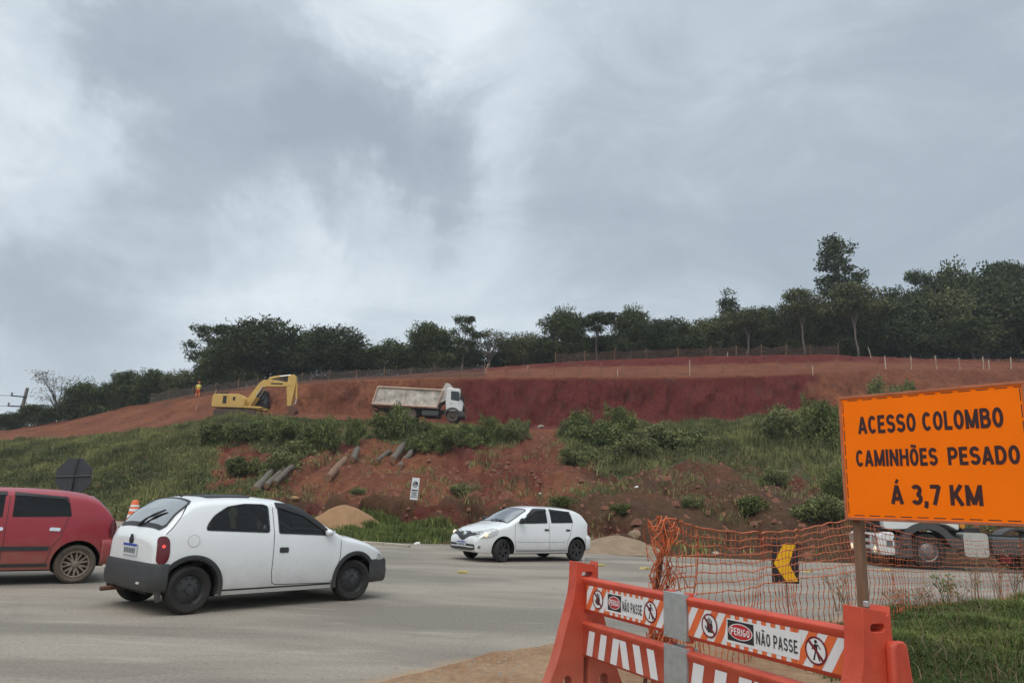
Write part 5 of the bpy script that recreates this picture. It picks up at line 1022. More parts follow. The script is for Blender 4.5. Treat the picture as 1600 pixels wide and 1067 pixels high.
# ---- five door hatchback used for the red and the right white car
def car_fivedoor(paint, label, rims, lit, steer, dark_rub=False, tm=None):
    t = thing('hatchback_car', label, 'car'); wb = 1.236; rw = .29
    H = Hull([(-1.82, .80), (-1.79, .92), (-1.73, 1.0), (-1.60, 1.17), (-1.46, 1.30), (-1.28, 1.365), (-1.0, 1.40), (-.5, 1.42), (0, 1.412), (.25, 1.372), (.45, 1.29), (.75, 1.13), (1.03, .995), (1.12, .965), (1.4, .90), (1.65, .82), (1.84, .72), (1.96, .62), (2.01, .52)],
             [(-1.82, .32), (-1.5, .25), (-1, .22), (1, .22), (1.6, .22), (2.01, .24)], -1.775, 1.97, .82, .965, .28, .22, .12)
    W1_ = [(-1.09, 1.01), (-.31, .985), (-.31, 1.315), (-.38, 1.325), (-.95, 1.275), (-1.04, 1.225)]; W2_ = [(-.19, .985), (.74, .955), (.77, .98), (.45, 1.165), (.24, 1.29), (.14, 1.318), (-.19, 1.322)]
    FW_ = [(1.02, -.64), (1.05, 0), (1.02, .64), (.40, .545), (.345, .48), (.325, 0), (.345, -.48), (.40, -.545)]; RW_ = [(-1.70, -.55), (-1.71, 0), (-1.70, .55), (-1.66, .6), (-1.46, .53), (-1.42, .48), (-1.40, 0), (-1.42, -.48), (-1.46, -.53), (-1.66, -.6)]
    bo_ = H.body('body', (paint, M['well']), t, ((-wb, .305), (wb, .305)), .345); H.hollow(bo_, -1.66, 1.03, .66, [W1_, W2_], [(RW_, .93), (FW_, .90)], t)
    for K in ('L', 'R'):
        for nm, gap, win, vis, hx in (('rear_door', [(-1.02, 1.29), (-1.05, 1.0), (-.98, .70), (-.88, .55), (-.84, .34), (-.78, .285), (-.26, .275)], [(-1.09, 1.01), (-.31, .985), (-.31, 1.315), (-.38, 1.325), (-.95, 1.275), (-1.04, 1.225)], [(-1.02, 1.26), (-.30, 1.30), (-.30, 1.345), (-1.00, 1.295)], -.90),
                                  ('front_door', [(-.245, 1.335), (-.25, .98), (-.25, .34), (-.24, .28), (.78, .27), (.86, .33), (.90, .6), (.885, .93)], [(-.19, .985), (.74, .955), (.77, .98), (.45, 1.165), (.24, 1.29), (.14, 1.318), (-.19, 1.322)], [(-.21, 1.30), (.12, 1.295), (.24, 1.255), (.46, 1.13), (.49, 1.17), (.26, 1.31), (.15, 1.345), (-.21, 1.345)], -.16)):
            d = bpy.data.objects.new(nm, None); COL.objects.link(d); d.parent = t
            H.strip('gap', gap, K, .008, M['seam'], d); H.panel('door_window', win, K, M['dglass'] if dark_rub else M['cglass'], d, .004, rc=.025); H.panel('rain_visor', vis, K, M['trim'], d, .014, rings=2, thick=.016)
            H.panel('handle', [(hx - .06, .835), (hx + .08, .84), (hx + .09, .79), (hx - .06, .785)], K, M['chrome'] if dark_rub else M['blackp'], d, .012, rc=.02)
        if dark_rub: H.panel('rubbing_strip', [(-.86, .56), (.86, .56), (.86, .50), (-.83, .50)], K, M['blackp'], t, .012, rings=2, rc=.02)
        else: H.strip('door_crease_shade', [(-.80, .50), (.82, .50)], K, .012, M['crease'], t)  # flat grey strip: crease shade painted on the doors, no fold modelled
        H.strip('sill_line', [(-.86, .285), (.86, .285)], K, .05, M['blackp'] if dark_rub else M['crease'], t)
        H.panel('tail_light', [(-1.755, .97), (-1.72, .98), (-1.67, .96), (-1.64, .80), (-1.655, .69), (-1.755, .685)], K, M['tail'], t, .008, rc=.03)
        H.panel('headlight', [(1.40, .80), (1.47, .835), (1.70, .775), (1.88, .70), (1.92, .63), (1.90, .575), (1.62, .60), (1.44, .675)], K, M['lens'], t, .008, rc=.03)
        if lit:
            q = H.P(K, 1.74, .67) + H.nrm(K, 1.74, .67) * .006; mb = MB(); bm_ = bmesh.new(); bmesh.ops.create_uvsphere(bm_, u_segments=12, v_segments=8, radius=.062)
            mb.add([v_.co + q for v_ in bm_.verts], [tuple(v_.index for v_ in f_.verts) for f_ in bm_.faces]); bm_.free(); mb.build('bulb', M['lamplit'], t, smooth=True)
        sg = 1 if K == 'L' else -1; mi = MB(); a = H.P(K, .72, .98); mi.lathe([(.0, -.085), (.05, -.075), (.075, -.02), (.078, .03), (.06, .06), (0, .065)], 14, 'x'); mi.v = [(q[0] * .75 + a.x, q[1] * 1.25 + a.y + sg * .105, q[2] * .95 + a.z + .055) for q in mi.v]
        mi.box((a.x, a.y + sg * .03, a.z + .02), (.07, .1, .04)); mi.build('wing_mirror', M['trim'], t, smooth=50)
        H.panel('fog_lamp_recess', [(1.86, .40), (1.92, .40), (1.92, .33), (1.87, .33)], K, M['inkg'], t, .008, rc=.02)
    H.panel('windscreen', FW_, 'T', M['sglass'], t, .005, rings=8)
    H.strip('windscreen_seal', FW_ + FW_[:1], 'T', .03, M['trim'], t, .008)
    H.panel('rear_window', RW_, 'T', M['sglass'], t, .005, rings=8)
    for y0, y1 in ((-.1, .42), (.38, -.02)):
        a, b_ = H.P('T', 1.045, y0) + Vector((0, 0, .03)), H.P('T', .965, y1) + Vector((0, 0, .03)); mb = MB(); mb.tube([a, a.lerp(b_, .4), b_], [.014, .012, .007], 5); mb.build('wiper', M['trim'], t)
    # nose: grille band with diamond emblem, plate, lower intakes
    H.panel('grille', [(-.60, .735), (-.30, .69), (-.14, .73), (.14, .73), (.30, .69), (.60, .735), (.60, .665), (.30, .62), (.13, .545), (0, .50), (-.13, .545), (-.30, .62), (-.60, .665)], 'F', M['blackp'], t, .010, rings=6)
    q = H.P('F', 0, .655); mb = MB(); vs = [(q.x + .022, 0, .755), (q.x + .022, .075, .655), (q.x + .022, 0, .555), (q.x + .022, -.075, .655), (q.x + .034, 0, .70), (q.x + .034, .032, .655), (q.x + .034, 0, .61), (q.x + .034, -.032, .655)]
    vs += [(v_[0] - .03, v_[1], v_[2]) for v_ in vs[:4]]; mb.add(vs, [(0, 1, 5, 4), (1, 2, 6, 5), (2, 3, 7, 6), (3, 0, 4, 7), (0, 8, 9, 1), (1, 9, 10, 2), (2, 10, 11, 3), (3, 11, 8, 0), (4, 5, 6, 7)]); mb.build('diamond_emblem', M['chrome'], t)
    H.panel('lower_intake', [(-.55, .43), (.55, .43), (.58, .30), (.42, .275), (-.42, .275), (-.58, .30)], 'F', M['blackp'], t, .008, rings=5, rc=.03)
    H.panel('intake_bar', [(-.52, .372), (.52, .372), (.52, .345), (-.52, .345)], 'F', paint, t, .018, rings=2)
    number_plate(t, H.P('F', 0, .42) + Vector((.03, 0, .0)), 0, .40, .13)
    number_plate(t, H.P('B', 0, .62) + Vector((-.02, 0, .0)), math.pi, .40, .13)
    bumper(H, 'rear_bumper', False, .28, .66, -1.56, paint, t, .045, [(0, -.02), (.08, .7), (.3, 1), (.8, 1), (.9, .7), (1, -.02)])
    mb = MB(); p = H.P('T', -1.0, 0); mb.tube([p, p + Vector((-.12, 0, .16))], [.012, .004], 6); mb.build('roof_aerial', M['trim'], t)
    mb = MB(); mb.box((0, 0, .235), (2.6, 1.2, .1)); mb.box((-1.5, 0, .3), (.3, 1.1, .12)); mb.tube([(-wb, -.7, rw), (-wb, .7, rw)], .04, 8); mb.build('underbody', M['well'], t)
    for x in (-wb, wb):
        for y in (-.70, .70): wheel(t, x, y, rw, .18, rims, steer if x > 0 else 0, tm)
    return t
ca = car_threedoor(); ca.location = (-3.564, 10.885, 0); ca.rotation_euler = (0, 0, .844)
cb = car_fivedoor(M['white'], 'white five door hatchback with dark windows and black wheels, driving towards the camera', 'black', True, R(16)); cb.location = (.524, 20.83, 0); cb.rotation_euler = (0, 0, 3.761)
cc = car_fivedoor(M['red'], 'dusty red hatchback with muddy wheels, half cut off by the left edge', 'alloy', False, 0, True, M['tyred']); rh = R(216); cc.location = Vector((-6.68, 12.05, 0)) + Vector((math.cos(rh), math.sin(rh), 0)) * 1.236 + Vector((math.sin(rh), -math.cos(rh), 0)) * .72; cc.rotation_euler = (0, 0, rh)
# ---------------------------------------------------------------- trucks
def truck_wheel(parent, x, y, r, w, rm, tm, dual=False):
    wz = bpy.data.objects.new('wheel', None); COL.objects.link(wz); wz.parent = parent; wz.location = (x, y, r); f = 1 if y > 0 else -1; h = w / 2; ri = r * .56
    mb = MB(); mb.lathe([(ri, -h), (r * .93, -h), (r, -h * .7), (r, h * .7), (r * .93, h), (ri, h)], 28, 'y', closed=True); mb.build('tyre', tm, wz, smooth=40)
    mb = MB()
    if dual: mb.lathe([(ri * 1.02, f * h * .98), (ri * .93, f * h * .9), (ri * .85, f * h * .1), (ri * .5, f * h * .0), (ri * .42, f * h * .9), (0, f * h * .95)], 24, 'y', cap=False)
    else: mb.lathe([(ri * 1.02, f * h * .98), (ri * .93, f * h * .92), (ri * .84, f * h * .75), (ri * .55, f * h * 1.05), (ri * .45, f * h * 1.25), (ri * .3, f * h * 1.3), (0, f * h * 1.3)], 24, 'y', cap=False)
    for i in range(10): a = .628 * i; mb.lathe([(r * .028, f * h * .9), (r * .028, f * h * 1.12)], 6, 'y', (math.cos(a) * ri * .62, 0, math.sin(a) * ri * .62))
    mb.build('rim', rm, wz, smooth=35); return wz
def rounded(pts, r=.08, k=4):
    q = []; n_ = len(pts)
    for i in range(n_):
        a, b_, c = Vector(pts[i - 1]), Vector(pts[i]), Vector(pts[(i + 1) % n_]); d0, d1 = a - b_, c - b_; p0 = b_ + d0.normalized() * min(r, d0.length * .45); p1 = b_ + d1.normalized() * min(r, d1.length * .45)
        for j in range(k + 1): t = j / k; q.append(tuple(p0 * (1 - t) ** 2 + b_ * 2 * t * (1 - t) + p1 * t * t))
    return q
p = at(657, 660, 66); p.z = zat(p.x, p.y)
tk = thing('dump_truck', 'dusty dump truck with a white cab standing in front of the red cutting', 'dump truck', p, -.02)
# x forward; chassis origin under the middle
cab = bpy.data.objects.new('cab', None); COL.objects.link(cab); cab.parent = tk
mb = MB(); mb.prism(rounded([(2.35, .95), (3.75, .95), (3.82, 1.6), (3.62, 2.05), (3.50, 2.95), (2.30, 3.02), (2.25, 1.7)], .12), -1.2, 1.2, 'y'); mb.build('shell', M['cabw'], cab, smooth=40, bevel=.06)
for y in (-1.212, 1.202):
    mb = MB(); mb.prism(rounded([(2.72, 1.95), (3.42, 1.85), (3.52, 1.98), (3.42, 2.68), (2.70, 2.72)], .06), y, y + .01, 'y'); mb.build('side_window', M['glass'], cab)
    mb = MB(); mb.box((3.62, y * 1.16, 2.25), (.14, .26, .62)); mb.tube([(3.55, y, 2.6), (3.62, y * 1.16, 2.5)], .03, 5); mb.build('mirror', M['trim'], cab, bevel=.04)
    mb = MB(); mb.prism([(2.62, .98), (3.5, .98), (3.5, 1.75), (2.62, 1.85)], y * 1.004, y * 1.004 + .006, 'y'); mb.build('door', M['cabw'], cab); 
    mb = MB(); mb.box((2.78, y * 1.012, 1.62), (.16, .03, .05)); mb.build('door_handle', M['trim'], cab)
mb = MB(); vs = [(3.655, -1.08, 2.05), (3.655, 1.08, 2.05), (3.535, 1.05, 2.85), (3.535, -1.05, 2.85)]; mb.add(vs, [(0, 1, 2, 3)]); mb.build('windscreen', M['glass'], cab)
mb = MB(); mb.box((3.79, 0, 1.35), (.06, 1.9, .5)); [mb.box((3.83, 0, 1.18 + .12 * i), (.03, 1.8, .04)) for i in range(4)]; mb.build('grille', M['gry'], cab)
mb = MB(); mb.prism(rounded([(3.3, .45), (3.85, .45), (3.95, .62), (3.93, .9), (3.3, .95)], .08), -1.2, 1.2, 'y'); mb.build('bumper', M['gry'], tk, bevel=.04)
for y in (-1.0, 1.0):
    mb = MB(); mb.box((3.9, y, .72), (.1, .34, .2)); mb.build('headlight', M['lens'], tk, bevel=.03)
    mb = MB(); mb.prism(rounded(arc_pts(2.92, .55, .72, 0, 180, 12) + arc_pts(2.92, .55, .60, 180, 0, 12), .02, 1), y * 1.18 - .2, y * 1.18 + .2 - .2 * (y > 0), 'y'); mb.build('mudguard', M['gry'], tk)
mb = MB(); mb.box((-.2, .45, .95), (7.2, .1, .28)); mb.box((-.2, -.45, .95), (7.2, .1, .28)); mb.box((-.9, 0, .72), (4.4, 1.0, .3)); [mb.box((x, 0, .52), (.16, 2.0, .16)) for x in (-.75, -2.1, 2.92)]; mb.box((-4.0, 0, .8), (.08, 2.2, .2)); mb.build('chassis', M['iron'], tk)
mb = MB(); mb.box((.95, -.95, .72), (1.5, .5, .5)); mb.box((.95, .95, .72), (1.5, .5, .5)); mb.build('fuel_tank', M['gry'], tk, bevel=.08)
bed = bpy.data.objects.new('tipper_bed', None); COL.objects.link(bed); bed.parent = tk
mb = MB()
for y in (-1.24, 1.16): mb.prism([(-4.15, 1.35), (1.55, 1.22), (2.0, 2.75), (-3.75, 2.85)], y, y + .08, 'y')
mb.prism([(-4.15, 1.25), (1.6, 1.12), (1.6, 1.24), (-4.15, 1.37)], -1.24, 1.24, 'y'); mb.add([(-4.15, -1.24, 1.35), (-4.15, 1.24, 1.35), (-3.78, 1.24, 2.85), (-3.78, -1.24, 2.85)], [(0, 1, 2, 3)]); mb.add([(1.56, -1.24, 1.22), (1.56, 1.24, 1.22), (2.0, 1.24, 2.75), (2.0, -1.24, 2.75)], [(0, 1, 2, 3)])
mb.build('bed_wall', M['tipper'], bed)
mb = MB()
for y in (-1.30, 1.30):
    mb.tube([(-3.76, y, 2.86), (2.02, y, 2.76)], .085, 6); mb.tube([(-4.18, y, 1.34), (1.52, y, 1.22)], .12, 6); mb.tube([(-4.18, y, 1.34), (-3.76, y, 2.88)], .085, 6); mb.tube([(1.5, y, 1.25), (1.98, y, 2.75)], .09, 6); mb.tube([(-1.4, y, 1.3), (-1.25, y, 2.8)], .03, 5)
mb.build('bed_rim', M['tipperr'], bed)
mb = MB(); mb.tube([(-4.1, -1.25, 1.2), (-4.1, 1.25, 1.2)], .08, 6); mb.box((-4.2, -.8, 1.02), (.06, .3, .14)); mb.build('rear_beam', M['iron'], bed)
mb = MB(); vs = []; 
for i, (x, z, w_) in enumerate([(1.55, 1.55, 1.15), (1.75, 2.3, 1.2), (1.95, 2.95, 1.22), (2.22, 3.48, 1.2), (2.55, 3.42, 1.15), (2.72, 2.98, 1.1), (2.55, 2.5, 1.1), (2.3, 1.9, 1.1)]):
    for y in (-1, -.4, .2, .6, 1): vs.append((x + random.uniform(-.05, .05), y * w_, z + random.uniform(-.09, .09)))
mb.add(vs, [(i * 5 + j, i * 5 + j + 1, (i + 1) * 5 + j + 1, (i + 1) * 5 + j) for i in range(7) for j in range(4)] + [tuple(i * 5 for i in range(8)), tuple(i * 5 + 4 for i in range(8))[::-1]]); mb.build('folded_tarpaulin', M['canvas'], tk, smooth=60)
for x in (2.92, -.75, -2.1):
    for y in (-1.0, 1.0): truck_wheel(tk, x, y, .53, .34, M['muddyin'] if x > 0 else M['rimd'], M['tyred'], x < 0)
# ---- tractor unit on the right
p = gp(1449, 889); hd = R(174); p = p - Vector((math.cos(hd), math.sin(hd), 0)) * 0 + Vector((math.cos(hd + math.pi / 2), math.sin(hd + math.pi / 2), 0)) * -1.05; p.z = 0
ts = thing('truck', 'white truck tractor unit with a lit headlamp, half hidden behind the orange sign', 'truck', p, hd)   # origin: middle of the front axle
cab = bpy.data.objects.new('cab', None); COL.objects.link(cab); cab.parent = ts
mb = MB(); mb.prism(rounded([(-.95, 1.15), (-.62, 1.32), (.1, 1.38), (.55, 1.15), (1.22, 1.12), (1.30, 1.7), (1.12, 2.0), (.85, 3.0), (.3, 3.35), (-.95, 3.35)], .1), -1.2, 1.2, 'y'); mb.build('shell', M['cabw'], cab, smooth=40, bevel=.06)
for y in (-1.212, 1.202):
    mb = MB(); mb.prism(rounded([(-.1, 1.95), (.85, 1.85), (.95, 1.98), (.72, 2.72), (-.1, 2.75)], .06), y, y + .01, 'y'); mb.build('side_window', M['glass'], cab)
    mb = MB(); mb.box((1.0, y * 1.2, 2.4), (.16, .26, .7)); mb.tube([(.85, y, 2.75), (1.0, y * 1.2, 2.6)], .03, 5); mb.build('mirror', M['trim'], cab, bevel=.04)
    mb = MB(); mb.box((-.0, y * 1.01, 1.6), (.2, .03, .05)); mb.build('door_handle', M['trim'], cab)
mb = MB(); mb.add([(1.17, -1.05, 2.0), (1.17, 1.05, 2.0), (.92, 1.02, 2.92), (.92, -1.02, 2.92)], [(0, 1, 2, 3)]); mb.build('windscreen', M['glass'], cab)
mb = MB(); mb.prism(rounded([(1.22, 1.0), (1.33, 1.0), (1.35, 1.62), (1.24, 1.66)], .02, 2), -.95, .95, 'y'); [mb.box((1.355, 0, 1.1 + .15 * i), (.03, 1.8, .06), mi=1) for i in range(4)]; mb.build('grille', [M['trim'], M['gry']], cab)
mb = MB(); mb.prism(rounded([(.78, .38), (1.36, .36), (1.45, .5), (1.44, .95), (1.25, 1.05), (.98, 1.05), (.92, .9)], .07), -1.24, 1.24, 'y'); mb.build('bumper', M['cabw'], ts, bevel=.05)
mb = MB(); [mb.box((1.445, 0, z), (.03, 1.15, h)) for z, h in ((.88, .10), (.68, .10), (.48, .08))]; mb.build('bumper_intake', M['trim'], ts)
for y in (-1, 1):
    mb = MB(); mb.prism(rounded([(1.30, .68), (1.47, .68), (1.47, .94), (1.30, .94)], .04), y * 1.0 - .22, y * 1.0 + .22, 'y'); hl = mb.build('headlight', M['lens'], ts, bevel=.03)
    mb = MB(); mb.prism(rounded([(1.02, .62), (1.20, .62), (1.20, .80), (1.02, .80)], .05), y * 1.245 - .008, y * 1.245 + .008, 'y'); mb.build('side_lamp_recess', M['inkg'], ts)
    mb = MB(); mb.lathe([(0, 1.455), (.085, 1.475), (.10, 1.46)], 14, 'x', (0, y * 1.0, .52)); mb.build('lit_headlamp', M['lamplit'], ts, smooth=True)
    mb = MB(); mb.prism(rounded(arc_pts(0, .52, .86, -8, 145, 16) + [(-.98, .9), (-.98, .62)] + arc_pts(0, .52, .66, 165, -8, 16), .02, 1), y * 1.05 - .2, y * 1.05 + .2, 'y'); mb.build('mudguard', M['gry'], ts, smooth=30)
    mb = MB(); mb.box((.72, y * 1.1, .62), (.5, .28, .62)); mb.box((.80, y * 1.2, .62), (.4, .12, .05), mi=1); mb.box((.8, y * 1.2, .85), (.4, .12, .05), mi=1); mb.build('step', [M['gry'], M['iron']], ts)
    mb = MB(); mb.lathe([(0, 0), (.07, .0), (.07, .05), (0, .06)], 10, 'y', (-1.02, y * 1.22 - (.05 if y < 0 else 0), 1.3)); mb.build('marker_lamp', M['amber'], ts)
    mb = MB(); mb.prism(rounded([(-1.72, .42), (-1.02, .42), (-1.02, 1.12), (-1.72, 1.12)], .14), y * 1.0 - .25, y * 1.0 + .25, 'y'); mb.build('fuel_tank', M['silver'], ts, smooth=40)
    mb = MB(); mb.box((-2.55, y * .95, .75), (1.4, .5, .55)); mb.build('side_box', M['gry'], ts, bevel=.08)
    mb = MB(); mb.prism(rounded(arc_pts(-3.6, .55, .74, 10, 170, 14) + arc_pts(-3.6, .55, .68, 170, 10, 14), .02, 1), y * .95 - .3, y * .95 + .3, 'y'); mb.build('rear_mudguard', M['gry'], ts, smooth=30)
mb = MB(); [mb.box((-2.6, y, .92), (6.4, .1, .3)) for y in (-.42, .42)]; [mb.box((x, 0, .52), (.18, 2.0, .18)) for x in (0, -3.6, -4.95)]; mb.box((-1.4, 0, 1.0), (.5, 1.9, .5)); mb.box((-5.75, 0, .85), (.1, 2.3, .2)); mb.build('chassis', M['iron'], ts)
mb = MB(); mb.lathe([(.0, 1.10), (.52, 1.12), (.55, 1.18), (.0, 1.22)], 20, 'z', (-4.1, 0, 0)); mb.box((-4.1, 0, 1.1), (1.2, .9, .06)); mb.build('coupling_plate', M['iron'], ts)
for x, rmm in ((0, M['rims']), (-3.6, M['muddyin']), (-4.95, M['muddyin'])):
    for y in (-1.05, 1.05): truck_wheel(ts, x, y, .52, .32 if x == 0 else .5, rmm, M['tyre'], x < 0)
mb = MB(); mb.box((-2.2, 1.22, .38), (.06, .02, .18)); mb.box((-2.2, 1.19, .38), (.3, .06, .22)); mb.build('reflector', M['tail'], ts)
# ---------------------------------------------------------------- excavator
p = at(336, 655, 71.5); p.z = zat(p.x + 2, p.y)
ex = thing('excavator', 'yellow tracked excavator digging on the bench of the cutting', 'excavator', p, 0)
z0 = max(-.35, at(370, 646.5, 71.5).z - p.z - 1.0)
for y in (-1.25, 1.25):
    mb = MB(); mb.prism(arc_pts(.75, z0 + .42, .42, 90, 270, 8) + arc_pts(3.9, z0 + .42, .42, -90, 90, 8), y - .3, y + .3, 'y'); mb.build('track', M['trackm'], ex)
    mb = MB(); [mb.lathe([(.0, y - .32), (.2, y - .32), (.2, y + .32), (0, y + .32)], 12, 'y', (x, 0, z0 + .3)) for x in (1.2, 1.8, 2.4, 3.0, 3.5)]; mb.build('track_roller', M['iron'], ex)
mb = MB(); mb.lathe([(.0, z0 + .6), (.75, z0 + .6), (.75, z0 + 1.02), (0, z0 + 1.02)], 20, 'z', (2.35, 0, 0)); mb.box((2.35, 0, z0 + .5), (1.8, 2.0, .35)); mb.build('slew_ring', M['iron'], ex)
hz = z0 + 1.0
mb = MB(); mb.prism(rounded([(0, hz), (3.1, hz), (3.1, hz + .9), (2.55, hz + 1.32), (.15, hz + 1.25), (0, hz + 1.05)], .14), -1.35, .35, 'y'); mb.prism(rounded([(0, hz), (.9, hz), (.9, hz + 1.22), (.15, hz + 1.25), (0, hz + 1.05)], .12), .35, 1.35, 'y'); mb.prism([(.9, hz), (4.75, hz), (4.75, hz + .22), (.9, hz + .22)], .3, 1.35, 'y'); mb.prism([(2.9, hz), (4.75, hz), (4.75, hz + .2), (2.9, hz + .2)], -1.3, -.5, 'y'); mb.build('house', M['yel'], ex, smooth=40, bevel=.04)
mb = MB(); mb.box((1.22, -1.36, hz + .72), (.34, .03, .72)); mb.box((2.1, -1.36, hz + .85), (.22, .03, .32)); mb.build('vent_panel', M['iron'], ex)
mb = MB(); mb.box((.75, -.4, hz + 1.36), (.7, .8, .22)); mb.tube([(1.2, -.8, hz + 1.3), (1.2, -.8, hz + 1.6)], .06, 6); mb.build('exhaust_stack', M['iron'], ex)
cb_ = bpy.data.objects.new('cab', None); COL.objects.link(cb_); cb_.parent = ex
mb = MB(); mb.prism(rounded([(3.05, hz + .2), (4.75, hz + .2), (4.85, hz + 1.0), (4.55, hz + 1.95), (3.15, hz + 1.98)], .1), .35, 1.35, 'y'); mb.build('shell', M['iron'], cb_, bevel=.04)
for y in (.34, 1.355): mb = MB(); mb.prism(rounded([(3.25, hz + .95), (4.65, hz + .6), (4.72, hz + 1.05), (4.48, hz + 1.82), (3.27, hz + 1.84)], .05), y, y + .006, 'y'); mb.build('cab_window', M['glass'], cb_)
mb = MB(); mb.add([(4.83, .42, hz + .5), (4.83, 1.28, hz + .5), (4.88, 1.28, hz + 1.0), (4.88, .42, hz + 1.0)], [(0, 1, 2, 3)]); mb.add([(4.88, .42, hz + 1.02), (4.88, 1.28, hz + 1.02), (4.6, 1.28, hz + 1.9), (4.6, .42, hz + 1.9)], [(0, 1, 2, 3)]); mb.build('front_window', M['glass'], cb_)
gz = hz - .55    # image datum used below
boom = rounded([(2.55, gz + .72), (2.95, gz + .60), (4.35, gz + 2.62), (4.75, gz + 2.78), (6.85, gz + 2.88), (7.08, gz + 3.05), (6.85, gz + 3.28), (5.6, gz + 3.46), (4.45, gz + 3.44), (4.05, gz + 3.12)], .12)
mb = MB(); mb.prism(boom, -.56, -.12, 'y'); bo = mb.build('boom', M['yel'], ex, bevel=.02)
mb = MB(); mb.box((5.75, -.57, gz + 3.10), (1.1, .012, .13)); mb.build('lettering_band', M['ink'], bo)
mb = MB(); mb.prism(rounded([(6.80, gz + 3.95), (7.25, gz + 4.12), (7.55, gz + 3.9), (7.58, gz + 3.2), (7.25, gz + .75), (6.98, gz + .72), (6.72, gz + 2.9)], .1), -.52, -.16, 'y'); ar_ = mb.build('arm', M['yel'], ex, bevel=.02)
for y in (-.75, .07): mb = MB(); mb.tube([(3.2, y, gz + .45), (3.95, y, gz + 1.75)], .13, 8); mb.tube([(3.95, y, gz + 1.75), (4.5, y, gz + 2.75)], .07, 8, mi=1); mb.build('boom_cylinder', [M['yel'], M['steelb']], ex, smooth=40)
mb = MB(); mb.tube([(4.95, -.34, gz + 3.62), (5.9, -.34, gz + 3.86)], .12, 8); mb.tube([(5.9, -.34, gz + 3.86), (7.0, -.34, gz + 4.02)], .06, 8, mi=1); mb.box((5.0, -.34, gz + 3.5), (.3, .2, .25)); mb.build('arm_cylinder', [M['yel'], M['steelb']], ex, smooth=40)
mb = MB(); mb.tube([(7.62, -.34, gz + 3.2), (7.72, -.34, gz + 1.75)], .10, 8); mb.tube([(7.72, -.34, gz + 1.75), (7.70, -.34, gz + 1.25)], .06, 8, mi=1); mb.tube([(7.7, -.34, gz + 1.25), (7.2, -.34, gz + .95)], .05, 6, mi=1); mb.tube([(7.5, -.34, gz + 3.4), (7.62, -.34, gz + 3.2)], .07, 6); mb.build('bucket_cylinder', [M['yel'], M['steelb']], ex, smooth=40)
mb = MB(); mb.prism(rounded([(7.0, gz + .95), (7.75, gz + 1.0), (7.95, gz + .55), (7.75, gz + .05), (7.25, gz - .15), (6.9, gz + .1), (7.25, gz + .3)], .08), -.95, .25, 'y'); [mb.box((6.92, -.85 + .26 * i, gz + .02), (.22, .08, .1)) for i in range(5)]; mb.build('bucket', M['rust'], ex, bevel=.02)
# ---------------------------------------------------------------- worker
p = at(305.5, 641, 84.5); p.z = zat(p.x, p.y)
pe = thing('person', 'worker in hi vis yellow jacket and orange trousers, bending slightly on the red slope', 'person', p, .3)
def skinbody(name, verts, edges, rad, m, parent, root=0):
    me = bpy.data.meshes.new(name); me.from_pydata(verts, edges, []); me.materials.append(m); o = bpy.data.objects.new(name, me); COL.objects.link(o); o.parent = parent
    md = o.modifiers.new('skin', 'SKIN'); sk = me.skin_vertices[0].data if me.skin_vertices else None
    if sk is None:
        bpy.context.view_layer.update(); bm = bmesh.new(); bm.from_mesh(me); bm.verts.layers.skin.verify(); bm.to_mesh(me); bm.free(); sk = me.skin_vertices[0].data
    for i, r_ in enumerate(rad): sk[i].radius = (r_, r_); sk[i].use_root = (i == root)
    s_ = o.modifiers.new('sub', 'SUBSURF'); s_.levels = 1; s_.render_levels = 2; return o
bv = [(0, 0, .93), (0, .04, 1.15), (0, .10, 1.40), (0, .13, 1.52), (0, .16, 1.62), (0, .17, 1.74), (-.10, 0, .90), (-.15, .10, .48), (-.18, -.02, .06), (-.18, .13, .04), (.10, 0, .90), (.16, .02, .48), (.20, -.12, .06), (.20, .02, .04), (-.20, .10, 1.42), (-.30, .16, 1.14), (-.24, .36, .98), (.20, .10, 1.42), (.30, .18, 1.14), (.22, .38, 1.0)]
be = [(0, 1), (1, 2), (2, 3), (3, 4), (4, 5), (0, 6), (6, 7), (7, 8), (8, 9), (0, 10), (10, 11), (11, 12), (12, 13), (2, 14), (14, 15), (15, 16), (2, 17), (17, 18), (18, 19)]
skinbody('body', bv, be, [.13, .14, .15, .055, .095, .085, .085, .06, .045, .04, .085, .06, .045, .04, .06, .045, .035, .06, .045, .035], M['skin'], pe)
jv = bv[0:3] + [bv[14], bv[15], (-.255, .31, 1.01), bv[17], bv[18], (.24, .33, 1.03)]; skinbody('jacket', jv, [(0, 1), (1, 2), (2, 3), (3, 4), (4, 5), (2, 6), (6, 7), (7, 8)], [.17, .18, .18, .085, .07, .06, .085, .07, .06], M['hivy'], pe)
tv = [bv[0], bv[6], bv[7], bv[8], bv[10], bv[11], bv[12]]; skinbody('trousers', tv, [(0, 1), (1, 2), (2, 3), (0, 4), (4, 5), (5, 6)], [.16, .115, .09, .08, .115, .09, .08], M['hivo'], pe)
mb = MB(); mb.lathe([(.15, -.02), (.135, .0), (.13, .06), (.09, .12), (0, .14)], 14, 'z', (0, .17, 1.74)); mb.build('helmet', M['sto'], pe, smooth=True)
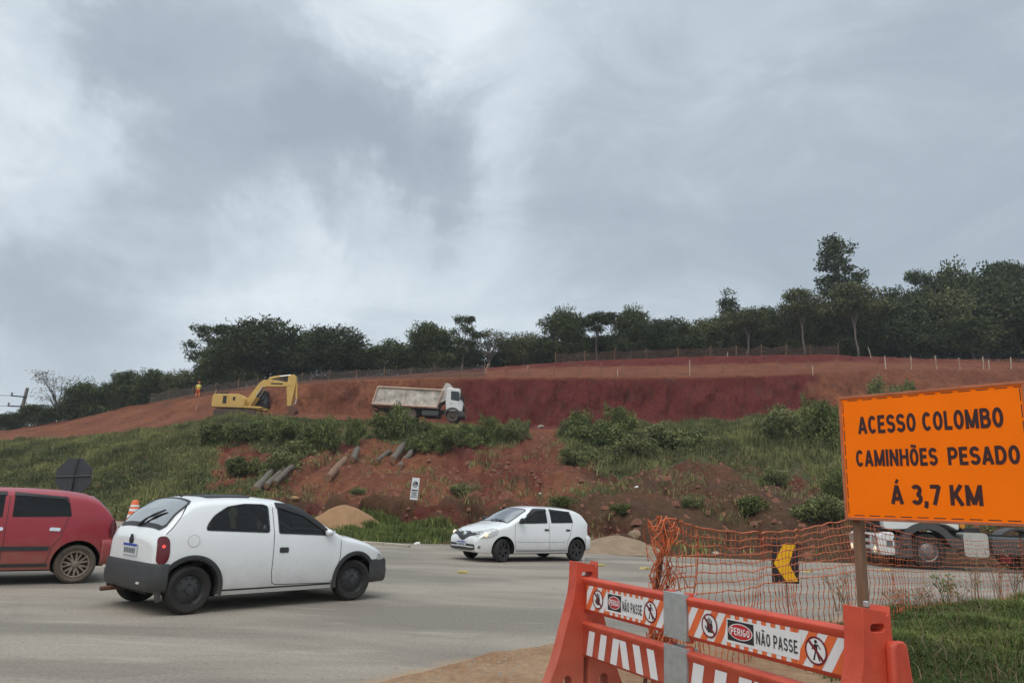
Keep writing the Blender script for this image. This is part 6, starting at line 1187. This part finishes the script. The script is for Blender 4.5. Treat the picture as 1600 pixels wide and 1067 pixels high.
# ---------------------------------------------------------------- small roadside things
p = gp(206, 824); p.z = 0
cn = thing('traffic_cone', 'orange traffic cone with white bands at the road edge behind the near white car', 'traffic cone', p)
mb = MB(); pr_ = lambda z: .30 - .17 * z / 1.0
mb.lathe([(pr_(.04), .04), (pr_(1.0), 1.0), (.09, 1.05), (0, 1.06)], 20); mb.build('cone_body', M['sto'], cn, smooth=40)
for za, zb in ((.80, .87), (.63, .72), (.38, .50)): mb = MB(); mb.lathe([(pr_(za) + .004, za), (pr_(zb) + .004, zb)], 20); mb.build('white_band', M['stw'], cn, smooth=40)
mb = MB(); mb.box((0, 0, .025), (.72, .72, .05)); mb.build('base', M['iron'], cn, bevel=.02)
c = at(115, 744, 17.0); sg_ = thing('road_sign', 'back of a dark octagonal road sign with a cross brace behind the red car', 'road sign', (c.x, c.y, 0), .0)
r8 = .43; mb = MB(); oc = [(r8 * math.cos(R(22.5 + 45 * i + 3)), r8 * math.sin(R(22.5 + 45 * i + 3))) for i in range(8)]; mb.prism([(a, b_ + c.z) for a, b_ in oc], 0, .02, 'y'); mb.build('sign_plate', M['backs'], sg_, bevel=.004)
for a in (4, 84): mb = MB(); d = Vector((math.cos(R(a)), 0, math.sin(R(a)))) * r8 * .92; mb.tube([Vector((0, -.015, c.z)) - d, Vector((0, -.015, c.z)) + d], .02, 4); mb.build('brace', M['barm'], sg_)
mb = MB(); mb.tube([(-.04, -.04, -.2), (0, -.04, c.z - .1)], .03, 8); mb.build('post', M['barm'], sg_)
p = hit(645.5, 785); pt_ = at(648, 746, p.y - .05)
ss = thing('warning_sign', 'narrow white sign with a round pictogram stuck in the bank above the sand heap', 'warning sign', p, .0)
h_ = pt_.z - p.z; w_ = 11.6 / F * p.y
tilt = Matrix.Rotation(R(3.5), 3, 'Y')
def sgn(x, z, y=-.012): v_ = tilt @ Vector((x, 0, z)); return (v_.x, y, v_.z)
mb = MB(); mb.add([sgn(-w_ / 2, .12, 0), sgn(w_ / 2, .12, 0), sgn(w_ / 2, h_, 0), sgn(-w_ / 2, h_, 0), sgn(-w_ / 2, .12, .02), sgn(w_ / 2, .12, .02), sgn(w_ / 2, h_, .02), sgn(-w_ / 2, h_, .02)], [(0, 1, 2, 3), (7, 6, 5, 4), (0, 4, 5, 1), (1, 5, 6, 2), (2, 6, 7, 3), (3, 7, 4, 0)]); mb.build('sign_plate', M['stw'], ss)
mb = MB(); cz = h_ * .74; ro = w_ * .34
for i in range(24): a0, a1 = 6.283 * i / 24, 6.283 * (i + 1) / 24; mb.add([sgn(ro * math.cos(a0), cz + ro * 1.15 * math.sin(a0)), sgn(ro * math.cos(a1), cz + ro * 1.15 * math.sin(a1)), sgn(ro * .72 * math.cos(a1), cz + ro * .85 * math.sin(a1)), sgn(ro * .72 * math.cos(a0), cz + ro * .85 * math.sin(a0))], [(0, 1, 2, 3)])
mb.add([sgn(-ro * .6, cz - .05), sgn(ro * .7, cz), sgn(ro * .75, cz + .09), sgn(-ro * .3, cz + .05)], [(0, 1, 2, 3)])
for i, (zz, ww, hh) in enumerate([(.47, .40, .05), (.38, .33, .035), (.30, .33, .035), (.22, .40, .03)]): mb.add([sgn(-w_ * ww, h_ * zz), sgn(w_ * ww, h_ * zz), sgn(w_ * ww, h_ * (zz + hh)), sgn(-w_ * ww, h_ * (zz + hh))], [(0, 1, 2, 3)])
mb.build('pictogram_and_lines', M['ink'], ss, fixn=False)
mb = MB(); mb.tube([(0, .04, -.3), sgn(0, h_ * .8, .04)], .025, 6); mb.build('post', M['wood'], ss)
# ---------------------------------------------------------------- big orange sign
A, B_ = Vector((2.72, 6.0)), Vector((3.515, 5.0)); dv = (B_ - A).normalized(); SW = (B_ - A).length; nv = Vector((dv.y, -dv.x)); 
zb, ztp = 1.452, 2.385
os_ = thing('road_work_sign', 'large orange sign with black lettering in a brown frame on a wooden post', 'road work sign', (A.x, A.y, 0))
def SG(u, z, o=0.0): return Vector((dv.x * u + nv.x * o, dv.y * u + nv.y * o, z))
mb = MB(); nu, nz = 30, 20; vs = []
for i in range(nz + 1):
    for j in range(nu + 1):
        u = SW * j / nu; z = zb + (ztp - zb) * i / nz; e_ = min(j, nu - j, i, nz - i)
        vs.append(SG(u, z, .012 + (.0005 * math.sin(u * 9 + z * 4) + .0005 * math.sin(z * 13 - u * 3) if e_ > 1 else 0)))
mb.add(vs, [(i * (nu + 1) + j, i * (nu + 1) + j + 1, (i + 1) * (nu + 1) + j + 1, (i + 1) * (nu + 1) + j) for i in range(nz) for j in range(nu)]); mb.build('banner', M['signo'], os_, smooth=True)
mb = MB()
def bar(u0, z0_, u1, z1_, th, dep0=-.03, dep1=.02):
    c0, c1 = (u0, z0_), (u1, z1_); vs = [SG(a, b_, o) for o in (dep0, dep1) for a, b_ in ((u0, z0_), (u1, z0_), (u1, z1_), (u0, z1_))]; mb.add(vs, [(0, 1, 2, 3), (7, 6, 5, 4), (0, 4, 5, 1), (1, 5, 6, 2), (2, 6, 7, 3), (3, 7, 4, 0)])
f_ = .022
bar(-f_, zb - f_, SW + f_, zb, 0); bar(-f_, ztp, SW + f_, ztp + f_, 0); bar(-f_, zb, 0, ztp, 0); bar(SW, zb, SW + f_, ztp, 0); bar(SW * .45, zb, SW * .48, ztp, 0, -.03, -.002)
M['signframe'] = mat('sign_frame_wood', (.40, .13, .06), .8, var=.25, scale=8); fr_ = mb.build('frame', M['signframe'], os_, bevel=.003)
mb = MB()
for k_ in range(11): u = .05 + SW * .92 * k_ / 10; [mb.add([SG(u + .004, z, .0136), SG(u + .085, z, .0136), SG(u + .085, z + .006, .0136), SG(u + .004, z + .006, .0136)], [(0, 1, 2, 3)]) for z in (zb + .012, ztp - .018)]
for k_ in range(8): z = zb + .03 + .9 * k_ / 8; [mb.add([SG(u, z, .0136), SG(u + .006, z, .0136), SG(u + .006, z + .09, .0136), SG(u, z + .09, .0136)], [(0, 1, 2, 3)]) for u in (.010, SW - .016)]
mb.build('stitching', M['ink'], os_, fixn=False)
for u0, u1 in ((.01, .075),): mb = MB(); vs = [SG(a, z, o) for z in (-.3, ztp - .05) for a, o in ((u0, -.10), (u1, -.10), (u1, -.032), (u0, -.032))]; mb.add(vs, [(0, 1, 2, 3), (7, 6, 5, 4), (0, 4, 5, 1), (1, 5, 6, 2), (2, 6, 7, 3), (3, 7, 4, 0)]); mb.build('post', M['wood'], os_, bevel=.004)
mb = MB(); vs = [SG(a, z, o) for z in (-.3, ztp - .05) for a, o in ((SW - .02, -.10), (SW + .045, -.10), (SW + .045, -.032), (SW - .02, -.032))]; mb.add(vs, [(0, 1, 2, 3), (7, 6, 5, 4), (0, 4, 5, 1), (1, 5, 6, 2), (2, 6, 7, 3), (3, 7, 4, 0)]); mb.build('post', M['wood'], os_, bevel=.004)
for txt, uc, zc, wd, sz in (('ACESSO COLOMBO', .638, 2.168, 1.02, .176), ('CAMINHÕES', .398, 1.908, .605, .162), ('PESADO', .998, 1.908, .452, .162), ('Á 3,7 KM', .660, 1.632, .625, .182)):
    text_mesh(txt, sz, M['signe'], 'lettering', os_, lambda x, y, h, uc=uc, zc=zc: SG(uc + x, zc + y, .0136 + h), wd, .205)
# ---------------------------------------------------------------- chevron marker behind the net
p = gp(1236, 974); p.z = 0
cv = thing('chevron_sign', 'black chevron marker with a yellow arrow pointing left on a thin rod', 'chevron sign', p, -.05)
tl_, br2 = at(1203, 848, p.y), at(1250, 913, p.y); ww, hh = (br2.x - tl_.x) * .93, (tl_.z - br2.z); cz = (tl_.z + br2.z) / 2 + .01; cxx = at(1226.5, 880, p.y).x - p.x
mb = MB(); mb.box((cxx, 0, cz), (ww, .015, hh)); mb.build('sign_plate', M['ink'], cv, bevel=.002)
ar = [(-.46, .08), (-.12, .46), (.43, .44), (.08, .02), (.42, -.42), (-.02, -.46)]
ar = [(-.42, -.02), (-.06, .46), (.42, .46), (.14, -.02), (.46, -.44), (.02, -.46)]
mb = MB(); mb.prism([(cxx + a * ww, cz + b_ * hh) for a, b_ in ar], -.012, -.009, 'y'); mb.build('arrow', M['yels'], cv)
mb = MB(); mb.tube([(0, .015, -.3), (cxx, .015, cz)], .008, 6); mb.build('rod', M['rust'], cv)
# ---------------------------------------------------------------- barricade
PA, PB = Vector((.625, 6.0)), Vector((1.755, 3.74)); bd = (PB - PA).normalized(); BL = (PB - PA).length; bn = Vector((bd.y, -bd.x)) * 1.0
if bn.dot(-PA) < 0: bn = -bn
bz = thing('barricade', 'orange red plastic barricade with danger stickers standing at the edge of the dirt', 'barricade', (PA.x, PA.y, 0))
def BP(u, o, z): return Vector((bd.x * u + bn.x * o, bd.y * u + bn.y * o, z))
def plate(name, outl, holes, u0, u1, m, parent, bev=.018):
    bm = bmesh.new(); edges = []
    for lp in [outl] + holes:
        vs = [bm.verts.new(BP(u0, *q)) for q in lp]
        for i in range(len(vs)): edges.append(bm.edges.new((vs[i], vs[(i + 1) % len(vs)])))
    bmesh.ops.triangle_fill(bm, use_beauty=True, use_dissolve=False, edges=edges)
    fs = list(bm.faces); r_ = bmesh.ops.extrude_face_region(bm, geom=fs); dvv = BP(u1, 0, 0) - BP(u0, 0, 0)
    for g in r_['geom']:
        if isinstance(g, bmesh.types.BMVert): g.co += dvv
    bmesh.ops.recalc_face_normals(bm, faces=bm.faces); me = bpy.data.meshes.new(name); bm.to_mesh(me); bm.free(); me.materials.append(m); o = bpy.data.objects.new(name, me); COL.objects.link(o); o.parent = parent
    b_ = o.modifiers.new('bevel', 'BEVEL'); b_.width = bev; b_.segments = 3; b_.limit_method = 'ANGLE'; b_.angle_limit = R(40); me.shade_smooth(); me.set_sharp_from_angle(angle=R(50)); return o
def capsule(cx, cz, w, h, n=8):
    r = min(w, h) / 2; 
    if w > h: return [(cx + (w / 2 - r) + r * math.cos(a), cz + r * math.sin(a)) for a in np.linspace(-1.57, 1.57, n)] + [(cx - (w / 2 - r) + r * math.cos(a), cz + r * math.sin(a)) for a in np.linspace(1.57, 4.71, n)]
    return [(cx + r * math.cos(a), cz + (h / 2 - r) + r * math.sin(a)) for a in np.linspace(0, 3.14, n)] + [(cx + r * math.cos(a), cz - (h / 2 - r) + r * math.sin(a)) for a in np.linspace(3.14, 6.28, n)]
hw = [(1.04, .098), (.90, .100), (.80, .112), (.68, .145), (.55, .185), (.42, .222), (.30, .262), (.18, .315), (.08, .37), (.0, .40)]
outl = [(w_, z) for z, w_ in hw] + [(-w_, z) for z, w_ in hw[::-1]]
holes = [capsule(.0, .945, .10, .036), capsule(.16, .17, .075, .11), capsule(-.16, .17, .075, .11), capsule(0, .21, .042, .30), capsule(-.075, 1.005, .016, .016, 5)]
for u in (0, BL):
    plate('post', outl, holes, u - .055, u + .055, M['orangep'], bz)
    mb = MB(); mb.lathe([(.014, 1.035), (.014, 1.056), (.010, 1.06), (0, 1.06)], 10, 'z', BP(u, 0, 0)); mb.build('post_peg', M['galv'], bz, smooth=40)
UM = None
best = 9
for i in range(200):   # where the galvanised joint sits along the boards
    u = BL * i / 200; q = BP(u, 0, .8) + Vector((PA.x, PA.y, 0)); d = q - Vector((0, 0, CH)); X_, Z_ = d.dot(rt), d.dot(fw); Yc = d.dot(up); a, b_ = X_ / Z_ * F, -Yc / Z_ * F; pxx = 800 + cr * a - sr * b_
    if abs(pxx - 1062) < best: best = abs(pxx - 1062); UM = u
th = .03
def board(name, u0, u1, z0_, z1_, sag=0):
    mb = MB(); prof = [(-th, z0_ + .02), (-th * .5, z0_), (th * .5, z0_), (th, z0_ + .02), (th, z1_ - .05), (th * 1.35, z1_ - .035), (th * 1.4, z1_ - .012), (th * .8, z1_), (-th * .8, z1_), (-th * 1.4, z1_ - .012), (-th * 1.35, z1_ - .035), (-th, z1_ - .05)]
    n_ = 6; vs = []
    for i in range(n_ + 1):
        u = u0 + (u1 - u0) * i / n_
        for o, z in prof: vs.append(BP(u, o, z))
    k_ = len(prof); fs = [(i * k_ + j, i * k_ + (j + 1) % k_, (i + 1) * k_ + (j + 1) % k_, (i + 1) * k_ + j) for i in range(n_) for j in range(k_)] + [tuple(range(k_)), tuple(n_ * k_ + j for j in range(k_))[::-1]]
    mb.add(vs, fs)
    for u in ((u1 - .02,) if u0 < .3 else (u0 + .02,)): mb.lathe([(.028, z0_ - .025), (.032, z1_ + .02), (0, z1_ + .024)], 10, 'z', BP(u, 0, 0))
    return mb.build(name, M['orangep'], bz, smooth=45, bevel=.004)
jw = .11
segs = [(.05, UM - jw * .6), (UM + jw * .6, BL - .05)]
O1, O2, O3, O4 = th + .0015, th + .003, th + .0045, th + .006
def flat(mb, poly, o, mi): mb.add([BP(a, o, b_) for a, b_ in poly], [tuple(range(len(poly)))], mi)
def ringp(cu, cz, r0, r1, n=28): return [[(cu + r0 * math.cos(a), cz + r0 * math.sin(a)), (cu + r0 * math.cos(b_), cz + r0 * math.sin(b_)), (cu + r1 * math.cos(b_), cz + r1 * math.sin(b_)), (cu + r1 * math.cos(a), cz + r1 * math.sin(a))] for a, b_ in [(6.2832 * i / n, 6.2832 * (i + 1) / n) for i in range(n)]]
def disc(cu, cz, rx_, rz_, n=28): return [(cu + rx_ * math.cos(6.2832 * i / n), cz + rz_ * math.sin(6.2832 * i / n)) for i in range(n)]
def clip(poly, u0, u1):
    for val, sgn_ in ((u0, 1), (u1, -1)):
        o = []
        for i in range(len(poly)):
            a, b_ = poly[i], poly[(i + 1) % len(poly)]; da, db = (a[0] - val) * sgn_, (b_[0] - val) * sgn_
            if da >= 0: o.append(a)
            if da * db < 0: t = da / (da - db); o.append((a[0] + (b_[0] - a[0]) * t, a[1] + (b_[1] - a[1]) * t))
        poly = o
        if len(poly) < 3: return None
    return poly
def sticker(u0, u1, z0_, z1_, parent):
    W_ = u1 - u0; H_ = z1_ - z0_; cu = (u0 + u1) / 2; mb = MB()
    flat(mb, [(u0, z0_), (u1, z0_), (u1, z1_), (u0, z1_)], O1, 0)
    sw = .058; sl_ = H_ * .62
    L1, L2 = u0 + W_ * .27, u0 + W_ * .735
    for (a, b_, dirn) in ((u0, L1 + .02, 1), (L2 - .02, u1, 1)):
        x = a - .25
        while x < b_ + .1:
            q = clip([(x, z0_), (x + sw, z0_), (x + sw + sl_ * dirn, z1_), (x + sl_ * dirn, z1_)], a, b_)
            if q: flat(mb, q, O2, 1)
            x += sw * 2.05
    for zz in (z0_, z1_ - H_ * .115):   # toothed edge along the centre label
        k_ = 0; x = L1 + .02
        while x < L2 - .03: flat(mb, [(x, zz), (x + .034, zz), (x + .034, zz + H_ * .115), (x, zz + H_ * .115)], O2, 1); x += .068
    flat(mb, [(L1 - .005, z0_ + H_ * .115), (L2 + .005, z0_ + H_ * .115), (L2 + .03, z1_ - H_ * .115), (L1 + .03, z1_ - H_ * .115)], O2 + .0004, 0)
    bx0, bx1 = L1 + .03, L1 + .03 + W_ * .175; bz0, bz1 = z0_ + H_ * .20, z1_ - H_ * .16
    flat(mb, [(bx0, bz0), (bx1, bz0), (bx1, bz1), (bx0, bz1)], O3, 2)
    bc, bzc = (bx0 + bx1) / 2, (bz0 + bz1) / 2; flat(mb, disc(bc, bzc, (bx1 - bx0) * .46, (bz1 - bz0) * .40), O3 + .0008, 0); flat(mb, disc(bc, bzc, (bx1 - bx0) * .43, (bz1 - bz0) * .36), O3 + .0016, 3)
    for side, cc_ in (('hand', u0 + W_ * .165), ('man', u0 + W_ * .835)):
        zc = (z0_ + z1_) / 2; rr = H_ * .40
        flat(mb, disc(cc_, zc, rr * .92, rr * .92), O3, 0)
        s_ = rr / .1
        if side == 'hand':
            for q in ([(-.02, -.055), (.035, -.055), (.042, .0), (.035, .02), (-.03, .02), (-.035, -.02)], [(-.03, .0), (-.018, .0), (-.018, .055), (-.03, .055)], [(-.013, .01), (-.001, .01), (0, .068), (-.012, .068)], [(.004, .01), (.016, .01), (.017, .062), (.005, .062)], [(.021, .01), (.033, .01), (.034, .048), (.023, .048)], [(-.03, -.03), (-.055, .0), (-.062, -.01), (-.03, -.05)]): flat(mb, [(cc_ + a * s_, zc + b_ * s_) for a, b_ in q], O3 + .0008, 2)
        else:
            flat(mb, disc(cc_ + .0 * s_, zc + .062 * s_, .014 * s_, .014 * s_, 12), O3 + .0008, 2)
            for q in ([(-.014, .045), (.016, .045), (.012, -.01), (-.012, -.01)], [(-.014, .045), (-.04, .01), (-.034, .003), (-.008, .03)], [(.012, .045), (.038, .012), (.044, .018), (.018, .05)], [(-.012, -.01), (.0, -.01), (-.014, -.068), (-.03, -.068)], [(0, -.01), (.012, -.01), (.04, -.066), (.026, -.07)]): flat(mb, [(cc_ + a * s_, zc + b_ * s_) for a, b_ in q], O3 + .0008, 2)
        for q in ringp(cc_, zc, rr * .86, rr): flat(mb, q, O3 + .0016, 4)
        d_ = rr * .66; w2 = rr * .075; flat(mb, [(cc_ - d_ - w2, zc + d_ - w2), (cc_ - d_ + w2, zc + d_ + w2), (cc_ + d_ + w2, zc - d_ + w2), (cc_ + d_ - w2, zc - d_ - w2)], O3 + .0012, 4)
    st = mb.build('warning_sticker', [M['stw'], M['sto'], M['ink'], M['stred'], M['stmar']], parent, fixn=False)
    text_mesh('PERIGO', .05, M['stw'], 'lettering', parent, lambda x, y, h: BP(bc + x, O4 + .001 + h, bzc + y * 1.0), (bx1 - bx0) * .72, .17)
    t0, t1 = bx1 + .018, L2 - .0; text_mesh('NÃO PASSE', .078, M['ink'], 'lettering', parent, lambda x, y, h: BP((t0 + t1) / 2 + x, O4 + h, (z0_ + z1_) / 2 - .004 + y * 1.1), (t1 - t0), .14)
for si, (a, b_) in enumerate(segs):
    up_b = board('upper_board', a, b_, .675, .925); sticker(a + .05, b_ - .04, .700, .872, up_b)
    lo_b = board('lower_board', a, b_, .355, .605); mb = MB(); n_ = 6; st_ = (b_ - a - .10) / n_
    for i in range(n_):
        x = a + .055 + st_ * i; sk_ = .035 if i < n_ / 2 else -.045; w2 = st_ * .5; flat(mb, [(x, .375), (x + w2, .375), (x + w2 + sk_, .55), (x + sk_, .55)], O1, 0)
    mb.build('reflective_stripe', M['stw'], lo_b, fixn=False)
for z0_, z1_ in ((.662, .938), (.342, .618)):
    mb = MB(); vs = [BP(UM + su * jw, so2 * .047, z) for z in (z0_, z1_) for su, so2 in ((-1, -1), (1, -1), (1, 1), (-1, 1))]; mb.add(vs, [(0, 1, 2, 3), (7, 6, 5, 4), (0, 4, 5, 1), (1, 5, 6, 2), (2, 6, 7, 3), (3, 7, 4, 0)])
    for su in (-.8, .8):
        for z in (z0_ + .02, z1_ - .02): c0 = BP(UM + su * jw, .047, z); mb.lathe([(.006, 0), (.004, .004), (0, .005)], 8, 'z', (0, 0, 0), 0); k_ = 24; mb.v[-k_:] = [tuple(c0 + Vector((bd.x * q[0] + bn.x * q[2], bd.y * q[0] + bn.y * q[2], q[1]))) for q in mb.v[-k_:]]
    mb.build('joint_plate', M['galv'], bz, bevel=.003)
# raised rib on the near face of the right post
rib = [(-.04, 0.0), (-.04, .86), (-.055, .885), (-.13, .885), (-.155, .865), (-.19, .62), (-.25, .35), (-.36, .08), (-.38, 0.0)]
plate('post_rib', rib, [], BL + .05, BL + .10, M['orangep'], bz, .02)
# ---------------------------------------------------------------- orange safety net
rg2 = random.Random(12)
NP = [Vector((1.16, 5.95, 0)), Vector((2.3, 7.6, 0)), Vector((3.6, 9.1, 0)), Vector((4.75, 10.3, 0)), Vector((6.6, 12.0, 0)), Vector((9.4, 13.9, 0)), Vector((12.0, 15.4, 0))]
NT = [1.40, 1.38, 1.40, 1.44, 1.25, 1.14, 1.1]; SUP = [0, 3, 5, 6]
cum = [0]
for i in range(len(NP) - 1): cum.append(cum[-1] + (NP[i + 1] - NP[i]).length)
TL = cum[-1]
def netp(s, v):
    i = max(j for j in range(len(cum) - 1) if cum[j] <= s + 1e-6) if s > 0 else 0; t = (s - cum[i]) / (cum[i + 1] - cum[i]); b_ = NP[i].lerp(NP[i + 1], t); h = NT[i] * (1 - t) + NT[i + 1] * t
    for a, c_ in zip(SUP[:-1], SUP[1:]):
        if cum[a] <= s <= cum[c_] + 1e-6: w_ = (s - cum[a]) / (cum[c_] - cum[a]); h -= .13 * 4 * w_ * (1 - w_) * v ** 2 * (1 if a == 0 else .6)
    wob = mnoise.noise(Vector((s * 1.1, v * 1.2, 0))) * .16 + mnoise.noise(Vector((s * 3, v * 3, 5))) * .05
    j = mnoise.noise(Vector((s * 4, v * 5, 9))) * .03
    g = max(0, 1 - s / .55)   # gathered end
    z = max(0.02, h * v + j * v + g * .10 * mnoise.noise(Vector((s * 9, v * 9, 3)))); return Vector((b_.x + wob * .55 + g * .12 * mnoise.noise(Vector((v * 7, s * 8, 1))), b_.y - wob * .8, z))
net = thing('safety_net', 'orange plastic safety net sagging along the verge behind the barricade', 'safety net', (0, 0, 0))
mb = MB(); nrow = 15; ds = .115; ncol = int(TL / ds)
for r in range(nrow + 1):
    v = r / nrow; s = 0; pts = []
    while s < TL: pts.append(netp(s, v)); s += .06
    rad = .0060 if v > .5 else .0016
    if r == nrow: rad = .008
    mb.tube(pts, [rad * (1 if q_ * .06 < 7.5 else .55) for q_ in range(len(pts))], 3, cap=False)
for c in range(ncol + 1):
    s = min(c * ds, TL); pts = [netp(min(TL, max(0, s + .012 * math.sin(v * 47))), v) for v in np.linspace(0, 1, 46)]
    mb.tube(pts, [(.0056 if v < .5 else .0034) * (1 if s < 7.5 else .55) for v in np.linspace(0, 1, 46)], 3, cap=False)
    for r in range(nrow + 1):
        q = netp(s, r / nrow); w_ = .011 if r / nrow < .6 else .008; d = Vector((rg2.uniform(-1, 1), rg2.uniform(-1, 1), rg2.uniform(-1, 1))).normalized() * w_
        mb.tube([q - d, q + d], [.008, .005], 3)
mb.build('mesh', M['netO'], net, smooth=True, fixn=False)
mb = MB()
for i in range(46):
    s = abs(rg2.gauss(0, .16)); v0 = rg2.uniform(.25, 1.0); q0 = netp(min(s, .6), v0); pts = []; ph = rg2.uniform(0, 6); ra = rg2.uniform(.03, .09)
    for j in range(12): t = j / 11; a = ph + t * 6.0; pts.append(q0 + Vector((math.cos(a) * ra, math.sin(a) * ra * .8, math.sin(a * 1.7 + ph) * ra + (t - .5) * rg2.uniform(-.1, .1))))
    mb.tube(pts, .0045, 3, cap=False)
for i in range(16):
    s = abs(rg2.gauss(0, .14)); pts = []; v0 = rg2.uniform(.55, .95)
    for j in range(14): v = v0 * (1 - j / 13); pts.append(netp(min(.7, max(0, s + .04 * math.sin(j * 1.3 + i))), v) + Vector((rg2.uniform(-.03, .03), rg2.uniform(-.03, .03), 0)))
    mb.tube(pts, .0058, 3, cap=False)
mb.build('gathered_end', M['netO'], net, smooth=True, fixn=False)
for (x, y, tx_, ty_, h, r_, label, nm, m_) in [(1.07, 6.1, 1.27, 6.0, 1.34, .016, 'leaning rusty stake holding the gathered end of the orange net', 'stake', M['rust']), (4.78, 10.25, 4.80, 10.3, 1.34, .009, 'thin rusty rod holding the net just right of the sign post', 'rod', M['rust']), (9.4, 13.85, 9.42, 13.9, 1.2, .014, 'thin stake holding the far part of the net below the orange sign', 'stake', M['rust'])]:
    mb = MB(); mb.tube([(0, 0, -.2), (tx_ - x, ty_ - y, h)], r_, 6); o = mb.build(nm, m_); o.location = (x, y, 0); tag(o, label, 'stake')
# drop prototypes that were never placed
for o in list(bpy.data.objects):
    if o.type == 'MESH' and o.parent is None and o.name.split('.')[0] in ('crown', 'trunk', 'bush') and 'label' not in o: bpy.data.objects.remove(o)

# ---------------------------------------------------------------- haze
mb = MB(); mb.box((0, 215, 25), (1000, 570, 56)); hz_ = mb.build('haze', M['sand']); tag(hz_, kind='stuff')
hm = bpy.data.materials.new('air'); hm.use_nodes = True; n = hm.node_tree.nodes; l = hm.node_tree.links; n.remove(n['Principled BSDF']); pv_ = n.new('ShaderNodeVolumePrincipled'); pv_.inputs['Color'].default_value = (.78, .84, .92, 1); pv_.inputs['Density'].default_value = .00045
l.new(pv_.outputs[0], n['Material Output'].inputs['Volume']); hz_.data.materials[0] = hm
